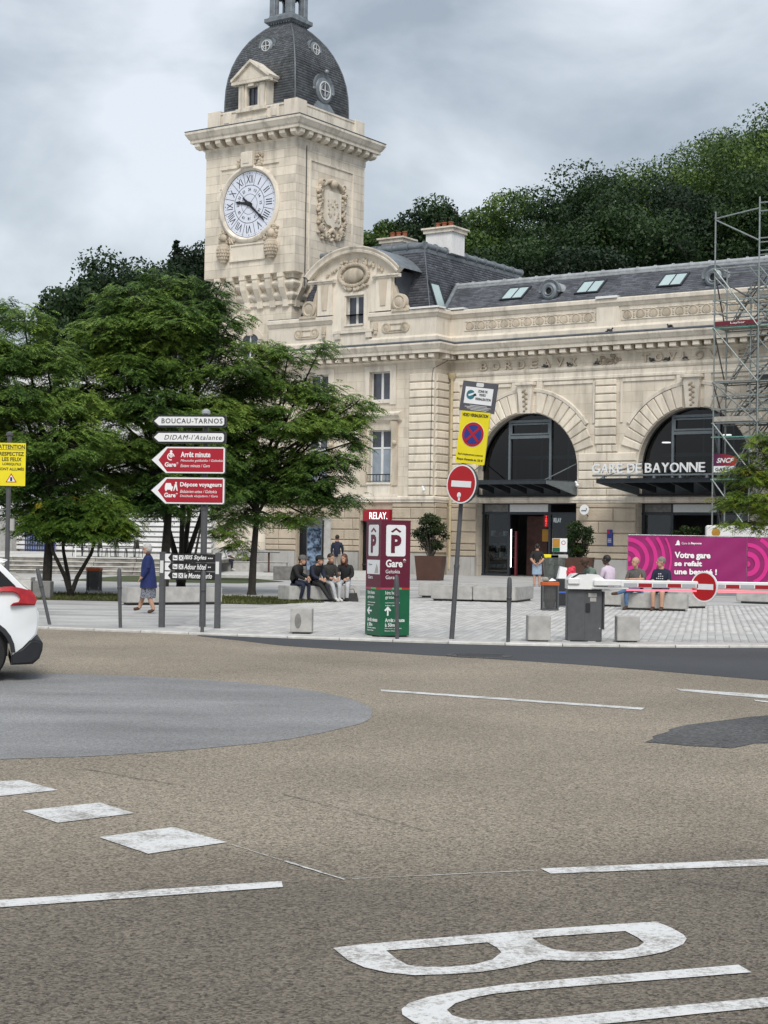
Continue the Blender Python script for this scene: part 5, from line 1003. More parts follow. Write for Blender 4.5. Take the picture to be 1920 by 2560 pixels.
# lantern
b = MB(); b.sq([(.80, 33.6), (.82, 33.72), (.95, 33.85), (1.08, 33.95), (1.08, 34.18), (.9, 34.22), (.85, 34.4), (.001, 34.4)]); b.obj('lantern_base', 'zinc', TW, fix=False)
for k in range(9):
    for r in range(2): b = MB(); t = -.8 + .2 * k; b.box(t - .05, t + .05, -.98, -.86, 33.76, 33.88); b.xf(Matrix.Rotation(r * PI / 2, 4, 'Z')); b.obj('lantern_dentil', 'zinc_dark', TW)
for sx in (-1, 1):
    for sy in (-1, 1): b = MB(); cx, cy = sx * .66, sy * .66; b.cbox(cx - .2, cx + .2, cy - .2, cy + .2, 34.38, 36.6, .03); b.tube((cx + sx * .02, cy + sy * .24 * 0 + sy * .0, 34.4), (cx, cy, 36.5), .12); b.obj('lantern_pier', 'zinc', TW)
for k in range(4):
    b = MB(); R4 = Matrix.Rotation(k * PI / 2, 4, 'Z'); n = 10
    for i in range(n):
        t0, t1 = PI * i / n, PI * (i + 1) / n; P = lambda t, r: (r * math.cos(t), 35.3 + r * math.sin(t)); a0_, a1_ = P(t0, .3), P(t1, .3)
        b.raw([(a0_[0], -.72, a0_[1]), (a1_[0], -.72, a1_[1]), (a1_[0], -.72, 36.2), (a0_[0], -.72, 36.2), (a0_[0], -.6, a0_[1]), (a1_[0], -.6, a1_[1])], [(0, 1, 2, 3), (0, 1, 5, 4)])
    for sx in (-1, 1): b.box(*sorted((sx * .3, sx * .48)), -.74, -.6, 34.4, 36.2)
    b.ell((0, -.68, 35.62), (.08, .12, .12)); b.xf(R4); b.obj('lantern_arch', 'zinc', TW)
b = MB(); b.sq([(.86, 36.2), (1.0, 36.35), (1.1, 36.5), (1.1, 36.7), (.9, 36.75), (.8, 37.2), (.55, 37.7), (.2, 38.1), (.06, 38.4), (.03, 39.6), (.001, 39.6)]); b.obj('lantern_roof', 'zinc', TW, fix=False)
# windows of the lower shaft
for z in (13.05, 8.9, 4.9):
    b = MB(); xo = -.28; zt = z + .85; n = 14
    pts = [(xo + .95 * math.cos(PI * i / n), zt + .75 * math.sin(PI * i / n)) for i in range(n + 1)]; pin = [(xo + .62 * math.cos(PI * i / n), zt + .42 * math.sin(PI * i / n)) for i in range(n + 1)]
    for i in range(n): b.prism([pts[i], pts[i + 1], pin[i + 1], pin[i]], 'y', -HL - .08, -HL + .02)
    b.prism([(xo - .24, zt + 1.35), (xo + .24, zt + 1.35), (xo + .18, zt + .3), (xo - .18, zt + .3)], 'y', -HL - .16, -HL + .02); wd = b.obj('arched_window', 'cream_block', TW)
    b = MB(); b.raw([(xo - .62, -HL - .012, z - .5), (xo + .62, -HL - .012, z - .5)] + [(p[0], -HL - .012, p[1]) for p in pin], [tuple(range(n + 3))]); b.obj('pane', 'glass_window', wd); b = MB(); b.box(xo - .04, xo + .04, -HL - .05, -HL - .01, z - .5, zt + .35); b.box(xo - .62, xo - .55, -HL - .05, -HL - .01, z - .5, zt); b.box(xo + .55, xo + .62, -HL - .05, -HL - .01, z - .5, zt); b.obj('frame', 'white_frame', wd)
    b = MB(); b.box(xo - .9, xo + .9, -HL - .2, -HL + .02, z - .7, z - .52); b.obj('window_sill', 'trim_stone', wd)

# ---------------------------------------------------------------- white building, terrace and steps at the far side of the square
WB = thing('white_building', 'white rendered building with louvred ground floor behind the street trees', 'building', sloc(-17.2, 2.0), SRZ)
b = MB(); WW = []
for i in range(6):
    for z in (5.3, 9.3): x = -3.6 - i * 4.0; WW.append((x, x + 1.2, z, z + 2.0))
wallgrid(b, -27, 0, 3.9, 13.2, WW, 0, .3); b.raw([(0, 0, 0), (0, 9, 0), (0, 9, 13.2), (0, 0, 13.2)], [(0, 1, 2, 3)]); b.raw([(-27, 0, 13.2), (0, 0, 13.2), (0, 9, 13.2), (-27, 9, 13.2)], [(0, 1, 2, 3)]); b.raw([(-27, 0, 0), (0, 0, 0), (0, 0, 3.9), (-27, 0, 3.9)], [(0, 1, 2, 3)]); b.obj('wall', 'white_render', WB, fix=False)
for h in WW:
    b = MB(); b.box(h[0], h[1], .2, .24, h[2], h[3]); o = b.obj('window', 'glass_window', WB); b = MB(); b.box((h[0] + h[1]) / 2 - .05, (h[0] + h[1]) / 2 + .05, .15, .2, h[2], h[3]); b.box(h[0], h[1], .15, .2, h[3] - .1, h[3]); b.obj('frame', 'white_frame', o)
    b = MB(); b.box(h[0] - .1, h[1] + .1, -.12, .2, h[2] - .12, h[2]); b.obj('sill', 'trim_stone', o)
b = MB(); b.box(-27.2, .1, -.25, .2, 13.2, 13.5); b.obj('roof_edge', 'zinc', WB)
b = MB()
for i in range(26): b.tube((-27 + i * 1.05, .3, 13.5), (-27 + i * 1.05, .3, 14.4), .025, n=4)
for z in (13.9, 14.4): b.tube((-27, .3, z), (0, .3, z), .025, n=4)
b.obj('roof_railing', 'dark_metal', WB)
for i in range(9):
    z = .95 + i * .33; b = MB(); b.prism([(-.32, z), (-.30, z + .2), (-.02, z + .31), (-.02, z + .25), (-.26, z + .02)], 'x', -26, -.4); b.obj('louvre', 'white_render', WB)
b = MB(); b.box(-20.0, -17.9, -.7, 0, .6, 3.1); b.obj('wall_block', 'concrete', WB)
b = MB(); b.box(-16.8, -14.0, -.5, -.42, .8, 3.6); gt = b.obj('grille_door', 'glass_blue', WB)
for i in range(13):
    x = -16.8 + i * .233; b = MB(); b.box(x - .02, x + .02, -.55, -.5, .8, 3.6); b.obj('bar', 'sign_blue', gt)
for j in range(9): z = .85 + j * .33; b = MB(); b.box(-16.8, -14, -.54, -.51, z, z + .09); b.obj('bar', 'dark_metal', gt)
mat('awning_cream', (.55, .50, .42), .8, .1, 3)
# terrace with its steps
TE = tag(link('terrace_steps', None), 'stone steps up to the café terrace', None, None, 'structure')
ty0 = 78.5
for i in range(4):
    for j in range(13):
        x0 = -34 + j * 2.0; b = MB(); b.cbox(x0 + .01, x0 + 1.99, ty0 + .42 * i, 110 if i == 3 else ty0 + .42 * (i + 1) + .1, 0 if i == 0 else .2 * i - .01, .2 * (i + 1) - .05, .01); o = b.obj('step_stone', 'step_stone' if 'step_stone' in MATS else (mat('step_stone', (.22, .205, .18), .9, .6, 2.2, bump=.5, bscale=14, rnd=.25, detail=9) and 'step_stone'), TE); b = MB(); b.cbox(x0 + .01, x0 + 1.99, ty0 + .42 * i - .04, 110 if i == 3 else ty0 + .42 * (i + 1) + .1, .2 * (i + 1) - .05, .2 * (i + 1), .008); b.obj('step_tread', 'kerb_stone', TE)
# ---------------------------------------------------------------- hill behind
def hillz(x, y):
    d = max(0., min(1., (y - 118 - .12 * abs(x)) / 50)); d = d * d * (3 - 2 * d)
    r = 15 + 9 / (1 + math.exp(-(x - 30) / 14)) ; l = 3.5 / (1 + math.exp((x + 2) / 8))
    return d * (r - l) 
b = MB(); nx, ny = 40, 24
for j in range(ny + 1):
    for i in range(nx + 1): x = -120 + 260 * i / nx; y = 112 + 120 * j / ny; b.v.append((x, y, hillz(x, y) - .1 + (.6 * math.sin(x * .3) * math.cos(y * .25) if y > 125 else 0)))
for j in range(ny):
    for i in range(nx): o_ = j * (nx + 1) + i; b.addf((o_, o_ + 1, o_ + nx + 2, o_ + nx + 1))
mat('hill_grass', (.03, .05, .018), .95, .4, .3, bump=.5, bscale=3); struct(b, 'hill', 'hill_grass')
# ---------------------------------------------------------------- trees
leafmat('leaf_far_dark', (.008, .021, .008), (.06, .115, .032), (.023, .050, .015), big=.2)
leafmat('leaf_far', (.014, .036, .010), (.18, .265, .055), (.066, .122, .028), big=.2)
leafmat('leaf_far_blue', (.007, .018, .009), (.045, .080, .028), (.018, .038, .016), big=.12)
leafmat('leaf_locust', (.018, .050, .012), (.33, .44, .09), (.12, .215, .044), yellow=.0, big=.45)
leafmat('leaf_locust_dark', (.014, .042, .010), (.25, .35, .07), (.085, .165, .035), big=.45)
leafmat('leaf_locust_light', (.05, .10, .014), (.30, .37, .05), (.15, .225, .03), yellow=.30, big=.5)
leafmat('leaf_low', (.03, .07, .012), (.23, .32, .045), (.10, .18, .025), yellow=.24, big=.5, ycol=(.38, .30, .03))
leafmat('leaf_bush', (.010, .020, .007), (.065, .090, .024), (.028, .046, .013), big=1.2)
leafmat('leaf_bush_fir', (.008, .022, .006), (.06, .095, .02), (.026, .052, .011), big=1.2)
def leafquads(C, size, rng, flat=.0, nrm=None):
    """random leaf-shaped quads round the points C (n,3)"""
    n = len(C); a = rng.normal(size=(n, 3)); 
    if nrm is not None: a = a * .8 + nrm
    a[:, 2] += flat; a /= np.linalg.norm(a, axis=1, keepdims=True)
    t = np.cross(a, rng.normal(size=(n, 3))); t /= np.linalg.norm(t, axis=1, keepdims=True); s = np.cross(a, t)
    L = size * rng.uniform(.6, 1.35, (n, 1)); w = L * rng.uniform(.45, .7, (n, 1))
    V = np.stack([C - t * L / 2, C + s * w / 2 - t * L * .05, C + t * L / 2, C - s * w / 2 + t * L * .02], 1).reshape(-1, 3)
    return V, np.arange(n * 4).reshape(-1, 4)
def far_tree(name, label, loc, h, rx, m, seed, n=9000, lobes=34, trunk=.38, shape='round', leaf=.42, group='trees on the wooded hill', lob=(.22, .42)):
    rng = np.random.default_rng(seed); r = random.Random(seed); T = thing(name, label, 'tree', loc, 0, group)
    b = MB(); rz = min(h * .42, rx * 1.15) if shape == 'round' else h * .5; zc = h - rz * 1.27 if shape == 'round' else h * .5
    b.sweep([(0, 0, -1), (r.uniform(-.2, .2), r.uniform(-.2, .2), h * .25), (r.uniform(-.4, .4), r.uniform(-.4, .4), h * .55), (0, 0, h * .85)], [trunk, trunk * .75, trunk * .45, .06], 8)
    cen = []
    for i in range(lobes):
        if shape == 'cone':
            t = (i + r.random()) / lobes; z = h * (.12 + .86 * t); q = rx * (1 - t) ** .8 * r.uniform(.1, 1.0); a = r.uniform(0, 2 * PI); c = (q * math.cos(a), q * math.sin(a), z); s = .28 * rx * (1.15 - t)
        else:
            u = rng.normal(size=3); u /= np.linalg.norm(u); q = r.uniform(.35, .92) ; 
            if u[2] < -.55: u[2] *= .4
            c = (u[0] * rx * q, u[1] * rx * q, zc + u[2] * rz * q); s = rx * r.uniform(*lob)
        cen.append((c, s))
        b.sweep([(0, 0, max(.2 * h, c[2] - rx * 1.2)), (c[0] * .5, c[1] * .5, c[2] * .82), c], [trunk * .28, trunk * .18, .03], 5)
    b.obj('trunk', 'bark', T)
    per = n // lobes; P = []; Nn = []
    for c, s in cen:
        u = rng.normal(size=(per, 3)); u /= np.linalg.norm(u, axis=1, keepdims=True); q = rng.uniform(.35, 1.06, (per, 1)) ** .6 * s
        sc = np.array([1.15, 1.15, .72 if shape == 'round' else .4]); P.append(np.array(c) + u * q * sc); Nn.append(u)
    V, F4 = leafquads(np.concatenate(P), leaf, rng, .25, np.concatenate(Nn)); fast('crown', V, F4, m, T); return T
HT_ = [ # photo x of the crown's middle, photo y of its top, distance, half width in m, kind
    (985, 520, 150, 3.6, 1, 'thin dark tree beside the clock tower above the pavilion roof'), (1075, 468, 146, 4.6, 0, 'dark tree with airy top behind the pavilion chimneys'), (1195, 462, 155, 5.0, 1, 'pale tipped tree just past the chimney on the hill'),
    (1290, 445, 143, 5.6, 1, 'tall light green tree at the shoulder of the hill'), (1385, 440, 136, 6.2, 0, 'broad dark tree over the first skylight'), (1465, 360, 150, 6.8, 0, 'high dark round tree in the middle of the hill'),
    (1560, 412, 133, 6.4, 0, 'dark bushy tree low behind the station roof'), (1600, 347, 156, 6.0, 1, 'green tree rising behind the middle of the hill'), (1690, 392, 140, 6.2, 2, 'blackish tree over the third skylight'),
    (1715, 332, 162, 6.8, 1, 'lighter tree peeking over the blackish tree'), (1815, 240, 150, 7.6, 1, 'tallest green tree above the scaffolding'), (1925, 173, 158, 8.4, 1, 'large green tree cut by the picture edge'), (1870, 375, 138, 5.8, 0, 'dark tree directly behind the scaffold top'), (2030, 245, 150, 7.5, 1, 'hill tree past the scaffolding'),
    (1190, 590, 132, 4.0, 0, 'small dark tree low on the hill near the chimney'), (1320, 572, 128, 4.6, 0, 'low dark tree behind the first oculus dormer'), (1480, 552, 126, 4.8, 2, 'low blackish tree along the roof ridge')]
for i, (px, py, Y, rx, kd, lab) in enumerate(HT_):
    p = at(px, py, Y); gz = hillz(p.x, Y); h = max(6.0, p.z - gz + .4); far_tree('hill_tree', lab, (p.x, Y, gz), h, rx, ('leaf_far_dark', 'leaf_far', 'leaf_far_blue')[kd], 100 + i, n=28000, lobes=34, leaf=.31, lob=(.24, .44))
for i, (px, py, Y, rx, shp, m_, lab, gr) in enumerate(((285, 580, 118, 5.2, 'round', 'leaf_far_dark', 'big dark dense tree behind the white building', None), (212, 652, 116, 3.5, 'round', 'leaf_far_dark', 'dark tree at the outer edge of the dense clump', None), (385, 578, 121, 5.0, 'round', 'leaf_far_dark', 'dark rounded tree between the dense clump and the cedar', None), (442, 585, 124, 3.4, 'cone', 'leaf_far_blue', 'thin layered cedar beside the clock tower', None), (530, 515, 127, 4.6, 'round', 'leaf_far_blue', 'blackish tree half hidden by the clock tower', None), (235, 640, 120, 1.9, 'cone', 'leaf_far_blue', 'narrow spiky conifer in the dark clump', None))):
    p = at(px, py, Y); gz = hillz(p.x, Y); far_tree('conifer' if shp == 'cone' else 'park_tree', lab, (p.x, Y, gz), p.z - gz, rx, m_, 300 + i, n=26000 if shp == 'round' else 12000, lobes=90 if shp == 'round' else 150, shape=shp, leaf=.30, group='dark trees behind the tower')
# feathery street trees: pinnate drooping leaves in layered sprays
def fronds(O, Dv, L, rng, droop, nl=7, lw=.055, ll=.125):
    """O origins (n,3), Dv directions (n,3) unit, L lengths (n,)"""
    n = len(O); up = np.array([0, 0, 1.]); S = np.cross(Dv, up); S /= np.maximum(1e-6, np.linalg.norm(S, axis=1, keepdims=True)); V = []
    for k in range(nl):
        t = .12 + .88 * (k + .5) / nl; p = O + Dv * (L * t)[:, None] - up * (droop * L * t * t)[:, None]; tan = Dv - up * (2 * droop * t); tan /= np.linalg.norm(tan, axis=1, keepdims=True)
        sc = (L / .42)[:, None] * (1.1 - .45 * abs(t - .45) * 2)
        for sg in (-1, 1):
            d = S * sg * .86 + tan * .38 - up * rng.uniform(.05, .45, (n, 1)); d /= np.linalg.norm(d, axis=1, keepdims=True); w = tan * (lw * .5) * sc; l = ll * sc * rng.uniform(.8, 1.2, (n, 1))
            V.append(np.stack([p, p + d * l * .5 + w, p + d * l, p + d * l * .45 - w], 1))
    V = np.stack(V, 1).reshape(-1, 3); return V, np.arange(len(V)).reshape(-1, 4)
def street_tree(name, label, base, blobs, m, seed, sprays=260, per=11, stems=1, r0=.13, fork=2.2, spread=.25, L=.42, group='feathery trees of the square', bark='bark', droop=.5):
    """blobs: crown lobes (dx, dy, z, rx, ry, rz) relative to the base"""
    rng = np.random.default_rng(seed); r = random.Random(seed); T = thing(name, label, 'tree', base, 0, group); b = MB()
    stemtops = []; topz = max(q[2] for q in blobs)
    for s in range(stems):
        a = 2 * PI * s / max(1, stems) + r.uniform(-.4, .4); k = spread if stems > 1 else .08
        rs = r0 if stems == 1 else r0 * .62; p0 = (0, 0, -.1); p1 = (math.cos(a) * k * .5, math.sin(a) * k * .35, fork * .45); p2 = (math.cos(a) * k * 1.6, math.sin(a) * k * 1.2, fork); p3 = (math.cos(a) * k * 2.2, math.sin(a) * k * 1.6, min(topz, fork * 1.7))
        if stems > 1: b.sweep([(0, 0, -.1), (0, 0, .25)], [r0 * 1.15, r0 * .9], 8)
        b.sweep([p0, (p0[0] + (p1[0] - p0[0]) * .2, p0[1], .15), p1, p2, p3], [rs * 1.55, rs * 1.05, rs * .92, rs * .72, rs * .4], 8); stemtops.append((Vector(p2), Vector(p3), rs))
    tot = sum(q[3] * q[4] * q[5] for q in blobs); O_, D_, L_ = [], [], []
    for (dx, dy, z, rx, ry, rz) in blobs:
        c = Vector((dx, dy, z)); st_, st3, rs = min(stemtops, key=lambda q: (q[0] - c).length); root = st_.lerp(st3, r.random())
        b.sweep([root, root.lerp(c, .5) + Vector((r.uniform(-.2, .2), r.uniform(-.2, .2), .12)), c], [rs * .5, rs * .33, rs * .16], 6)
        n = max(5, int(sprays * rx * ry * rz / tot))
        for i in range(n):
            u = Vector(rng.normal(size=3)).normalized(); q = r.uniform(.30, 1.0) ** .5; 
            if u.z < 0: u.z *= .7
            p = c + Vector((u.x * rx * q, u.y * ry * q, u.z * rz * q)); b.sweep([c.lerp(p, .25), c.lerp(p, .65) + Vector((0, 0, .06)), p], [.018, .012, .006], 4)
            out = (p - c); out.z *= .3; out = out.normalized() if out.length > .05 else Vector((1, 0, 0)); base_a = math.atan2(out.y, out.x)
            for k in range(per):
                a = base_a + r.gauss(0, .9); along = r.uniform(-.3, .25); o = p + out * along + Vector((r.uniform(-.12, .12), r.uniform(-.12, .12), r.uniform(-.1, .1)))
                O_.append(o); D_.append((math.cos(a), math.sin(a), r.uniform(-.15, .45))); L_.append(L * r.uniform(.65, 1.25))
    b.obj('trunk', bark, T, smooth=True); D_ = np.array(D_); D_ /= np.linalg.norm(D_, axis=1, keepdims=True)
    V, F4 = fronds(np.array([o[:] for o in O_]), D_, np.array(L_), rng, droop); fast('crown', V, F4, m, T); return T
def blob_at(base, items, Y0):
    o = []
    for (px, py, rpx, rpy, dY) in items: p = at(px, py, Y0 + dY); k = (Y0 + dY) / FPX; o.append((p.x - base[0], dY, p.z, rpx * k, max(.7, rpx * k * .9), rpy * k))
    return o
tA = (-9.7, 47.3, 0)
street_tree('street_tree', 'tall feathery tree with thick dark trunk behind the low multi-stemmed tree', tA, blob_at(tA, [(60, 800, 60, 45, .5), (20, 900, 95, 60, 0), (115, 900, 85, 60, .6), (40, 1010, 110, 60, -.4), (150, 1010, 95, 60, .3), (-60, 880, 90, 90, 0), (60, 1120, 120, 60, 0), (165, 1120, 90, 55, -.5), (50, 1220, 100, 40, .5), (-70, 1080, 90, 120, 0), (140, 1200, 90, 45, .3), (200, 1240, 70, 40, 0), (110, 1270, 80, 30, .4), (210, 1080, 70, 55, .2)], 47.3), 'leaf_locust', 41, sprays=800, r0=.14, fork=2.6)
tB = (-6.75, 50.5, 0)
street_tree('street_tree', 'tallest feathery tree of the square, its top rising beside the clock tower', tB, blob_at(tB, [(420, 720, 75, 45, .8), (340, 760, 85, 50, 0), (500, 775, 75, 50, .4), (270, 830, 85, 50, -.5), (390, 840, 100, 55, 0), (510, 850, 80, 55, .6), (545, 720, 28, 26, .2), (575, 800, 30, 30, -.4), (215, 905, 85, 50, .4), (330, 930, 105, 60, -.4), (460, 930, 100, 60, .3), (560, 905, 55, 45, -.3), (260, 1010, 100, 55, .5), (390, 1030, 110, 60, -.6), (500, 1040, 95, 60, .2), (300, 1120, 110, 55, -.4), (430, 1130, 110, 60, .4), (530, 1140, 70, 55, 0), (340, 1215, 95, 45, .3), (470, 1220, 90, 45, -.3), (250, 1180, 95, 50, .2), (290, 1250, 90, 36, .5), (400, 1265, 90, 34, 0), (210, 1110, 90, 55, 0), (550, 1040, 70, 55, .5), (545, 1230, 70, 45, .3), (180, 980, 80, 50, .3), (440, 800, 70, 50, -.6), (300, 890, 90, 50, .6)], 50.5), 'leaf_locust', 42, sprays=1700, r0=.15, fork=2.8)
tC = (-4.18, 52.3, 0)
street_tree('street_tree', 'feathery tree before the pavilion, its branches reaching across the cream wall', tC, blob_at(tC, [(640, 880, 70, 30, .4), (720, 890, 70, 30, 0), (800, 872, 45, 18, .2), (620, 950, 85, 45, -.3), (720, 970, 95, 45, .3), (810, 985, 70, 35, 0), (885, 1012, 55, 20, -.2), (610, 1040, 85, 50, .4), (720, 1060, 100, 50, -.4), (820, 1070, 80, 45, .2), (905, 1040, 40, 16, .1), (630, 1130, 80, 45, 0), (740, 1150, 90, 45, .3), (835, 1150, 65, 35, -.3), (880, 1105, 45, 22, .2), (650, 1230, 80, 40, .3), (760, 1230, 85, 42, -.2), (850, 1250, 45, 30, .1), (610, 1290, 55, 28, 0), (700, 1300, 60, 26, .2), (570, 1180, 70, 55, .2), (580, 1000, 70, 50, 0), (690, 1200, 80, 45, .5), (790, 1200, 70, 40, -.3), (770, 1290, 50, 22, 0), (560, 1100, 70, 50, .4), (830, 1040, 60, 35, .3)], 52.3), 'leaf_locust', 43, sprays=1000, r0=.12, fork=2.4)
tD = (-6.95, 56.5, 0)
street_tree('street_tree', 'multi-stemmed tree behind the direction sign post', tD, blob_at(tD, [(430, 1180, 80, 45, 0), (520, 1190, 80, 45, .4), (470, 1120, 100, 50, 0), (400, 1240, 60, 30, .3), (540, 1250, 60, 28, 0)], 56.5), 'leaf_locust_dark', 44, sprays=330, stems=5, r0=.17, fork=2.6, spread=.42)
tE = tuple(gp(176, 1494)); tE = (tE[0], tE[1], 0)
street_tree('street_tree', 'low yellow-green tree with three thin stems near the litter bin', tE, blob_at(tE, [(120, 1300, 55, 25, 0), (190, 1290, 70, 32, .3), (260, 1300, 60, 28, -.2), (305, 1310, 35, 22, 0), (150, 1335, 55, 22, .3), (225, 1335, 60, 20, -.4), (120, 1260, 45, 24, .2), (200, 1255, 60, 26, 0), (270, 1265, 50, 24, .2), (90, 1320, 45, 24, 0), (180, 1315, 60, 26, -.3), (280, 1330, 45, 20, .3)], tE[1]), 'leaf_low', 45, sprays=300, stems=3, r0=.11, fork=1.3, spread=.38, L=.40)
tF = (-8.2, 70.5, 0)
street_tree('street_tree', 'slim young tree with yellow tufts beside the seat wall', tF, blob_at(tF, [(560, 1330, 45, 30, 0), (600, 1300, 45, 30, .3), (540, 1270, 45, 30, -.3), (600, 1370, 35, 22, 0), (575, 1240, 50, 30, 0)], 70.5), 'leaf_low', 46, sprays=110, stems=2, r0=.1, fork=2.2, spread=.2)
tG = (-12.6, 52, 0)
street_tree('street_tree', 'feathery tree at the outer edge of the square beside the yellow notice', tG, blob_at(tG, [(0, 790, 60, 45, 0), (30, 1000, 60, 60, 0), (-30, 900, 90, 80, 0), (-60, 1060, 110, 90, .4), (40, 1150, 70, 60, 0), (-40, 1230, 90, 45, 0), (50, 1300, 60, 26, 0)], 52), 'leaf_locust_dark', 47, sprays=420, r0=.13, fork=2.5)
tH = (14.9, 58, 0)
street_tree('street_tree', 'bright yellow-green tree in front of the scaffolding', tH, blob_at(tH, [(1905, 1130, 60, 35, 0), (1960, 1110, 80, 45, .3), (1860, 1190, 55, 30, -.2), (1920, 1190, 70, 45, .2), (1990, 1190, 90, 60, 0), (1830, 1250, 55, 26, .2), (1890, 1260, 75, 38, -.3), (1960, 1270, 80, 45, .2), (1850, 1310, 60, 20, 0), (1915, 1325, 55, 20, .2), (2060, 1200, 90, 80, 0)], 58), 'leaf_locust_light', 48, sprays=430, r0=.13, fork=2.0, L=.34, per=14)
# ---------------------------------------------------------------- scaffolding
SF = thing('scaffolding_tower', 'grey tubular scaffolding tower with diagonal braces and stair ladders before the arch', 'scaffold', sloc(17.55, -2.2), SRZ)
def stube(p, q, r=.03, m='scaffold', name='tube'): b = MB(); b.tube(p, q, r * 1.3, n=7); return b.obj(name, m, SF)
XS = [0, 2.25, 4.6]; YS = [0, 1.5]; LV = [.3, 2.1, 5.05, 7.1, 7.78, 8.45, 9.1, 9.75, 12.4, 13.1, 13.75, 15.3]
tops = {(0, 0): 18.1, (0, 1): 15.6, (1, 0): 18.6, (1, 1): 18.6, (2, 0): 18.9, (2, 1): 18.9}
r = random.Random(4)
for (i, j), zt in tops.items():
    b = MB(); b.tube((XS[i], YS[j], 0), (XS[i], YS[j], zt), .042, n=8)
    for z in LV + [16.6, 17.8]:
        if z < zt: b.tube((XS[i], YS[j], z - .05), (XS[i], YS[j], z + .05), .055, n=8)
    b.obj('standard', 'scaffold', SF)
for z in LV:
    for j in (0, 1):
        for i in (0, 1): stube((XS[i] - .1, YS[j], z), (XS[i + 1] + .1, YS[j], z), .028, 'scaffold_green' if z in (5.05, 7.1, 12.4) and j == 0 else 'scaffold', 'ledger')
    for i in (0, 1, 2): stube((XS[i], YS[0], z + .06), (XS[i], YS[1], z + .06), .026, 'scaffold', 'transom')
for (z0, z1) in ((2.1, 5.05), (5.05, 7.78), (7.78, 9.75), (9.75, 12.4), (12.4, 15.3)):
    stube((XS[0], -.05, z1), (XS[1], -.05, z0), .028, 'scaffold', 'brace'); stube((XS[0], 1.55, z0), (XS[1], 1.55, z1), .028, 'scaffold_dark', 'brace')
    stube((XS[1], -.05, z0), (XS[2], -.05, z1), .028, 'scaffold', 'brace'); stube((XS[0] - .04, 0, z1), (XS[0] - .04, 1.5, z0), .028, 'scaffold_dark', 'brace')
    # stair ladder
    s0, s1 = Vector((XS[1] - .15, .75, z0)), Vector((XS[1] + 1.9, .75, z1)) ; s0, s1 = (Vector((.45, .9, z0)), Vector((2.05, .9, z1)))
    b = MB()
    for dy in (-.22, .22): b.tube(s0 + Vector((0, dy, 0)), s1 + Vector((0, dy, 0)), .03, n=6)
    for k in range(1, 9): q = s0.lerp(s1, k / 9); b.box(q.x - .1, q.x + .1, q.y - .22, q.y + .22, q.z - .015, q.z + .015)
    b.obj('stair_ladder', 'scaffold', SF)
stube((0, -.03, 17.75), (XS[1], -.03, 18.05), .028, 'scaffold', 'ledger'); stube((0, -.03, 17.7), (XS[1], -.03, 16.5), .028, 'scaffold', 'brace'); stube((XS[1], 0, 17.9), (XS[2], 0, 17.9), .03, 'scaffold', 'ledger'); stube((XS[1], 0, 18.3), (XS[2], 0, 18.3), .03, 'scaffold', 'ledger'); stube((0, 0, 14.9), (XS[1], .9, 13.4), .028, 'scaffold_dark', 'brace'); stube((0, 0, 14.9), (XS[1], 0, 12.5), .028, 'scaffold', 'brace')
for z0, z1, xa, xb, yy in ((5.05, 7.1, 2.25, 4.6, 1.5), (7.1, 9.75, 4.6, 2.25, 1.5), (9.75, 13.1, 2.25, 4.6, .75), (12.4, 15.3, 4.6, 2.25, 0), (13.75, 17.8, 2.25, 4.6, 0), (7.78, 12.4, 2.6, 3.9, .4), (9.1, 13.75, 3.9, 2.5, 1.1)): stube((xa, yy, z0), (xb, yy, z1), .027, 'scaffold_dark' if yy > 1 else 'scaffold', 'brace')
for z in (8.9, 9.3, 10.4, 10.9, 13.4, 13.9, 16.0, 16.6): stube((XS[1], 0, z), (XS[2], 0, z), .024, 'scaffold', 'guard_rail'); stube((XS[1], 0, z - .2), (XS[1] + .9, 1.5, z + .1), .024, 'scaffold', 'guard_rail')
for yy in (.35, 1.2): b = MB(); b.tube((1.72, yy, 0), (1.72, yy, 14.4), .04, n=8); b.obj('standard', 'scaffold', SF)
for k in range(16):
    z = 6.0 + k * .55; stube((1.55, .35, z), (2.95, .35 + .3 * (k % 3), z + (.0 if k % 2 else .35)), .026, 'scaffold_dark' if k % 3 == 0 else 'scaffold', 'guard_rail')
for k in range(7):
    z = 5.2 + k * 1.45; stube((1.6, .1, z), (3.0, .5, z + 1.5) if k % 2 else (2.9, 1.2, z + 1.3), .028, 'scaffold_dark', 'brace'); stube((2.9, .1, z), (1.7, .2, z + 1.4), .028, 'scaffold', 'brace')
b = MB(); b.tube((3.4, .75, 0), (3.4, .75, 18.2), .032, n=8); b.obj('standard', 'scaffold', SF)
for z in (7.85, 9.82, 12.46):
    for k in range(4): b = MB(); b.box(XS[0] + .05, XS[1] - .05, .1 + k * .34, .1 + k * .34 + .32, z, z + .05); b.obj('deck_plank', 'plank', SF); b = MB(); b.box(XS[1] + .05, XS[2] - .05, .1 + k * .34, .1 + k * .34 + .32, z + .3 * (z > 12), z + .3 * (z > 12) + .05); b.obj('deck_plank', 'plank', SF)
b = MB(); b.box(XS[0] + .05, XS[1] - .05, -.06, -.03, 12.50, 12.72); o = b.obj('toe_board', 'board_red', SF); text('Layher', .85, 1.6, 12.54, 12.67, -.061, 'text_white', o)
b = MB(); b.box(XS[0] + .05, XS[1] - .05, -.06, -.03, 7.86, 8.1); b.obj('toe_board', 'plank', SF); b = MB(); b.box(XS[1] + .05, XS[2], -.06, -.03, 9.84, 10.05); b.obj('toe_board', 'black', SF)
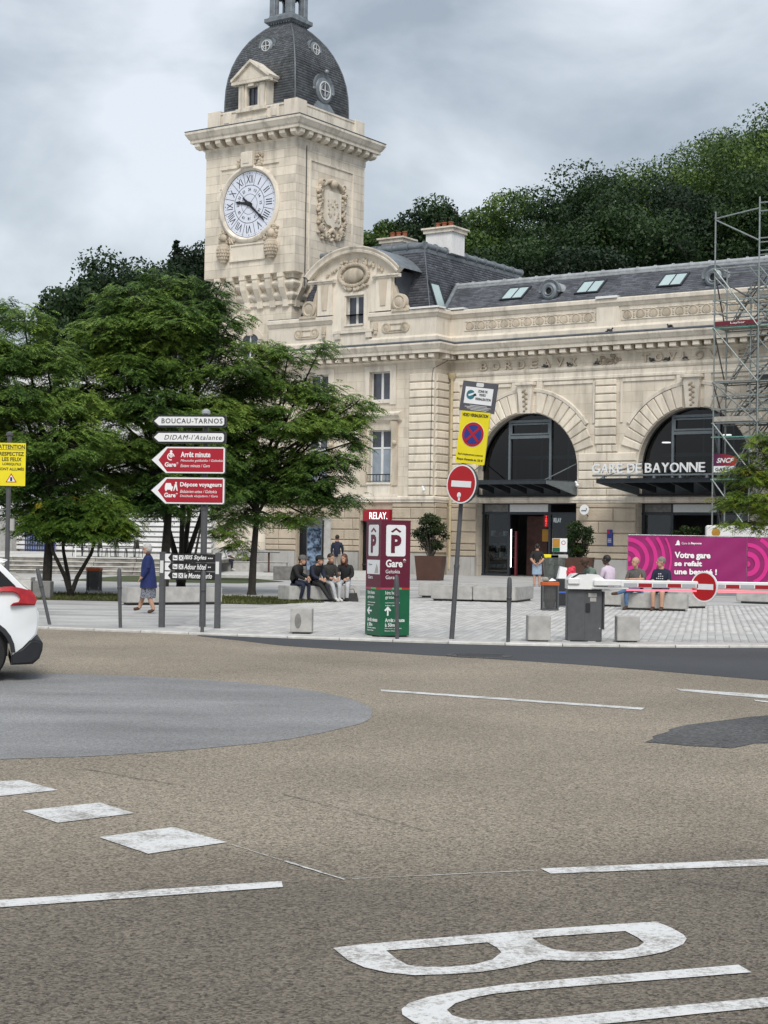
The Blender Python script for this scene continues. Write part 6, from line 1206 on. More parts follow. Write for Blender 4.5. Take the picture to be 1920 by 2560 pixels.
b = MB(); b.box(XS[1] + .25, XS[2] + 1, 1.55, 1.6, 15.6, 17.9); b.obj('dust_sheet', 'white_paint', SF); b = MB(); b.box(XS[1] + .2, XS[2] + 1, 1.5, 1.62, 15.35, 15.6); b.obj('sheet_rail', 'board_red', SF)
for i in range(3):
    for j in range(2): b = MB(); b.box(XS[i] - .12, XS[i] + .12, YS[j] - .12, YS[j] + .12, .0, .03); b.obj('base_plate', 'scaffold', SF)
# ---------------------------------------------------------------- station name on the second canopy, SNCF board
SN = thing('station_name_sign', 'white GARE DE BAYONNE letters standing on the canopy rail', 'sign', sloc(10.6, -1.35, 5.22), SRZ)
b = MB(); b.tube((0, 0, .13), (7.9, 0, .13), .05, n=8); b.obj('rail', 'frame_grey', SN)
for k in range(6): b = MB(); b.box(.55 + k * 1.42, .67 + k * 1.42, -.05, .1, -.03, .13); b.obj('rail_foot', 'frame_grey', SN)
def word(s_, x0, x1, z0, z1):
    wd = {'I': .4, 'E': .8, 'R': .9, 'B': .9, 'Y': 1., 'A': 1.05, 'G': 1.1, 'D': 1.05, 'O': 1.18, 'N': 1.1}; tot = sum(wd[c] for c in s_); gap = .06; sc = (x1 - x0 - gap * (len(s_) - 1)) / tot; x = x0
    for c in s_: text(c, x, x + wd[c] * sc, z0, z1, 0, 'letter_white', SN, 'letter', depth=.10, bold=.01); x += wd[c] * sc + gap
word('GARE', 0, 1.75, .25, .73); word('DE', 2.0, 2.78, .25, .73); word('BAYONNE', 2.98, 6.2, .25, .73)
SB = thing('railway_logo_board', 'purple and red SNCF logo board over white GARES strip on the canopy', 'sign', sloc(17.35, -1.38, 5.42), SRZ)
m, t_, bb = newmat('logo_gradient'); tcn = t_.nodes.new('ShaderNodeTexCoord'); sx_ = t_.nodes.new('ShaderNodeSeparateXYZ'); t_.links.new(tcn.outputs['Object'], sx_.inputs[0]); cr = t_.nodes.new('ShaderNodeValToRGB'); mr = t_.nodes.new('ShaderNodeMapRange'); mr.inputs[1].default_value = 0; mr.inputs[2].default_value = 1.2; t_.links.new(sx_.outputs[0], mr.inputs[0]); t_.links.new(mr.outputs[0], cr.inputs[0]); cr.color_ramp.elements[0].color = (.09, .008, .06, 1); cr.color_ramp.elements[1].color = (.5, .03, .01, 1); t_.links.new(cr.outputs[0], bb.inputs['Base Color']); bb.inputs['Roughness'].default_value = .4
b = MB(); n = 12; b.prism([(-.1, .36), (1.0, .36), (1.12, .45)] + [(1.15 * math.cos(a) * 1.0 + .02, .52 + .42 * math.sin(a)) for a in [PI / 2 * k / n for k in range(n + 1)]] + [(-.1, .94)], 'y', -.04, .04); o = b.obj('logo_panel', 'logo_gradient', SB); text('SNCF', .06, .98, .48, .72, -.045, 'text_white', o, bold=.03, shear=.3)
b = MB(); b.box(-.1, 1.0, -.04, .04, .02, .33); o = b.obj('name_strip', 'white_sign', SB); text('GARES', .0, .85, .09, .24, -.045, 'text_black', o, bold=.02, space=1.3); b = MB(); b.tube((.2, 0, .02), (.2, 0, -.12), .03); b.tube((.8, 0, .02), (.8, 0, -.12), .03); b.obj('bracket', 'frame_grey', SB)
# pigeons
mat('pigeon', (.022, .022, .025), .6, .4, 30)
def pigeon(p, rz, label):
    T = thing('pigeon', label, 'pigeon', p, rz, 'pigeons on the station ledges'); b = MB(); b.ell((0, 0, .10), (.15, .075, .075), 10, 7, (0, .35, 0)); b.ell((.13, 0, .20), (.045, .04, .045)); b.sweep([(.09, 0, .13), (.12, 0, .19)], [.05, .035], 7); b.sweep([(-.1, 0, .08), (-.26, 0, .03)], [.05, .02], 6); b.tube((.16, 0, .2), (.205, 0, .19), .012, .003, 5)
    for s in (-1, 1): b.tube((.01, s * .03, .05), (.02, s * .03, 0), .008, n=4)
    b.obj('body', 'pigeon', T, smooth=True)
    for s in (-1, 1): w = MB(); w.ell((-.03, s * .065, .11), (.14, .02, .055), 8, 5, (0, .35, 0)); w.obj('wing', 'dark_metal', T)
for u, z, n_, a, lab in ((6.25, 11.40, HN - .06, .3, 'pigeon on the ledge under the letter A of BORDEAVX'), (7.65, 11.40, HN - .06, 2.9, 'pigeon on the ledge under the X of BORDEAVX'), (9.38, 11.40, HN - .06, .2, 'pigeon on the ledge beside the frieze carving'), (12.5, 11.40, HN - .06, 2.8, 'pigeon under the first letters of TOVLOVSE'), (13.4, 11.40, HN - .06, .4, 'pigeon under the V of TOVLOVSE'), (14.35, 11.40, HN - .06, 3.0, 'pigeon under the L of TOVLOVSE'), (10.35, 13.02, HN - .6, .2, 'pigeon on the gutter below the parapet pier'), (13.75, 13.02, HN - .6, 2.9, 'pigeon alone on the gutter nearer the scaffolding')):
    pigeon(sloc(u, n_, z), SRZ + a, lab)
# ---------------------------------------------------------------- signs
def S1(x, y): return (320 + x * .27125, 1000 + y * .27125)
def S2(x, y): return (640 + x * .2773, 1260 + y * .2773)
def S3(x, y): return (1000 + x * .217, 1260 + y * .217)
def S4(x, y): return (1300 + x * .2049, 1280 + y * .2049)
def S5(x, y): return (1520 + x * .2411, 1280 + y * .2411)
def rrect(x0, x1, z0, z1, r, n=4):
    o = []
    for cx, cz, a0 in ((x1 - r, z0 + r, -PI / 2), (x1 - r, z1 - r, 0), (x0 + r, z1 - r, PI / 2), (x0 + r, z0 + r, PI)):
        o += [(cx + r * math.cos(a0 + PI / 2 * k / n), cz + r * math.sin(a0 + PI / 2 * k / n)) for k in range(n + 1)]
    return o
def plate(poly, y0, y1, name, m, parent, M4=None):
    b = MB(); b.prism(poly, 'y', y0, y1)
    if M4 is not None: b.xf(M4)
    return b.obj(name, m, parent)
g_ = gp(*S1(685, 2095)); DP_ = thing('direction_sign_post', 'grey post carrying two white and two red arrow direction signs', 'sign post', (g_.x, g_.y, 0), rad(-9))
b = MB(); b.tube((0, 0, -.05), (0, 0, 2.3), .064, n=16); b.lathe([(.064, 2.28), (.078, 2.3), (.078, 2.36), (.06, 2.38), (.052, 2.42)], 16); b.tube((0, 0, 2.38), (0, 0, 4.2), .052, n=16); b.obj('post', 'post_grey', DP_, smooth=True)
b = MB(); b.lathe([(.06, 4.18), (.085, 4.2), (.085, 4.25), (.03, 4.29), (.001, 4.29)], 16); b.obj('post_cap', 'zinc_light', DP_, smooth=True)
def arrow(x0, x1, z0, z1, sh, i=0.): zc = (z0 + z1) / 2; return [(x0 + i * 1.4, zc), (x0 + sh + i * .4, z0 + i), (x1 - i - .03, z0 + i), (x1 - i, z0 + i + .03), (x1 - i, z1 - i - .03), (x1 - i - .03, z1 - i), (x0 + sh + i * .4, z1 - i)]
for (z0, z1, sh, col, bor) in ((3.92, 4.16, .13, 'white_sign', 'sign_black'), (3.60, 3.84, .13, 'white_sign', 'sign_black'), (3.01, 3.54, .30, 'sign_red', 'white_sign'), (2.41, 2.94, .30, 'sign_red', 'white_sign')):
    X0, X1 = -1.06, .44; A = plate(arrow(X0, X1, z0, z1, sh), -.135, -.07, 'arrow_sign', 'dark_metal', DP_); small = bor == 'sign_black'
    plate(arrow(X0, X1, z0, z1, sh, .008), -.138, -.134, 'sign_border', bor, A)
    if small: plate(arrow(X0, X1, z0, z1, sh, .035), -.141, -.137, 'sign_face', col, A)
    else:
        zc = (z0 + z1) / 2; plate([(X0 + .15, zc), (X0 + .33, z0 + .035), (X1 - .04, z0 + .035), (X1 - .04, z1 - .035), (X0 + .33, z1 - .035)], -.141, -.137, 'sign_face', col, A)
    y = -.1412
    if z0 > 3.9: text('BOUCAU-TARNOS', -.86, .37, z0 + .075, z1 - .068, y, 'text_black', A, bold=.008, space=1.15)
    elif z0 > 3.5: text("DIDAM-l'Atalante", -.80, .36, z0 + .075, z1 - .07, y, 'text_black', A, shear=.25, space=1.15)
    else:
        L3 = ('Arrêt minute', 'Minutuko geldialdia / Geltokia', 'Estanc minuta / Gara') if z0 > 3 else ('Dépose voyageurs', 'Bidaiarien uztea / Geltokia', 'Deishada viatjadors / Gara')
        text(L3[0], -.46, .14 if z0 > 3 else .38, z1 - .21, z1 - .10, y, 'text_white', A, bold=.025); text(L3[1], -.46, .39 if z0 > 3 else .28, z1 - .31, z1 - .25, y, 'text_white', A, shear=.25); text(L3[2], -.46, .13 if z0 > 3 else .30, z1 - .405, z1 - .345, y, 'text_white', A, shear=.25)
        text('Gare', -.78, -.55, z0 + .13, z0 + .22, y, 'text_white', A, bold=.03); text('*', -.545, -.505, z0 + .17, z0 + .22, y, 'text_white', A, bold=.03)
        b = MB(); zi = z0 + .34
        if z0 > 3: b.lathe([(.055, y), (.075, y)], 20, (-.66, 0, zi - .01), 'y', arc=PI * 1.6); b.box(-.675, -.635, y - .001, y, zi - .03, zi + .09); b.lathe([(.001, y), (.026, y)], 12, (-.655, 0, zi + .09), 'y'); b.box(-.70, -.62, y - .001, y, zi - .01, zi + .02)
        else:
            b.prism([(-.77, zi - .06), (-.62, zi - .06), (-.60, zi), (-.63, zi + .01), (-.65, zi + .07), (-.75, zi + .07), (-.77, zi + .01)], 'y', y - .001, y); b.box(-.76, -.73, y - .001, y, zi - .085, zi - .06); b.box(-.65, -.62, y - .001, y, zi - .085, zi - .06); b.lathe([(.001, y), (.02, y)], 10, (-.545, 0, zi + .075), 'y'); b.prism([(-.57, zi + .05), (-.53, zi + .05), (-.51, zi - .08), (-.53, zi - .08), (-.55, zi), (-.58, zi - .08), (-.60, zi - .08)], 'y', y - .001, y)
        b.obj('pictogram', 'text_white', A)
# hotel finger board between two posts
ga, gb = gp(*S1(310, 2095)), gp(*S1(822, 2111)); ang = math.atan2(gb.y - ga.y, gb.x - ga.x); LW = (gb - ga).length
HS_ = thing('hotel_sign', 'low hotel sign with three black arrow boards between two square grey posts', 'sign', (ga.x, ga.y, 0), ang)
for x in (0, LW): b = MB(); b.cbox(x - .05, x + .05, -.05, .05, -.05, 1.47, .006); p_ = b.obj('post', 'post_grey', HS_); b = MB(); b.box(x - .035, x + .035, -.053, -.049, 1.06, 1.30); b.obj('sticker', 'white_frame', p_)
for k, (nm, st) in enumerate((('IBIS Styles', 3), ('Adour hôtel', 2), ('le Monte Carlo', 0))):
    z1 = 1.44 - k * .172; z0 = z1 - .16; A = plate([(.052, z0), (LW - .055, z0), (LW - .055, z1), (.052, z1)], -.02, .02, 'board', 'sign_black', HS_); zc = (z0 + z1) / 2
    plate([(.055, z0 + .006), (.055, z1 - .006), (.18, z1 - .006), (.12, zc), (.18, z0 + .006)], -.024, -.019, 'arrow_mark', 'white_sign', A); y = -.0245
    for x in (.22, .345): plate([(x, zc - .048), (x + .095, zc - .048), (x + .095, zc + .048), (x, zc + .048)], -.024, -.019, 'pictogram', 'white_sign', A)
    b = MB(); b.box(.235, .30, -.026, -.0235, zc - .02, zc); b.box(.235, .25, -.026, -.0235, zc, zc + .025)
    b.obj('pictogram_mark', 'sign_black', A); b = MB(); b.tube((.36, -.025, zc - .035), (.425, -.025, zc + .035), .006, n=4); b.tube((.36, -.025, zc + .035), (.425, -.025, zc - .035), .006, n=4); b.obj('pictogram_mark', 'sign_black', A)
    text(nm, .46, .46 + (.46 if st else .58), zc - .05, zc + .055, y, 'text_white', A, bold=.015, shear=.22)
    for s in range(st): b = MB(); b.lathe([(.001, y - .001), (.014, y - .001)], 6, (.965 + s * .035, 0, zc), 'y'); b.obj('star', 'white_sign', A)
# bollards
b = MB(); b.lathe([(.034, -.05), (.034, .55), (.042, .70), (.046, .95), (.039, 1.1), (.026, 1.14), (.001, 1.15)], 14)
bmesh_ = b.mesh('bollard', ['post_grey']); smoothmesh(bmesh_)
def Z8(x, y): return (x * .3858, 1080 + y * .3858)
for (px, tilt, lab) in ((Z8(322, 1248), -13.5, 'slim grey bollard leaning over beside the white car'), (Z8(780, 1268), -2.2, 'slim grey bollard between the white car and the hotel sign'), (S1(683, 2140), 0.5, 'slim grey bollard in front of the hotel sign boards'), (S2(1272, 1220), -1.5, 'slim grey bollard in front of the parking totem'), (S3(1245, 1595), .6, 'slim grey bollard between the leaning signs and the barrier')):
    p = gp(*px); T = thing('bollard', lab, 'bollard', (p.x, p.y, 0), 0, 'slim grey bollards along the kerb'); T.rotation_euler = (0, rad(tilt), 0); link('body', bmesh_, T)
    b = MB(); b.lathe([(.041, .74), (.0475, .75), (.048, .78), (.044, .79)], 14); b.obj('collar', 'dark_metal', T)
# yellow notice
yp = at(22, 1200, 34.5); YN = thing('yellow_notice_post', 'yellow ATTENTION notice on a grey post behind the white car', 'sign', (yp.x, 34.5, 0), rad(4))
b = MB(); b.tube((0, 0, -.05), (0, 0, 3.85), .05, n=12); b.lathe([(.05, 3.84), (.075, 3.85), (.075, 3.9), (.03, 3.93), (.001, 3.93)], 12); b.obj('post', 'post_grey', YN); b = MB(); b.box(.05, .13, -.06, .06, 1.85, 2.1); b.obj('junction_box', 'concrete', YN)
zt = at(30, 1108, 34.5).z; zb_ = at(30, 1215, 34.5).z; x0 = at(-4, 1150, 34.5).x - yp.x; x1 = at(65, 1150, 34.5).x - yp.x
A = plate(rrect(x0, x1, zb_, zt, .015), -.09, -.07, 'notice_panel', 'sign_yellow', YN); hh = zt - zb_; y = -.0905
for s_, a, c, m0, m1 in (('ATTENTION', .86, .96, .03, .97), ('RESPECTEZ', .70, .79, .06, .94), ('LES FEUX', .575, .665, .16, .86), ("LORSQU'ILS", .47, .54, .18, .84), ('SONT ALLUMÉS', .36, .44, .06, .95)): text(s_, x0 + (x1 - x0) * m0, x0 + (x1 - x0) * m1, zb_ + hh * a, zb_ + hh * c, y, 'text_black', A, bold=.02)
b = MB(); b.box(x0 + .03, x1 - .03, -.0915, -.09, zb_ + hh * .835, zb_ + hh * .845); b.obj('rule', 'text_black', A)
xm = (x0 + x1) / 2; tri = lambda s, zc: [(xm - s, zc - s * .58), (xm + s, zc - s * .58), (xm, zc + s * 1.1)]
plate(tri(.115, zb_ + .14), -.092, -.09, 'triangle', 'noentry_red', A); plate(tri(.085, zb_ + .138), -.094, -.091, 'triangle_face', 'white_sign', A); b = MB(); b.prism(rrect(xm - .022, xm + .022, zb_ + .098, zb_ + .185, .018), 'y', -.096, -.093); b.obj('traffic_light_mark', 'sign_black', A)
# leaning no entry post
p = gp(*S3(595, 1555)); LP = thing('leaning_sign_post', 'leaning grey post with no entry disc, yellow no stopping sign and grey video notice', 'sign post', (p.x, p.y, 0), 0); LP.rotation_euler = (0, rad(3.1), 0)
b = MB(); b.tube((0, 0, -.05), (0, 0, 1.3), .046, n=12); b.tube((0, 0, 1.28), (0, 0, 1.34), .052, n=12); b.tube((0, 0, 1.3), (0, 0, 4.3), .041, n=12); b.obj('post', 'post_grey', LP, smooth=True)
def lm(x, z, th, tilt): dx = x - p.x - .054 * z; return Matrix.Translation((dx, -.21, z)) @ Matrix.Rotation(rad(th), 4, 'Z') @ Matrix.Rotation(rad(tilt), 4, 'Y')
M1 = lm(1.385, 2.79, -44, 1.0); n = 36; circ = lambda r: [(r * math.cos(2 * PI * k / n), r * math.sin(2 * PI * k / n)) for k in range(n)]
A = plate(circ(.355), -.01, .05, 'no_entry_disc', 'dark_metal', LP, M1); plate(circ(.352), -.013, -.009, 'disc_border', 'white_sign', A, M1); plate(circ(.325), -.016, -.012, 'disc_face', 'noentry_red', A, M1); plate([(-.235, -.055), (.235, -.055), (.235, .055), (-.235, .055)], -.019, -.015, 'white_bar', 'white_sign', A, M1)
plate([(.045 * math.cos(2 * PI * k / 16) - .03, -.20 + .05 * math.sin(2 * PI * k / 16)) for k in range(16)], -.02, -.015, 'sticker', 'white_sign', A, M1); plate([(-.045, -.30), (.0, -.30), (-.01, -.22), (-.04, -.22)], -.02, -.015, 'sticker', 'white_sign', A, M1)
M2 = lm(1.57, 3.63, -30, 3.6); w, h = .29, .47
A = plate(rrect(-w, w, -h, h, .02), -.01, .02, 'no_stopping_panel', 'sign_yellow', LP, M2); text('VIDEO VERBALISATION', -.26, .26, .375, .435, -.0115, 'text_black', A, bold=.025, mat4=M2); text('Sauf emplacement autorisé', -.25, .25, -.33, -.285, -.0115, 'text_black', A, mat4=M2); text("Risque d'amende de 135 €", -.26, .26, -.425, -.37, -.0115, 'text_black', A, bold=.015, shear=.1, mat4=M2)
def shift(M4, x, z): return M4 @ Matrix.Translation((x, 0, z))
M2c = shift(M2, 0, .06); plate(circ(.225), -.014, -.009, 'disc_edge', 'white_frame', A, M2c); plate(circ(.218), -.017, -.013, 'disc_ring', 'noentry_red', A, M2c); plate(circ(.175), -.020, -.016, 'disc_face', 'sign_blue', A, M2c)
for a in (45, -45): plate([(-.185, -.022), (.185, -.022), (.185, .022), (-.185, .022)], -.023 - (.001 if a > 0 else 0), -.019, 'cross_bar', 'noentry_red', A, M2c @ Matrix.Rotation(rad(a), 4, 'Y'))
M3 = lm(1.665, 4.365, -30, 5.0); mat('notice_grey', (.085, .085, .10), .5, .08, 4)
A = plate([(-.35, -.27), (.35, -.27), (.35, .27), (-.35, .27)], -.01, .02, 'video_notice', 'notice_grey', LP, M3); plate([(-.28, -.13), (.28, -.13), (.28, .17), (-.28, .17)], -.013, -.009, 'white_field', 'white_sign', A, M3); plate(rrect(-.075, .075, .185, .255, .02), -.014, -.009, 'crest_tab', 'white_frame', A, M3)
mat('logo_teal', (.03, .16, .20), .4, .3, 9); M3c = shift(M3, -.16, .03); plate(circ(.085), -.016, -.012, 'camera_logo', 'logo_teal', A, M3c); plate([(-.05, .0), (.08, .05), (.1, .02), (-.03, -.03)], -.018, -.014, 'camera_mark', 'white_sign', A, M3c); plate([(.05, -.02), (.12, -.01), (.1, .03), (.06, .02)], -.019, -.015, 'camera_mark', 'sign_black', A, M3c)
for s_, a, c, z in (('ZONE DE', -.02, .17, .085), ('VIDEO', .01, .145, .02), ('VERBALISATION', -.06, .26, -.055)): text(s_, a, c, z, z + .045, -.0135, 'text_black', A, bold=.02, mat4=M3)
for z, a, c in ((-.165, -.15, .2), (-.19, -.25, .28), (-.215, -.2, .24), (-.24, -.12, .2)): plate([(a, z), (c, z), (c, z + .009), (a, z + .009)], -.0125, -.009, 'small_print', 'white_frame', A, M3)
# parking totem
p = gp(*S2(1115, 1203)); PT = thing('parking_totem', 'square maroon and green parking totem with white P panels', 'totem', (p.x, p.y, 0), rad(27)); SZ = .60
b = MB(); b.box(0, SZ, 0, SZ, .90, 2.11); b.box(-.003, SZ + .003, -.003, SZ + .003, 2.10, 2.125); b.obj('upper_body', 'maroon', PT); b = MB(); b.box(0, SZ, 0, SZ, .03, .865); b.obj('lower_body', 'totem_green', PT); b = MB(); b.box(.03, SZ - .03, .03, SZ - .03, 0, .03); b.obj('base', 'black', PT)
for (a, c, m_) in ((0, .24, 'strip_pink'), (.24, .43, 'strip_green'), (.43, SZ, 'strip_red')): b = MB(); b.box(a, c, -.001, .3, .865, .90); b.obj('colour_band', m_, PT)
for (a, c, m_) in ((0, .22, 'strip_pink'), (.22, .42, 'strip_green'), (.42, SZ, 'strip_red')): b = MB(); b.box(-.0015, .2, SZ - c, SZ - a, .865, .90); b.obj('colour_band', m_, PT)
ML = Matrix.Rotation(-PI / 2, 4, 'Z')
for face, M4, dx in (('front', Matrix.Identity(4), 0), ('left', ML, -SZ)):
    X = lambda v: dx + v
    def pl(poly, d, nm, m_, par): return plate([(X(q[0]), q[1]) for q in poly], -d, .001, nm, m_, par, M4)
    A = pl(rrect(.10, .50, 1.47, 2.04, .04), .004, 'p_panel', 'white_sign', PT); text('P', X(.20), X(.41), 1.53, 1.86, -.0045, 'maroon', A, bold=.05, mat4=M4); pl([(.19, 1.92), (.30, 1.99), (.41, 1.92), (.37, 1.90), (.30, 1.95), (.23, 1.90)], .006, 'roof_mark', 'maroon', A)
    tx = lambda s_, a, c, z0, z1, **k: text(s_, X(a), X(c), z0, z1, -.003, 'text_white', PT, 'lettering', .002, mat4=M4, **k)
    if face == 'front': tx('Gare', .10, .44, 1.27, 1.41, bold=.03); tx('*', .45, .51, 1.35, 1.43, bold=.04); tx('Geltokia', .10, .39, 1.16, 1.225)
    else:
        pl([(.06, 1.14), (.56, 1.14), (.56, 1.40), (.06, 1.40)], .006, 'paper_notice', 'white_sign', PT); pl([(.36, 1.16), (.52, 1.16), (.50, 1.26), (.45, 1.33), (.40, 1.24)], .008, 'paper_print', 'concrete', PT); text('Gare', X(.12), X(.26), 1.30, 1.335, -.0068, 'text_black', PT, 'lettering', .001, mat4=M4)
    tx('Gara', .10, .28, 1.055, 1.12); tx('1ère heure', .10, .38, .775, .84); tx('gratuite', .10, .36, .685, .75)
    tx('stationnement gratuit', .10, .40, .61, .635); tx('selon tarif', .10, .33, .565, .59)
    zc = .47
    if face == 'front': pl([(.14, .39), (.17, .39), (.17, .50), (.20, .47), (.225, .49), (.155, .56), (.085, .49), (.11, .47), (.14, .50)], .004, 'arrow_mark', 'text_white', PT)
    else: pl([(.26, .455), (.26, .485), (.15, .485), (.18, .52), (.16, .545), (.08, .47), (.16, .395), (.18, .42), (.15, .455)], .004, 'arrow_mark', 'text_white', PT)
    tx('Arrêt minute', .10, .50, .275, .345, bold=.02); tx('à 50m', .10, .30, .19, .255, bold=.02); tx('Minutuko geldialdia', .10, .44, .145, .17); tx('Estanc minuta', .10, .34, .105, .13)
# ---------------------------------------------------------------- concrete cubes and benches
def cube(px, wpx, lab, hole=False, rz=.02):
    p = gp(*px); T = thing('concrete_cube', lab, 'concrete block', (p.x, p.y + .2, 0), rz, 'concrete cubes along the kerb'); b = MB(); b.cbox(-.2, .2, -.2, .2, .03, .47, .012); b.obj('body', 'concrete', T)
    b = MB(); b.box(-.16, .16, -.16, .16, 0, .03); b.obj('foot', 'black', T)
    if hole: b = MB(); b.lathe([(.001, -.204), (.055, -.204), (.062, -.2)], 16, (0, 0, 0), 'y'); b.v = [(x - .06, y, z * 2.3 + .24) for x, y, z in b.v]; b.obj('socket', 'concrete_dark', T)
cube(S2(408, 1172), 0, 'concrete cube with an oval socket near the parking totem', True, -.03); cube(S4(232, 1588), 0, 'concrete cube beside the dark barrier cabinet, toward the leaning signs'); cube(S5(213, 1357), 0, 'concrete cube under the barrier arm, in front of the seated men', rz=-.02)
def bench(lab, pts, h=.46, split=None):
    c = sum((Vector((*q, 0)) for q in pts), Vector()) / len(pts); T = thing('concrete_bench', lab, 'bench', (c.x, c.y, 0), 0, 'concrete benches of the square'); P = [(q[0] - c.x, q[1] - c.y) for q in pts]
    bm = bmesh.new(); vs = [bm.verts.new((*q, .06)) for q in P]; f = bm.faces.new(vs); r_ = bmesh.ops.extrude_face_region(bm, geom=[f]); bmesh.ops.translate(bm, verts=[g for g in r_['geom'] if isinstance(g, bmesh.types.BMVert)], vec=(0, 0, h - .06)); bmesh.ops.recalc_face_normals(bm, faces=bm.faces); bmesh.ops.bevel(bm, geom=bm.edges[:], offset=.018, segments=2, affect='EDGES')
    me = bpy.data.meshes.new('seat_block'); bm.to_mesh(me); bm.free(); me.materials.append(MATS['concrete']); link('seat_block', me, T)
    b = MB(); b.prism([(q[0] * .9, q[1] * .86) for q in P], 'z', 0, .06); b.obj('recessed_base', 'black', T); return T
bench('concrete bench carrying the four seated young people', [(-2.64, 46.4), (-.66, 47.72), (-.98, 48.3), (-3.0, 46.9)])
bench('long concrete bench behind the walking woman and hotel sign', [(-6.58, 42.35), (-4.3, 44.0), (-4.62, 44.5), (-6.9, 42.85)])
bench('near wedge of the double bench by the leaning signs', [(1.45, 49.36), (2.66, 48.83), (2.93, 50.5), (1.95, 50.75)]); bench('broad wedge of the double bench, toward the litter bin', [(2.68, 48.82), (3.92, 48.63), (4.7, 51.1), (2.95, 50.6)])
bench('concrete bench just before the brown planter', [(1.13, 51.96), (3.3, 52.2), (3.3, 53.0), (1.2, 52.8)]); bench('concrete bench carrying the two older men', [(6.46, 44.5), (8.15, 43.93), (8.3, 44.5), (6.6, 45.05)])
bench('concrete bench end behind the barrier disc', [(8.25, 45.9), (9.2, 46.5), (8.95, 47.0), (8.0, 46.4)]); bench('concrete bench behind the barrier cabinet, with two people', [(5.5, 46.9), (6.72, 46.35), (6.95, 46.9), (5.7, 47.45)]); bench('concrete bench under the magenta banner', [(11.1, 51.55), (13.6, 49.9), (13.9, 50.4), (11.4, 52.05)])
T = thing('low_wall', 'low grey seat wall before the tower with a person sitting', 'wall', (-7.4, 85.6, 0), rad(-4)); b = MB(); b.cbox(-2.6, 2.4, -.3, .3, 0, .62, .02); b.obj('body', 'concrete', T); b = MB(); b.cbox(-2.65, 2.45, -.33, .33, .62, .66, .01); b.obj('coping', 'concrete', T)
g_ = gp(S2(260, 630)[0], S2(260, 630)[1]); T = thing('low_wall', 'short dark low wall beside the map board', 'wall', (-3.9, 73.5, 0), 0); b = MB(); b.cbox(-1.0, .55, -.25, .25, 0, .62, .02); b.obj('body', 'concrete_dark', T)
T = thing('low_wall', 'pale low wall with a raised end beside the white car', 'wall', (at(45, 1480, 46).x, 46, 0), 0); b = MB(); b.cbox(-1.8, .42, -.3, .3, 0, .55, .02); b.prism([(-.5, .55), (.42, .55), (.42, .6), (-.05, .62), (-.15, .72), (-.4, .72)], 'y', -.3, .3); b.obj('body', 'kerb_stone', T); b = MB(); b.cbox(.45, .95, -.25, .25, 0, .5, .02); b.obj('end_block', 'concrete_dark', T)
# ---------------------------------------------------------------- barrier
p = gp(*S4(800, 1585)); BR = thing('barrier_gate', 'rising arm barrier with dark cabinet, striped white arm and no entry disc', 'barrier', (p.x, p.y + .1, 0), 0)
b = MB(); b.cbox(-.32, .30, -.02, .34, 0, .93, .02); b.obj('cabinet', 'post_grey', BR); b = MB(); b.cbox(-.315, -.01, -.028, -.018, .02, .92, .004); b.obj('cabinet_door', 'post_grey', BR)
b = MB(); b.prism(rrect(.0, .085, .52, .69, .02), 'y', -.03, -.018); b.obj('handle_recess', 'black', BR); b = MB(); b.box(.05, .20, -.03, -.018, .80, .87); b.box(.08, .19, -.028, -.018, .72, .79); b.obj('rating_plate', 'concrete', BR); b = MB(); b.box(.31, .345, .0, .25, .22, .9); b.obj('side_cover', 'dark_metal', BR); b = MB(); b.tube((.26, -.03, .24), (.26, -.01, .24), .015); b.obj('lock', 'zinc_light', BR)
b = MB(); b.prism([(-.33, .94), (.32, .94), (.33, 1.12), (.22, 1.2), (-.14, 1.22), (-.25, 1.2), (-.33, 1.10)], 'y', -.10, .38); b.cbox(-.33, -.12, -.14, .0, 1.02, 1.14, .02); b.obj('housing', 'white_paint', BR); b = MB(); b.prism([(-.30, 1.13), (-.14, 1.225), (-.02, 1.23), (.0, 1.21), (-.13, 1.20), (-.27, 1.115)], 'y', -.105, .2); b.obj('housing_seal', 'black', BR)
b = MB(); b.cbox(.12, .62, -.20, -.02, 1.00, 1.12, .02); b.cbox(.1, .75, -.16, -.04, .95, .985, .01); b.obj('arm_clamp', 'white_paint', BR)
b = MB(); b.cbox(.6, 5.6, -.17, -.06, .985, 1.115, .015); arm = b.obj('arm', 'white_paint', BR); x = .66; mat('reflect_grey', (.38, .40, .42), .4, .05, 20); mat('reflect_red', (.32, .008, .015), .35, .05, 20)
k = 0
while x < 5.4:
    wd = .24; b = MB(); b.box(x, x + wd, -.173, -.169, .995, 1.062); b.obj('reflector', 'reflect_red' if k % 2 else 'reflect_grey', arm); x += wd + .02; k += 1
b = MB(); b.box(.72, 5.6, -.15, -.10, .925, .955); b.obj('light_strip', 'led_red', BR)
M4 = Matrix.Translation((2.08, -.24, 1.02)) @ Matrix.Rotation(rad(-42), 4, 'Z')
A = plate(circ(.27), -.01, .02, 'no_entry_disc', 'white_sign', BR, M4); plate(circ(.245), -.013, -.009, 'disc_face', 'noentry_red', A, M4); plate([(-.19, -.05), (.19, -.05), (.19, .05), (-.19, .05)], -.016, -.012, 'white_bar', 'white_sign', A, M4)
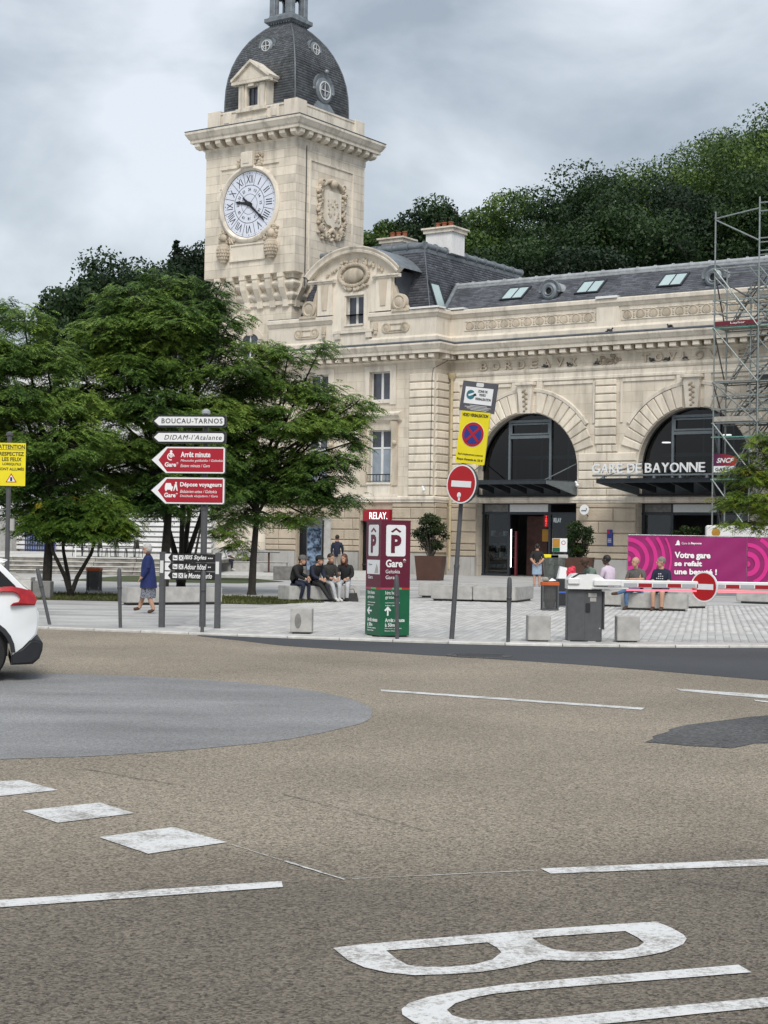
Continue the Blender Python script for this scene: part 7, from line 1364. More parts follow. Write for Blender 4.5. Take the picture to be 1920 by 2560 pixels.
# ---------------------------------------------------------------- planters
def planter(lab, loc, s, seed, bush='round', vis=True):
    T = thing('planter', lab, 'planter', loc, rad(-12), 'large brown planters'); b = MB(); b.raw([(-.54, -.54, 0), (.54, -.54, 0), (.54, .54, 0), (-.54, .54, 0), (-.65, -.65, 1.15), (.65, -.65, 1.15), (.65, .65, 1.15), (-.65, .65, 1.15), (-.6, -.6, 1.15), (.6, -.6, 1.15), (.6, .6, 1.15), (-.6, .6, 1.15), (-.58, -.58, 1.05), (.58, -.58, 1.05), (.58, .58, 1.05), (-.58, .58, 1.05)], [(0, 1, 5, 4), (1, 2, 6, 5), (2, 3, 7, 6), (3, 0, 4, 7), (4, 5, 9, 8), (5, 6, 10, 9), (6, 7, 11, 10), (7, 4, 8, 11), (8, 9, 13, 12), (9, 10, 14, 13), (10, 11, 15, 14), (11, 8, 12, 15), (0, 3, 2, 1)]); b.obj('pot', 'planter_brown', T); b = MB(); b.box(-.58, .58, -.58, .58, 1.0, 1.07); b.obj('soil', 'bark', T); T.scale = (s, s, s)
    B = thing('potted_shrub', lab.replace('planter', 'planter').replace('brown planter', 'leafy shrub growing in the brown planter'), 'shrub', (loc[0], loc[1], 1.05 * s), rad(seed * 40), 'shrubs in the planters'); B.scale = (s, s, s)
    rng = np.random.default_rng(seed); r = random.Random(seed); b = MB(); P = []; Nn = []
    for i in range(34):
        a = r.uniform(0, 2 * PI); q = r.uniform(.1, .74); z = r.uniform(.5, 1.9) if bush == 'round' else r.uniform(.25, 1.7); q *= 1 - .35 * abs(z - 1.1); c = Vector((q * math.cos(a), q * math.sin(a), z)); b.sweep([(c.x * .12, c.y * .12, -.05), (c.x * .5, c.y * .5, z * .5), c], [.025, .018, .006], 5); u = rng.normal(size=(170, 3)); u /= np.linalg.norm(u, axis=1, keepdims=True); P.append(np.array(c) + u * rng.uniform(.05, .30, (170, 1)) * np.array([1, 1, .9])); Nn.append(u)
    b.obj('stems', 'bark_grey', B); V, F4 = leafquads(np.concatenate(P), .11, rng, .2, np.concatenate(Nn)); fast('foliage', V, F4, 'leaf_bush' if bush == 'round' else 'leaf_bush_fir', B)
g_ = gp(*S3(348, 880)); planter('brown planter with round shrub beside the pavilion corner', (g_.x, g_.y, 0), 1.0, 3)
q_ = at(1450, 1400, 80); planter('brown planter with dark bushy shrub beside the first arch', (q_.x, 80, 0), 1.02, 5, 'fir'); q_ = at(1722, 1400, 80); planter('brown planter behind the magenta banner', (q_.x, 80, 0), .95, 7, 'fir')
# ---------------------------------------------------------------- banner fence
q_ = at(1570, 1400, 72); BF = thing('banner_fence', 'magenta banner fence with pink rings reading Votre gare se refait', 'banner', (q_.x, 72, 0), rad(-.5)); kx = .2411 * 72 / FPX
bx = lambda v: (v - 210) * kx; bz = lambda v: 2.25 - (v - 240) * kx
def sheet(x0, x1, name):
    b = MB(); nx, nz = 40, 12
    for j in range(nz + 1):
        for i in range(nx + 1): x = x0 + (x1 - x0) * i / nx; z = .16 + 2.06 * j / nz; b.v.append((x, .012 * math.sin(x * 2.3 + z * 2) + .008 * math.sin(x * 5 - z * 7) - .0, z))
    for j in range(nz):
        for i in range(nx): o = j * (nx + 1) + i; b.addf((o, o + 1, o + nx + 2, o + nx + 1))
    return b.obj(name, 'magenta', BF, smooth=True)
P1, P2, P3 = 0., bx(1440), bx(2850)
s1 = sheet(P1, P2 - .01, 'banner'); s2 = sheet(P2 + .01, P3, 'banner')
def rings(par, xc, zc, x0, x1, radii):
    for (r0, r1) in radii:
        b = MB(); n = 72; m = 3
        for i in range(n):
            t0, t1 = -PI / 2 + PI * i / n, -PI / 2 + PI * (i + 1) / n
            c = [(xc + r * math.cos(t), zc + r * math.sin(t)) for r, t in ((r0, t0), (r1, t0), (r1, t1), (r0, t1))]
            if any(q[1] < .17 or q[1] > 2.21 or q[0] < x0 or q[0] > x1 for q in c): continue
            b.raw([(q[0], -.024, q[1]) for q in c], [(0, 1, 2, 3)])
        if b.f: b.obj('ring', 'pink', par, fix=False)
rings(s1, 0, 1.2, 0, P2, [(0, .13), (.33, .55), (.75, .93), (1.13, 1.30), (1.5, 1.64), (1.83, 1.92)]); rings(s2, P2 + .02, 1.05, P2, P3, [(0, .13), (.33, .55), (.75, .93), (1.13, 1.30)]); rings(s2, P2 + 2.6, 1.2, P2 + 2.6, P3, [(0, .13), (.33, .55), (.75, .93)])
for s_, a, c, z0, z1 in (('Votre gare', 690, 1062, 492, 408), ('se refait', 690, 975, 556, 500), ('une beauté !', 690, 1130, 642, 582)): text(s_, bx(a), bx(c), bz(z0), bz(z1), -.025, 'text_white', s1, bold=.04)
text('Gare de', bx(762), bx(852), bz(330), bz(306), -.025, 'text_white', s1); text('Bayonne', bx(860), bx(968), bz(334), bz(306), -.025, 'text_white', s1, bold=.03); b = MB(); b.prism([(bx(692), bz(340)), (bx(745), bz(340)), (bx(738), bz(300)), (bx(725), bz(285)), (bx(712), bz(300)), (bx(708), bz(322))], 'y', -.028, -.022); b.obj('emblem', 'text_white', s1)
for x in (P1, P2, P3): b = MB(); b.tube((x, .04, 0), (x, .04, 2.27), .022, n=8); b.cbox(x - .1, x + .1, -.3, .38, 0, .12, .02); b.obj('fence_post', 'scaffold', BF)
b = MB(); b.tube((P1, .04, 2.25), (P3, .04, 2.25), .022, n=8); b.tube((P1, .04, .16), (P3, .04, .16), .022, n=8); b.obj('fence_rail', 'scaffold', BF)
q_ = at(1765, 1340, 76); T = thing('site_cabin', 'white site cabin partly hidden behind the banner and tree', 'cabin', (q_.x, 76, 0), rad(-10)); b = MB(); b.cbox(0, 5.2, 0, 2.2, .1, 2.78, .05); b.obj('body', 'white_paint', T); b = MB(); b.ell((.45, -.01, 2.45), (.2, .01, .2), 16, 6); b.obj('emblem', 'ochre', T); b = MB(); b.box(1.2, 2.2, -.02, .0, 1.4, 2.3); b.obj('window', 'glass_dark', T)
for k in range(2): b = MB(); b.box(.3 + k * 4, .7 + k * 4, .2, 2.0, 0, .1); b.obj('skid', 'black', T)
# ---------------------------------------------------------------- bins, sacks, luggage
def bin_(lab, loc, rz=0):
    T = thing('litter_bin', lab, 'litter bin', loc, rz, 'mesh litter bins'); b = MB()
    for sx in (-1, 1):
        for sy in (-1, 1): b.cbox(sx * .2 - .018, sx * .2 + .018, sy * .2 - .018, sy * .2 + .018, 0, .74, .004)
    b.box(-.2, .2, -.2, .2, .03, .06); b.obj('frame', 'post_grey', T); b = MB(); b.cbox(-.23, .23, -.23, .23, .66, .76, .015); b.obj('rim', 'orange', T); b = MB(); b.box(-.17, .17, -.17, .17, .755, .765); b.obj('opening', 'black', T)
    for k in range(4):
        M4 = Matrix.Rotation(k * PI / 2, 4, 'Z'); b = MB()
        for i in range(13): x = -.18 + i * .03; b.box(x - .004, x + .004, -.203, -.199, .06, .66)
        for j in range(18): z = .08 + j * .033; b.box(-.19, .19, -.206, -.203, z - .004, z + .004)
        b.xf(M4); b.obj('mesh_side', 'dark_metal', T)
    b = MB(); b.lathe([(.001, .07), (.12, .08), (.165, .3), (.16, .7)], 12); b.obj('liner_bag', 'concrete_dark', T)
q_ = gp(*S4(370, 1208)); bin_('mesh litter bin with orange rim beside the barrier cabinet', (q_.x, q_.y + .2, 0)); q_ = gp(1070 * .217, 1120 + 1655 * .217); bin_('dark litter bin with red rim behind the thin stemmed tree', (q_.x, q_.y + .2, 0))
T = thing('takeaway_bag', 'crumpled paper bag and white wrapper on top of the litter bin', 'litter', (gp(*S4(370, 1208)).x, gp(*S4(370, 1208)).y + .2, .76)); b = MB(); b.ell((-.12, 0, .06), (.09, .07, .07), 8, 6); b.obj('paper_bag', 'plank', T); b = MB(); b.raw([(-.05, -.1, .02), (.15, -.1, .03), (.16, .08, .05), (-.03, .08, .02), (.05, 0, .1)], [(0, 1, 4), (1, 2, 4), (2, 3, 4), (3, 0, 4)]); b.obj('wrapper', 'white_sign', T)
mat('sack_clear', (.10, .11, .10), .35, .4, 12)
for px, col, lab in ((360, 'sign_yellow', 'yellow lidded recycling sack by the station door'), (468, 'concrete', 'grey lidded waste sack by the station door')):
    q_ = at(*S4(px, 700), 71); T = thing('waste_sack', lab, 'waste sack', (q_.x, 71, 0), 0, 'hanging waste sacks'); b = MB(); b.cbox(-.38, .38, -.3, .3, 1.18, 1.34, .03); b.obj('lid', col, T); b = MB(); b.tube((0, .25, 0), (0, .25, 1.25), .03); b.cbox(-.3, .3, -.2, .3, 0, .04, .01); b.obj('stand', 'dark_metal', T)
    b = MB(); r = random.Random(px); n = 14; prf = [(.001, .15), (.18, .17), (.25, .5), (.3, .9), (.34, 1.2)]; b.lathe(prf, n); b.v = [(x * r.uniform(.85, 1.12), y * r.uniform(.85, 1.1), z) for x, y, z in b.v]; b.obj('sack', 'sack_clear', T)
q_ = at(*S4(485, 415), 73); T = thing('notice_board', 'small white and orange notice board by the station door', 'notice board', (q_.x, 73, 0)); b = MB(); b.cbox(-.33, .33, -.03, .03, 1.45, 2.05, .01); A = b.obj('board', 'white_sign', T); b = MB(); b.box(-.32, .0, -.034, -.029, 1.65, 2.04); b.obj('orange_field', 'ochre', A); b = MB(); b.box(-.32, .0, -.034, -.029, 1.46, 1.64); b.obj('green_field', 'totem_green', A); b = MB(); b.lathe([(.07, -.034), (.095, -.034)], 20, (.16, 0, 1.86), 'y'); b.obj('no_smoking_ring', 'noentry_red', A); b = MB(); b.tube((-.25, .05, 0), (-.25, .05, 1.6), .03); b.tube((.25, .05, 0), (.25, .05, 1.6), .03); b.obj('leg', 'dark_metal', T)
q_ = gp(*S4(550, 1168)); T = thing('suitcase', 'black suitcase with blue strap behind the barrier cabinet', 'suitcase', (q_.x, q_.y + .15, 0), .1); b = MB(); b.cbox(-.23, .23, -.15, .15, .05, .80, .04); b.obj('shell', 'black_plastic', T); mat('strap_blue', (.04, .10, .42), .6, .1, 5); b = MB(); b.cbox(-.236, .236, -.156, .156, .40, .45, .005); b.obj('strap', 'strap_blue', T); b = MB(); b.tube((.08, .1, .8), (.08, .1, .98), .012); b.tube((-.08, .1, .8), (-.08, .1, .98), .012); b.tube((-.08, .1, .98), (.08, .1, .98), .015); b.obj('handle', 'dark_metal', T)
for sx in (-1, 1): b = MB(); b.tube((sx * .17, -.1, .03), (sx * .19, -.1, .03), .03); b.obj('wheel', 'black', T)
mat('red_print', (.55, .02, .05), .6, .7, 26, detail=1)
T = thing('shopping_bag', 'white paper bag on the suitcase', 'bag', (q_.x - .10, q_.y + .12, .805), .2); b = MB(); b.raw([(-.12, -.08, 0), (.12, -.08, 0), (.12, .08, 0), (-.12, .08, 0), (-.05, -.06, .34), (.14, -.06, .30), (.14, .05, .30), (-.05, .05, .34)], [(0, 1, 5, 4), (1, 2, 6, 5), (2, 3, 7, 6), (3, 0, 4, 7), (0, 3, 2, 1), (4, 5, 6, 7)]); b.obj('body', 'white_sign', T)
T = thing('patterned_bag', 'red and white flowered bag on the suitcase', 'bag', (q_.x + .16, q_.y + .12, .805), .1); b = MB(); b.ell((0, 0, .16), (.15, .1, .17), 12, 9); b.ell((.06, 0, .28), (.08, .06, .08), 10, 7); b.obj('body', 'red_print', T, smooth=True)
# map board and slab, terrace furniture
T = thing('map_board', 'dark map board with blue plan between the trees and pavilion', 'information board', (-3.0, 71.1, 0), 0); b = MB(); b.cbox(-.34, .34, -.08, .08, 0, 2.79, .02); A = b.obj('case', 'post_grey', T); m, t_, bb = newmat('map_print'); nz = t_.nodes.new('ShaderNodeTexNoise'); nz.inputs['Scale'].default_value = 5; nz.inputs['Detail'].default_value = 6; tcn = t_.nodes.new('ShaderNodeTexCoord'); t_.links.new(tcn.outputs['Object'], nz.inputs['Vector']); cr = t_.nodes.new('ShaderNodeValToRGB'); t_.links.new(nz.outputs[0], cr.inputs[0]); cr.color_ramp.elements[0].position = .4; cr.color_ramp.elements[0].color = (.012, .02, .035, 1); cr.color_ramp.elements[1].position = .65; cr.color_ramp.elements[1].color = (.22, .30, .42, 1); t_.links.new(cr.outputs[0], bb.inputs['Base Color']); bb.inputs['Roughness'].default_value = .2
b = MB(); b.box(-.3, .3, -.085, -.079, .5, 2.35); b.obj('map_sheet', 'map_print', A)
T = thing('grey_slab', 'tall pale grey slab next to the map board', 'pillar', (-2.45, 71.3, 0), 0); b = MB(); b.cbox(-.15, .15, -.1, .1, 0, 2.78, .02); b.obj('body', 'concrete', T); b = MB(); b.box(-.17, .17, -.12, .12, 0, .06); b.obj('foot', 'dark_metal', T)
def cafe_table(x, y, lab):
    T = thing('cafe_table', lab, 'table', (x, y, .8), 0, 'tables on the terrace'); b = MB(); b.cbox(-.35, .35, -.35, .35, .70, .73, .01); b.obj('top', 'black_plastic', T); b = MB(); b.tube((0, 0, .03), (0, 0, .7), .03); b.obj('stem', 'dark_metal', T); b = MB(); b.cbox(-.25, .25, -.25, .25, 0, .03, .01); b.obj('base', 'dark_metal', T)
def cafe_chair(x, y, rz, lab):
    T = thing('cafe_chair', lab, 'chair', (x, y, .8), rz, 'chairs on the terrace'); b = MB(); b.cbox(-.23, .23, -.23, .23, .43, .47, .01); b.obj('seat', 'black_plastic', T); b = MB(); b.prism([(.2, .47), (.24, .47), (.30, .88), (.26, .88)], 'x', -.22, .22); b.obj('backrest', 'black_plastic', T)
    for sx in (-1, 1):
        for sy in (-1, 1): b = MB(); b.tube((sx * .2, sy * .2, .44), (sx * .23, sy * .24, 0), .015, n=6); b.obj('leg', 'dark_metal', T)
X_ = lambda px, Y: at(px, 1380, Y).x
for px, Y, lab in ((247, 82.3, 'black terrace table nearest the yellow-green tree'), (290, 83.0, 'black terrace table in the middle of the terrace'), (338, 82.6, 'black terrace table nearest the walking woman'), (205, 83.6, 'black terrace table by the white pole')): cafe_table(X_(px, Y), Y, lab)
for i, (px, Y, a) in enumerate(((262, 82.2, 1.4), (234, 82.6, -1.5), (276, 83.1, -1.3), (306, 82.7, 1.6), (325, 82.3, -1.6), (352, 82.9, 1.2), (218, 83.4, 1.7), (193, 83.5, -1.4))): cafe_chair(X_(px, Y), Y, a, ('black chair at the terrace table nearest the yellow-green tree, its far side', 'black chair at the terrace table nearest the yellow-green tree, its near side', 'black chair between the first and middle terrace tables', 'black chair past the middle terrace table', 'black chair before the table nearest the walking woman', 'black chair behind the table nearest the walking woman', 'black chair past the table by the white pole', 'black chair before the table by the white pole')[i])
T = thing('white_pole', 'thin white pole on the terrace edge', 'pole', (X_(189, 80.2), 80.2, .6), 0); b = MB(); b.tube((0, 0, 0), (0, 0, 1.6), .03); b.obj('body', 'white_paint', T); b = MB(); b.box(-.08, .08, -.08, .08, 0, .03); b.obj('foot', 'dark_metal', T)
T = thing('tall_table', 'thin legged high table against the pale plinth', 'table', (at(672, 1400, 84).x, 84, .13), 0); b = MB(); b.cbox(-.55, .55, -.3, .3, 1.0, 1.04, .01); b.obj('top', 'dark_metal', T); b = MB(); b.tube((0, 0, 0), (0, 0, 1.0), .05); b.cbox(-.25, .25, -.25, .25, 0, .03, .01); b.obj('leg', 'interior_brown', T)
# ---------------------------------------------------------------- white car
mat('car_white', (.72, .74, .75), .25, .02, 3, coat=.8); mat('tail_red', (.36, .003, .008), .2, .35, 9, coat=.4); mat('tail_dark', (.12, .002, .006), .12, .2, 6, coat=1.0)
mat('cladding', (.020, .022, .026), .55, .12, 9, bump=.15, bscale=250); mat('tyre', (.010, .010, .011), .8, .2, 20); mat('rim_metal', (.12, .125, .13), .3, .1, 9, metal=.8)
CR = thing('car', 'white hatchback car with red wraparound tail lamp, only its rear showing', 'car', (-4.31, 20.75, RZ), rad(14))
def arc_(cx, r, z0, a0, a1, n=10): return [(cx + r * math.cos(a0 + (a1 - a0) * i / n), z0 + r * math.sin(a0 + (a1 - a0) * i / n)) for i in range(n + 1)]
ZW, RA, XR_, XF_ = .335, .385, -.76, -3.30
prof = [(-.24, .40), (-.15, .495), (-.085, .56), (-.065, .66), (-.06, .76), (-.085, .88), (-.12, 1.0), (-.165, 1.09), (-.25, 1.15), (-.52, 1.42), (-.46, 1.45), (-.6, 1.48), (-1.2, 1.52), (-1.9, 1.51), (-2.35, 1.44), (-3.05, 1.06), (-3.6, .98), (-3.93, .86), (-4.1, .66), (-4.14, .45), (-4.08, .24)] + arc_(XF_, RA, ZW, PI + .35, -.35) + arc_(XR_, RA, ZW, PI + .35, -.1) 
def carmap(v):
    x, y, z = v; s = 1. if z < .95 else 1 - .22 * min(1, (z - .95) / .6); s *= 1 - .22 * max(0, (x + .45) / .45) ** 2 - .25 * max(0, (-3.6 - x) / .55) ** 2; s *= 1 - .05 * max(0, (.5 - z) / .5); return (x, y * s, z)
def carpart(poly, y0, y1, name, m, bev=0., parent=CR, seg=3, both=False):
    bm = bmesh.new(); V0 = [bm.verts.new((p[0], y0, p[1])) for p in poly]; f = bm.faces.new(V0); r_ = bmesh.ops.extrude_face_region(bm, geom=[f]); bmesh.ops.translate(bm, verts=[g for g in r_['geom'] if isinstance(g, bmesh.types.BMVert)], vec=(0, y1 - y0, 0)); bmesh.ops.recalc_face_normals(bm, faces=bm.faces)
    if bev:
        es = [e for e in bm.edges if abs(e.verts[0].co.y - e.verts[1].co.y) < 1e-5]; bmesh.ops.bevel(bm, geom=es, offset=bev, segments=seg, affect='EDGES', clamp_overlap=True)
    bmesh.ops.triangulate(bm, faces=[f for f in bm.faces if len(f.verts) > 4])
    for v in bm.verts: v.co = carmap(v.co)
    me = bpy.data.meshes.new(name); bm.to_mesh(me); bm.free(); me.materials.append(MATS[m]); smoothmesh(me, 32); return link(name, me, parent)
carpart(prof, -.87, .87, 'body', 'car_white', .035)
carpart([(-.385, .2), (-.12, .205), (-.04, .27), (-.005, .37), (.0, .45), (-.02, .485), (-.10, .50), (-.16, .495), (-.26, .40), (-.375, .355)], -.885, .885, 'rear_bumper', 'cladding', .025)
carpart([(-1.14, .2), (-2.92, .2), (-2.92, .33), (-1.14, .33)], -.88, .88, 'side_sill', 'cladding', .01)
for cx in (XR_, XF_):
    for sy in (-1, 1):
        oa, ia = arc_(cx, RA + .045, ZW, PI + .3, -.3 if cx == XF_ else .05, 14), arc_(cx, RA - .01, ZW, PI + .3, -.3 if cx == XF_ else .05, 14)[::-1]; carpart(oa + ia, sy * .84, sy * .884, 'arch_trim', 'cladding')
        b = MB(); T_ = thing('wheel', None, None); T_.parent = CR; T_.location = (cx, sy * .76, ZW); b.lathe([(.22, -.1), (.30, -.105), (.325, -.06), (.325, .06), (.30, .105), (.22, .1)], 36, (0, 0, 0), 'y'); b.obj('tyre', 'tyre', T_, smooth=True); b = MB(); b.lathe([(.225, -.09), (.21, -.06), (.001, -.07)], 30, (0, 0, 0), 'y')
        for k in range(5): q = MB(); q.box(-.03, .03, -.1, -.05, .02, .21); q.xf(Matrix.Rotation(2 * PI * k / 5, 4, 'Y')); b.raw(q.v, q.f)
        if sy > 0: b.xf(Matrix.Rotation(PI, 4, 'Z'))
        b.obj('rim', 'rim_metal', T_)
    b = MB(); b.box(cx - .36, cx + .34, -.72, .72, .3, .68); b.obj('wheel_well', 'black', CR)
zc_ = lambda zx, zy: ((zx - 665) * .000794, 1.76 - (1380 + .1627 * zy - 1345) / FPX * 20.0)
lampP = [zc_(*q) for q in ((-60, 590), (0, 572), (50, 560), (180, 553), (330, 582), (430, 618), (490, 690), (520, 760), (490, 838), (158, 842), (200, 802), (280, 788), (305, 735), (285, 690), (230, 655), (180, 640), (0, 640), (-60, 655))]
carpart([(x + .03 if x > -.2 else x, z) for x, z in lampP], -.90, -.42, 'tail_lamp', 'tail_red', .012); carpart([(x + .012 if x > -.2 else x, z) for x, z in lampP], .42, .884, 'tail_lamp', 'tail_red', .012)
carpart([zc_(*q) for q in ((440, 690), (500, 720), (530, 770), (495, 830), (430, 830), (470, 770))], -.80, -.5, 'lamp_inner', 'tail_dark', .005)
carpart([(-.262, 1.165), (-.50, 1.405), (-.54, 1.395), (-.31, 1.16)], -.64, .64, 'rear_window', 'glass_dark', .0)
carpart([(-.34, 1.15), (-.58, 1.385), (-.72, 1.43), (-.9, 1.14)], -.876, .876, 'quarter_window', 'glass_dark'); carpart([(-.96, 1.14), (-.82, 1.48), (-1.55, 1.50), (-1.6, 1.12)], -.876, .876, 'side_window', 'glass_dark'); carpart([(-1.66, 1.12), (-1.62, 1.50), (-2.0, 1.47), (-2.75, 1.10)], -.876, .876, 'side_window', 'glass_dark'); carpart([(-2.38, 1.445), (-3.0, 1.105), (-3.05, 1.07), (-2.36, 1.43)], -.66, .66, 'windscreen', 'glass_dark')
carpart([(-.45, 1.455), (-.44, 1.468), (-.62, 1.50), (-.75, 1.505), (-.6, 1.475)], -.7, .7, 'spoiler', 'car_white', .004); carpart([(-3.75, .70), (-3.95, .66), (-4.06, .74), (-3.8, .88)], -.88, -.45, 'head_lamp', 'glass_sky'); carpart([(-3.75, .70), (-3.95, .66), (-4.06, .74), (-3.8, .88)], .45, .88, 'head_lamp', 'glass_sky')
b = MB(); b.box(-.055, -.04, -.26, .26, .70, .81); b.obj('number_plate', 'white_sign', CR); b = MB(); b.ell((-2.55, -.98, 1.1), (.09, .1, .07)); b.ell((-2.55, .98, 1.1), (.09, .1, .07)); b.obj('mirror', 'black_plastic', CR)
# ---------------------------------------------------------------- people (local frame: facing -y)
mat('skin', (.47, .27, .185), .55, .08, 20); mat('skin_dark', (.08, .045, .03), .55, .1, 20); mat('skin_tan', (.36, .19, .12), .55, .08, 20)
for nm, c, v in (('cl_black', (.010, .010, .011), .3), ('cl_navy', (.010, .014, .035), .2), ('cl_blue', (.008, .018, .10), .15), ('cl_jean', (.075, .14, .26), .25), ('cl_lightjean', (.30, .40, .52), .15), ('cl_grey', (.10, .095, .09), .2), ('cl_pale', (.42, .43, .44), .15), ('cl_white', (.60, .60, .62), .08), ('cl_pink', (.60, .50, .60), .06), ('cl_green', (.13, .18, .15), .2), ('cl_beige', (.26, .23, .19), .15), ('cl_shoe_black', (.012, .011, .011), .2), ('cl_shoe_white', (.55, .54, .52), .1), ('cl_brown', (.07, .035, .02), .25), ('hair_grey', (.42, .41, .39), .25), ('hair_dark', (.012, .009, .007), .3), ('hair_auburn', (.085, .030, .014), .35), ('hair_brown', (.03, .017, .010), .3), ('hair_thin', (.20, .18, .16), .3), ('cl_leather', (.03, .03, .028), .3)): mat(nm, c, .8 if nm[:2] == 'cl' else .55, v, 14, bump=.2, bscale=60)
mat('skirt_print', (.16, .17, .20), .85, .9, 30, detail=2)
STAND = dict(pel=(0, 0, .97), spi=(0, .01, 1.16), che=(0, 0, 1.36), nec=(0, 0, 1.50), hed=(0, -.015, 1.585), shl=(-.185, 0, 1.43), ell=(-.235, .03, 1.15), wrl=(-.24, -.04, .90), hal=(-.235, -.07, .82), shr=(.185, 0, 1.43), elr=(.235, .03, 1.15), wrr=(.24, -.04, .90), har=(.235, -.07, .82), hil=(-.095, 0, .93), knl=(-.10, -.015, .50), anl=(-.105, .03, .09), tol=(-.12, -.16, .035), hir=(.095, 0, .93), knr=(.10, -.015, .50), anr=(.105, .03, .09), tor=(.12, -.16, .035))
SIT = dict(STAND, pel=(0, 0, .56), spi=(0, .0, .75), che=(0, -.04, .95), nec=(0, -.07, 1.09), hed=(0, -.10, 1.175), shl=(-.18, -.05, 1.02), ell=(-.22, -.10, .76), wrl=(-.13, -.33, .68), hal=(-.08, -.40, .66), shr=(.18, -.05, 1.02), elr=(.22, -.10, .76), wrr=(.13, -.33, .68), har=(.08, -.40, .66), hil=(-.095, -.02, .55), knl=(-.12, -.45, .52), anl=(-.11, -.44, .09), tol=(-.12, -.63, .035), hir=(.095, -.02, .55), knr=(.12, -.45, .52), anr=(.11, -.44, .09), tor=(.12, -.63, .035))
BON = [('pel', 'spi', 'top'), ('spi', 'che', 'top'), ('che', 'nec', 'top'), ('nec', 'hed', 'head'), ('che', 'shl', 'top'), ('shl', 'ell', 'uarm'), ('ell', 'wrl', 'farm'), ('wrl', 'hal', 'hand'), ('che', 'shr', 'top'), ('shr', 'elr', 'uarm'), ('elr', 'wrr', 'farm'), ('wrr', 'har', 'hand'), ('pel', 'hil', 'bot'), ('hil', 'knl', 'bot'), ('knl', 'anl', 'shin'), ('anl', 'tol', 'shoe'), ('pel', 'hir', 'bot'), ('hir', 'knr', 'bot'), ('knr', 'anr', 'shin'), ('anr', 'tor', 'shoe')]
RADS = dict(pel=.16, spi=.15, che=.168, nec=.066, hed=.06, sh=.092, el=.058, wr=.036, ha=.04, hi=.10, kn=.066, an=.046, to=.042)
def person(label, loc, rz, J, wear, hair='hair_dark', hstyle='short', look=0., nod=0., s=1., build=1., skin='skin', group='people in the square', extra=None):
    T = thing('person', label, 'person', loc, rz, group); T.scale = (s, s, s)
    names = list(J.keys()); me = bpy.data.meshes.new('body'); me.from_pydata([J[k] for k in names], [(names.index(a), names.index(b)) for a, b, _ in BON], []); o = link('body', me, T)
    md = o.modifiers.new('skin', 'SKIN'); md.use_smooth_shade = True; md.branch_smoothing = .6
    for i, k in enumerate(names):
        r = RADS.get(k, RADS.get(k[:2])); f = build if k in ('pel', 'spi', 'che', 'hil', 'hir') else 1.
        me.skin_vertices[0].data[i].radius = (r * 1.12 * f, r * 1.0 * f); me.skin_vertices[0].data[i].use_root = (k == 'pel')
    ss = o.modifiers.new('sub', 'SUBSURF'); ss.levels = 1; ss.render_levels = 1
    W_ = dict(head=skin, hand=skin, uarm=skin, farm=skin, shin=wear.get('bot'), shoe='cl_shoe_black'); W_.update(wear); slots = []
    for _, _, k in BON:
        if W_[k] not in slots: slots.append(W_[k])
    hp = Vector(J['hed']); Rh = Euler((nod, 0, look)).to_matrix(); hc = hp + Vector((0, -.012, .04))
    def cb(ev):
        n = len(ev.vertices); co = np.empty(n * 3); ev.vertices.foreach_get('co', co); co = co.reshape(-1, 3); faces = [tuple(p.vertices) for p in ev.polygons]; cen = np.array([co[list(f)].mean(0) for f in faces]) if faces else np.zeros((0, 3)); best = np.full(len(faces), 1e9); lab = np.zeros(len(faces), int)
        for a, b_, k in BON:
            A, B_ = np.array(J[a]), np.array(J[b_]); d = B_ - A; t = np.clip(((cen - A) @ d) / max(1e-9, d @ d), 0, 1); dist = np.linalg.norm(cen - (A + t[:, None] * d), axis=1); r0, r1 = RADS.get(a, RADS.get(a[:2])), RADS.get(b_, RADS.get(b_[:2])); q = dist - (r0 + (r1 - r0) * t) * .8
            m_ = q < best; best[m_] = q[m_]; lab[m_] = slots.index(W_[k])
        mb = MB(); mb.v = [tuple(v) for v in co]; mb.f = faces; mb.mi = list(lab)
        # head: skull, jaw, nose, ears, brow, mouth, on the same mesh
        mb.cur = slots.index(W_['head']); sk0 = len(mb.v)
        h = MB(); h.ell((0, 0, .055), (.076, .098, .105), 14, 10); h.ell((0, -.025, -.01), (.058, .072, .085), 12, 8); h.ell((0, -.103, .02), (.014, .022, .026), 6, 5); h.ell((0, -.085, .055), (.05, .018, .012), 8, 4)
        for sx in (-1, 1): h.ell((sx * .079, .005, .03), (.012, .022, .033), 6, 5)
        h.ell((0, -.094, -.03), (.024, .01, .006), 6, 4)
        mb.raw([tuple(hc + Rh @ (Vector(v) * 1.07)) for v in h.v], h.f)
        for sd in 'lr':                                   # five fingers on each hand
            w0, h0 = Vector(J['wr' + sd]), Vector(J['ha' + sd]); d = (h0 - w0).normalized(); sidev = d.cross(Vector((0, -1, .3))).normalized() if abs(d.y) < .9 else Vector((1, 0, 0)); cur = d.cross(sidev); mb.cur = slots.index(W_['hand'])
            for k, (off, ln) in enumerate(((-.03, .06), (-.012, .075), (.008, .08), (.026, .07))):
                p0 = h0 + sidev * off + d * .015; p1 = p0 + d * ln * .6 + cur * .012; mb.sweep([p0, p1, p1 + d * ln * .35 + cur * .03], [.0105, .0095, .007], 5)
            p0 = h0 - sidev * .036 - d * .03; mb.sweep([p0, p0 - sidev * .022 + d * .03, p0 - sidev * .026 + d * .06 + cur * .01], [.012, .011, .008], 5)
        m2 = mb.mesh('body', slots); smoothmesh(m2, 70); return m2
    SKINS.append((o, cb))
    e = MB()
    for sx in (-1, 1): e.ell((sx * .03, -.088, .038), (.011, .006, .006), 6, 4)
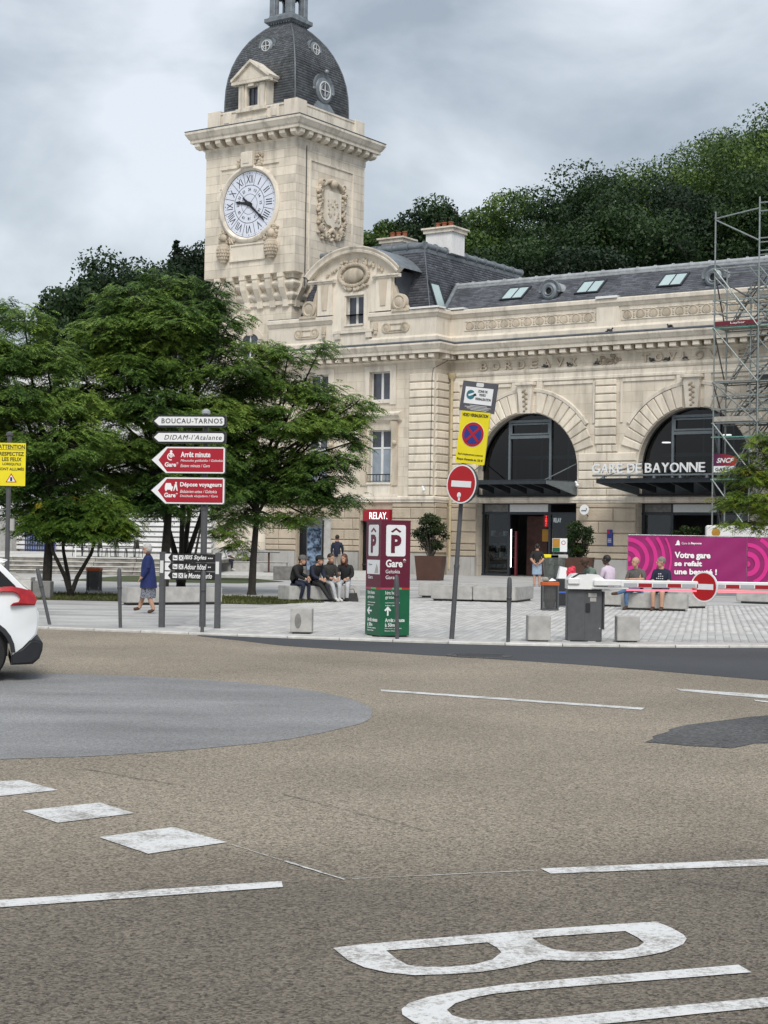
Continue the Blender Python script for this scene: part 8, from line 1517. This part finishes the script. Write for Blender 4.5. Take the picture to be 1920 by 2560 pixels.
    e.v = [tuple(hc + Rh @ (Vector(v) * 1.07)) for v in e.v]; e.obj('eyes', 'hair_dark', T)
    h = MB()
    if hstyle == 'bald': h.lathe([(.074, .0), (.083, .03), (.081, .06), (.07, .075)], 14, (0, .012, .0), 'z', sy=1.22, arc=PI * 1.0)
    else:
        h.ell((0, .012, .072), (.086, .104, .098), 14, 9)
        h.v = [(x, y, max(z, .06 - 1.0 * max(0, y + .03) if hstyle != 'x' else z)) if y < -.02 else (x, y, z) for x, y, z in h.v]
        if hstyle == 'long':
            h.ell((0, .045, -.03), (.095, .06, .15), 12, 8)
            for sx in (-1, 1): h.ell((sx * .075, .005, -.05), (.026, .05, .13), 8, 7)
        if hstyle == 'bob': h.ell((0, .03, .02), (.098, .088, .085), 12, 8)
    h.v = [tuple(hc + Rh @ (Vector(v) * 1.08)) for v in h.v]; h.obj('hair', hair, T, smooth=True)
    if hstyle == 'cap' or wear.get('cap'):
        c = MB(); c.lathe([(.10, .055), (.102, .09), (.09, .135), (.055, .165), (.001, .175)], 16, (0, .0, 0), 'z', sy=1.12); c.prism([(-.075, -.10), (.075, -.10), (.055, -.185), (0, -.20), (-.055, -.185)], 'z', .06, .075); c.v = [tuple(hc + Rh @ (Vector(v) * 1.08)) for v in c.v]; c.obj('cap', wear.get('cap', 'cl_black'), T, smooth=True)
    if extra: extra(T, J)
    return T
def garment(T, rings, m, name='jacket', n=18, seed=0, jit_=.03):
    """cloth shell through elliptical rings (cx, cy, z, rx, ry)"""
    r = random.Random(seed); b = MB(); ph = [r.uniform(-jit_, jit_) for _ in range(n)]
    for (cx, cy, z, rx, ry) in rings: b.v += [(cx + rx * (1 + ph[i]) * math.cos(2 * PI * i / n), cy + ry * (1 + ph[i]) * math.sin(2 * PI * i / n), z) for i in range(n)]
    for j in range(len(rings) - 1):
        for i in range(n): b.addf((j * n + i, j * n + (i + 1) % n, (j + 1) * n + (i + 1) % n, (j + 1) * n + i))
    return b.obj(name, m, T, smooth=True)
# walking woman, seen from her left side, heading to the picture's left
p = gp(368, 1534)
def ex(T, J):
    garment(T, [(0, .02, .66, .25, .22), (0, .02, .80, .235, .21), (0, .01, 1.0, .215, .19), (0, 0, 1.2, .205, .175), (0, 0, 1.36, .19, .15), (0, 0, 1.46, .12, .10), (0, 0, 1.50, .075, .07)], 'cl_blue', 'jacket', seed=3)
    garment(T, [(0, .0, .40, .19, .21), (0, .02, .52, .20, .205), (0, .02, .70, .205, .19)], 'skirt_print', 'skirt', seed=4, jit_=.06)
    for a, b_, r0, r1 in (('shl', 'ell', .085, .07), ('ell', 'wrl', .072, .058), ('shr', 'elr', .085, .07), ('elr', 'wrr', .072, .058)): q = MB(); q.sweep([J[a], (Vector(J[a]) + Vector(J[b_])) / 2, J[b_]], [r0, (r0 + r1) / 2, r1], 12); q.obj('sleeve', 'cl_blue', T, smooth=True)
WALK = dict(STAND, knl=(-.10, -.10, .50), anl=(-.10, -.20, .13), tol=(-.11, -.36, .10), knr=(.10, .02, .50), anr=(.10, .17, .10), tor=(.11, .0, .035), ell=(-.24, .08, 1.16), wrl=(-.24, .02, .92), hal=(-.235, -.01, .84), elr=(.24, -.02, 1.16), wrr=(.23, -.14, .95), har=(.22, -.2, .89))
person('white haired woman in a blue jacket and patterned skirt walking past the benches', (p.x, p.y, 0), rad(-82), WALK, dict(top='cl_blue', bot='skin', shin='skin', shoe='cl_brown', uarm='cl_blue', farm='cl_blue'), 'hair_grey', 'bob', s=.90, build=1.15, nod=.1, extra=ex)
# four on the bench
def cap_(a, c): return dict(c, cap=a)
bz_ = rad(33)
def onb(t, d=0.0): a, c = Vector((-2.64, 46.4)), Vector((-.66, 47.72)); u = (c - a).normalized(); nrm = Vector((u.y, -u.x)); q = a + (c - a) * t + nrm * d - nrm * .28; return (q.x, q.y, 0)
LEAN = dict(SIT, spi=(0, -.04, .75), che=(0, -.14, .93), nec=(0, -.22, 1.05), hed=(0, -.27, 1.12), shl=(-.18, -.16, 1.0), shr=(.18, -.16, 1.0), ell=(-.2, -.24, .74), wrl=(-.1, -.42, .66), hal=(-.06, -.48, .64), elr=(.2, -.24, .74), wrr=(.1, -.42, .66), har=(.06, -.48, .64))
person('young person in black hoodie and grey cap, first on the four-seat bench', onb(.12), rad(66), dict(LEAN, knl=(-.14, -.42, .50), anl=(-.12, -.30, .09), tol=(-.12, -.48, .035), elr=(.24, -.12, .80), wrr=(.16, -.40, .70), har=(.12, -.46, .68)), dict(top='cl_black', uarm='cl_black', farm='cl_black', bot='cl_navy', shin='cl_navy', shoe='cl_shoe_black', cap='cl_grey'), 'hair_dark', 'cap', look=.2, group='people on benches')
person('young person in black with black cap leaning in, second on the four-seat bench', onb(.40), rad(40), dict(LEAN, knl=(-.08, -.46, .50), anl=(.0, -.78, .10), tol=(.02, -.94, .10), knr=(.13, -.45, .50), anr=(.16, -.66, .09), tor=(.18, -.84, .04)), dict(top='cl_black', uarm='cl_navy', farm='cl_navy', bot='cl_black', shin='cl_black', shoe='cl_shoe_black', cap='cl_black'), 'hair_dark', 'cap', look=.7, group='people on benches')
person('young woman in dark leather jacket and pale trousers, third on the four-seat bench', onb(.62), rad(30), dict(SIT, anl=(-.06, -.56, .09), tol=(-.05, -.74, .035), che=(-.02, -.08, .95)), dict(top='cl_leather', uarm='cl_leather', farm='cl_leather', bot='cl_pale', shin='cl_pale', shoe='cl_shoe_white'), 'hair_brown', 'short', look=.25, group='people on benches')
person('auburn haired young woman in black jumper and pale jeans, last on the four-seat bench', onb(.86), rad(-6), dict(SIT, che=(.02, -.05, .95), hed=(-.03, -.12, 1.17), wrl=(-.18, -.30, .74), hal=(-.16, -.36, .78), anl=(-.05, -.40, .09), tol=(-.04, -.58, .035)), dict(top='cl_black', uarm='cl_black', farm='cl_black', bot='cl_pale', shin='cl_pale', shoe='cl_shoe_black'), 'hair_auburn', 'long', look=-.45, group='people on benches')
q_ = gp(*S2(860, 882)); T = thing('handbag', 'black handbag on the ground beside the auburn haired woman', 'bag', (q_.x, q_.y, 0), .2); b = MB(); b.raw([(-.2, -.08, 0), (.2, -.08, 0), (.2, .08, 0), (-.2, .08, 0), (-.16, -.05, .24), (.15, -.05, .26), (.15, .05, .26), (-.16, .05, .24)], [(0, 1, 5, 4), (1, 2, 6, 5), (2, 3, 7, 6), (3, 0, 4, 7), (0, 3, 2, 1), (4, 5, 6, 7)]); b.obj('body', 'cl_leather', T); b = MB(); b.sweep([(-.1, 0, .24), (-.08, 0, .36), (.06, 0, .37), (.1, 0, .25)], [.01] * 4, 6); b.obj('strap', 'cl_leather', T)
# standing man at the back, turned away
q_ = at(842, 1400, 77); person('man in dark blue jacket and beige trousers standing near the map board', (q_.x, 77, .13), rad(165), dict(STAND, ell=(-.24, -.05, 1.16), wrl=(-.2, -.2, 1.0), hal=(-.18, -.26, .98)), dict(top='cl_navy', uarm='cl_navy', farm='cl_navy', bot='cl_beige', shin='cl_beige', shoe='cl_brown'), 'hair_dark', 'short', s=1.08, build=1.05, skin='skin_tan')
# man at the doors with hands behind his back
p = gp(*S4(205, 915)); BACKH = dict(STAND, ell=(-.27, .10, 1.17), wrl=(-.10, .19, .98), hal=(-.02, .20, .96), elr=(.27, .10, 1.17), wrr=(.10, .20, .96), har=(.02, .21, .93))
def ex2(T, J): garment(T, [(0, 0, .52, .13 * 1.55, .13), (0, 0, .7, .2, .15), (0, 0, .96, .19, .155)], 'cl_lightjean', 'shorts', seed=6)
person('man in black shirt and light shorts seen from behind, hands clasped, facing the station doors', (p.x, p.y, 0), rad(176), BACKH, dict(top='cl_black', uarm='cl_black', farm='skin', bot='cl_lightjean', shin='skin', shoe='cl_shoe_white'), 'hair_dark', 'short', s=1.0, build=1.2, nod=-.25, extra=ex2)
# two on the bench behind the barrier, two older men
person('person in grey-green top and cap bending forward behind the barrier', (6.05, 46.85, 0), rad(-70), LEAN, dict(top='cl_green', uarm='cl_green', farm='skin_dark', bot='cl_navy', shin='cl_navy', shoe='cl_shoe_black', cap='cl_brown'), 'hair_dark', 'cap', nod=.4, skin='skin_dark', s=1.05, group='people on benches')
person('person in pale pink shirt seen from behind at the barrier', (6.45, 46.75, 0), rad(-140), SIT, dict(top='cl_pink', uarm='cl_pink', farm='skin_dark', bot='cl_navy', shin='cl_navy', shoe='cl_shoe_white'), 'hair_dark', 'short', look=.3, skin='skin_dark', s=1.06, build=1.1, group='people on benches')
a_ = Vector((6.46, 44.5)); c_ = Vector((8.15, 43.93)); u_ = (c_ - a_).normalized(); nn_ = Vector((u_.y, -u_.x)); bp_ = lambda t: tuple((a_ + (c_ - a_) * t - nn_ * .22)[:]) + (0,)
CROSS = dict(SIT, knr=(.02, -.46, .58), anr=(-.30, -.58, .44), tor=(-.46, -.66, .42), wrl=(.02, -.30, .74), hal=(.10, -.30, .76), wrr=(-.04, -.28, .80), har=(-.12, -.27, .80), elr=(.25, -.1, .80), ell=(-.25, -.1, .78))
person('smiling bald man in grey shirt and jeans with crossed legs, arms folded', bp_(.22), rad(-30), CROSS, dict(top='cl_grey', uarm='cl_grey', farm='skin', bot='cl_jean', shin='cl_jean', shoe='cl_brown'), 'hair_thin', 'bald', look=-.5, s=1.04, build=1.3, group='people on benches')
def ex3(T, J): b = MB(); r = random.Random(2); [b.box(x, x + .03, -.205, -.2, z, z + r.uniform(.015, .03)) for x in (-.1, -.05, 0, .05) for z in (.82, .88, .94) if r.random() > .2]; b.obj('shirt_print', 'cl_white', T)
person('grey haired man in navy printed t-shirt, shorts and sandals', bp_(.60), rad(-24), SIT, dict(top='cl_navy', uarm='cl_navy', farm='skin', bot='cl_navy', shin='skin', shoe='cl_brown'), 'hair_thin', 'short', look=-1.1, s=1.05, build=1.4, group='people on benches', extra=ex3)
q_ = at(560, 1400, 85.4); person('person in white top sitting on the low wall between the young trees', (q_.x, 85.35, .16), rad(80), LEAN, dict(top='cl_white', uarm='cl_white', farm='skin_dark', bot='cl_navy', shin='cl_navy', shoe='cl_shoe_white'), 'hair_dark', 'bob', skin='skin_dark', s=1.05, group='people on benches')
finish()
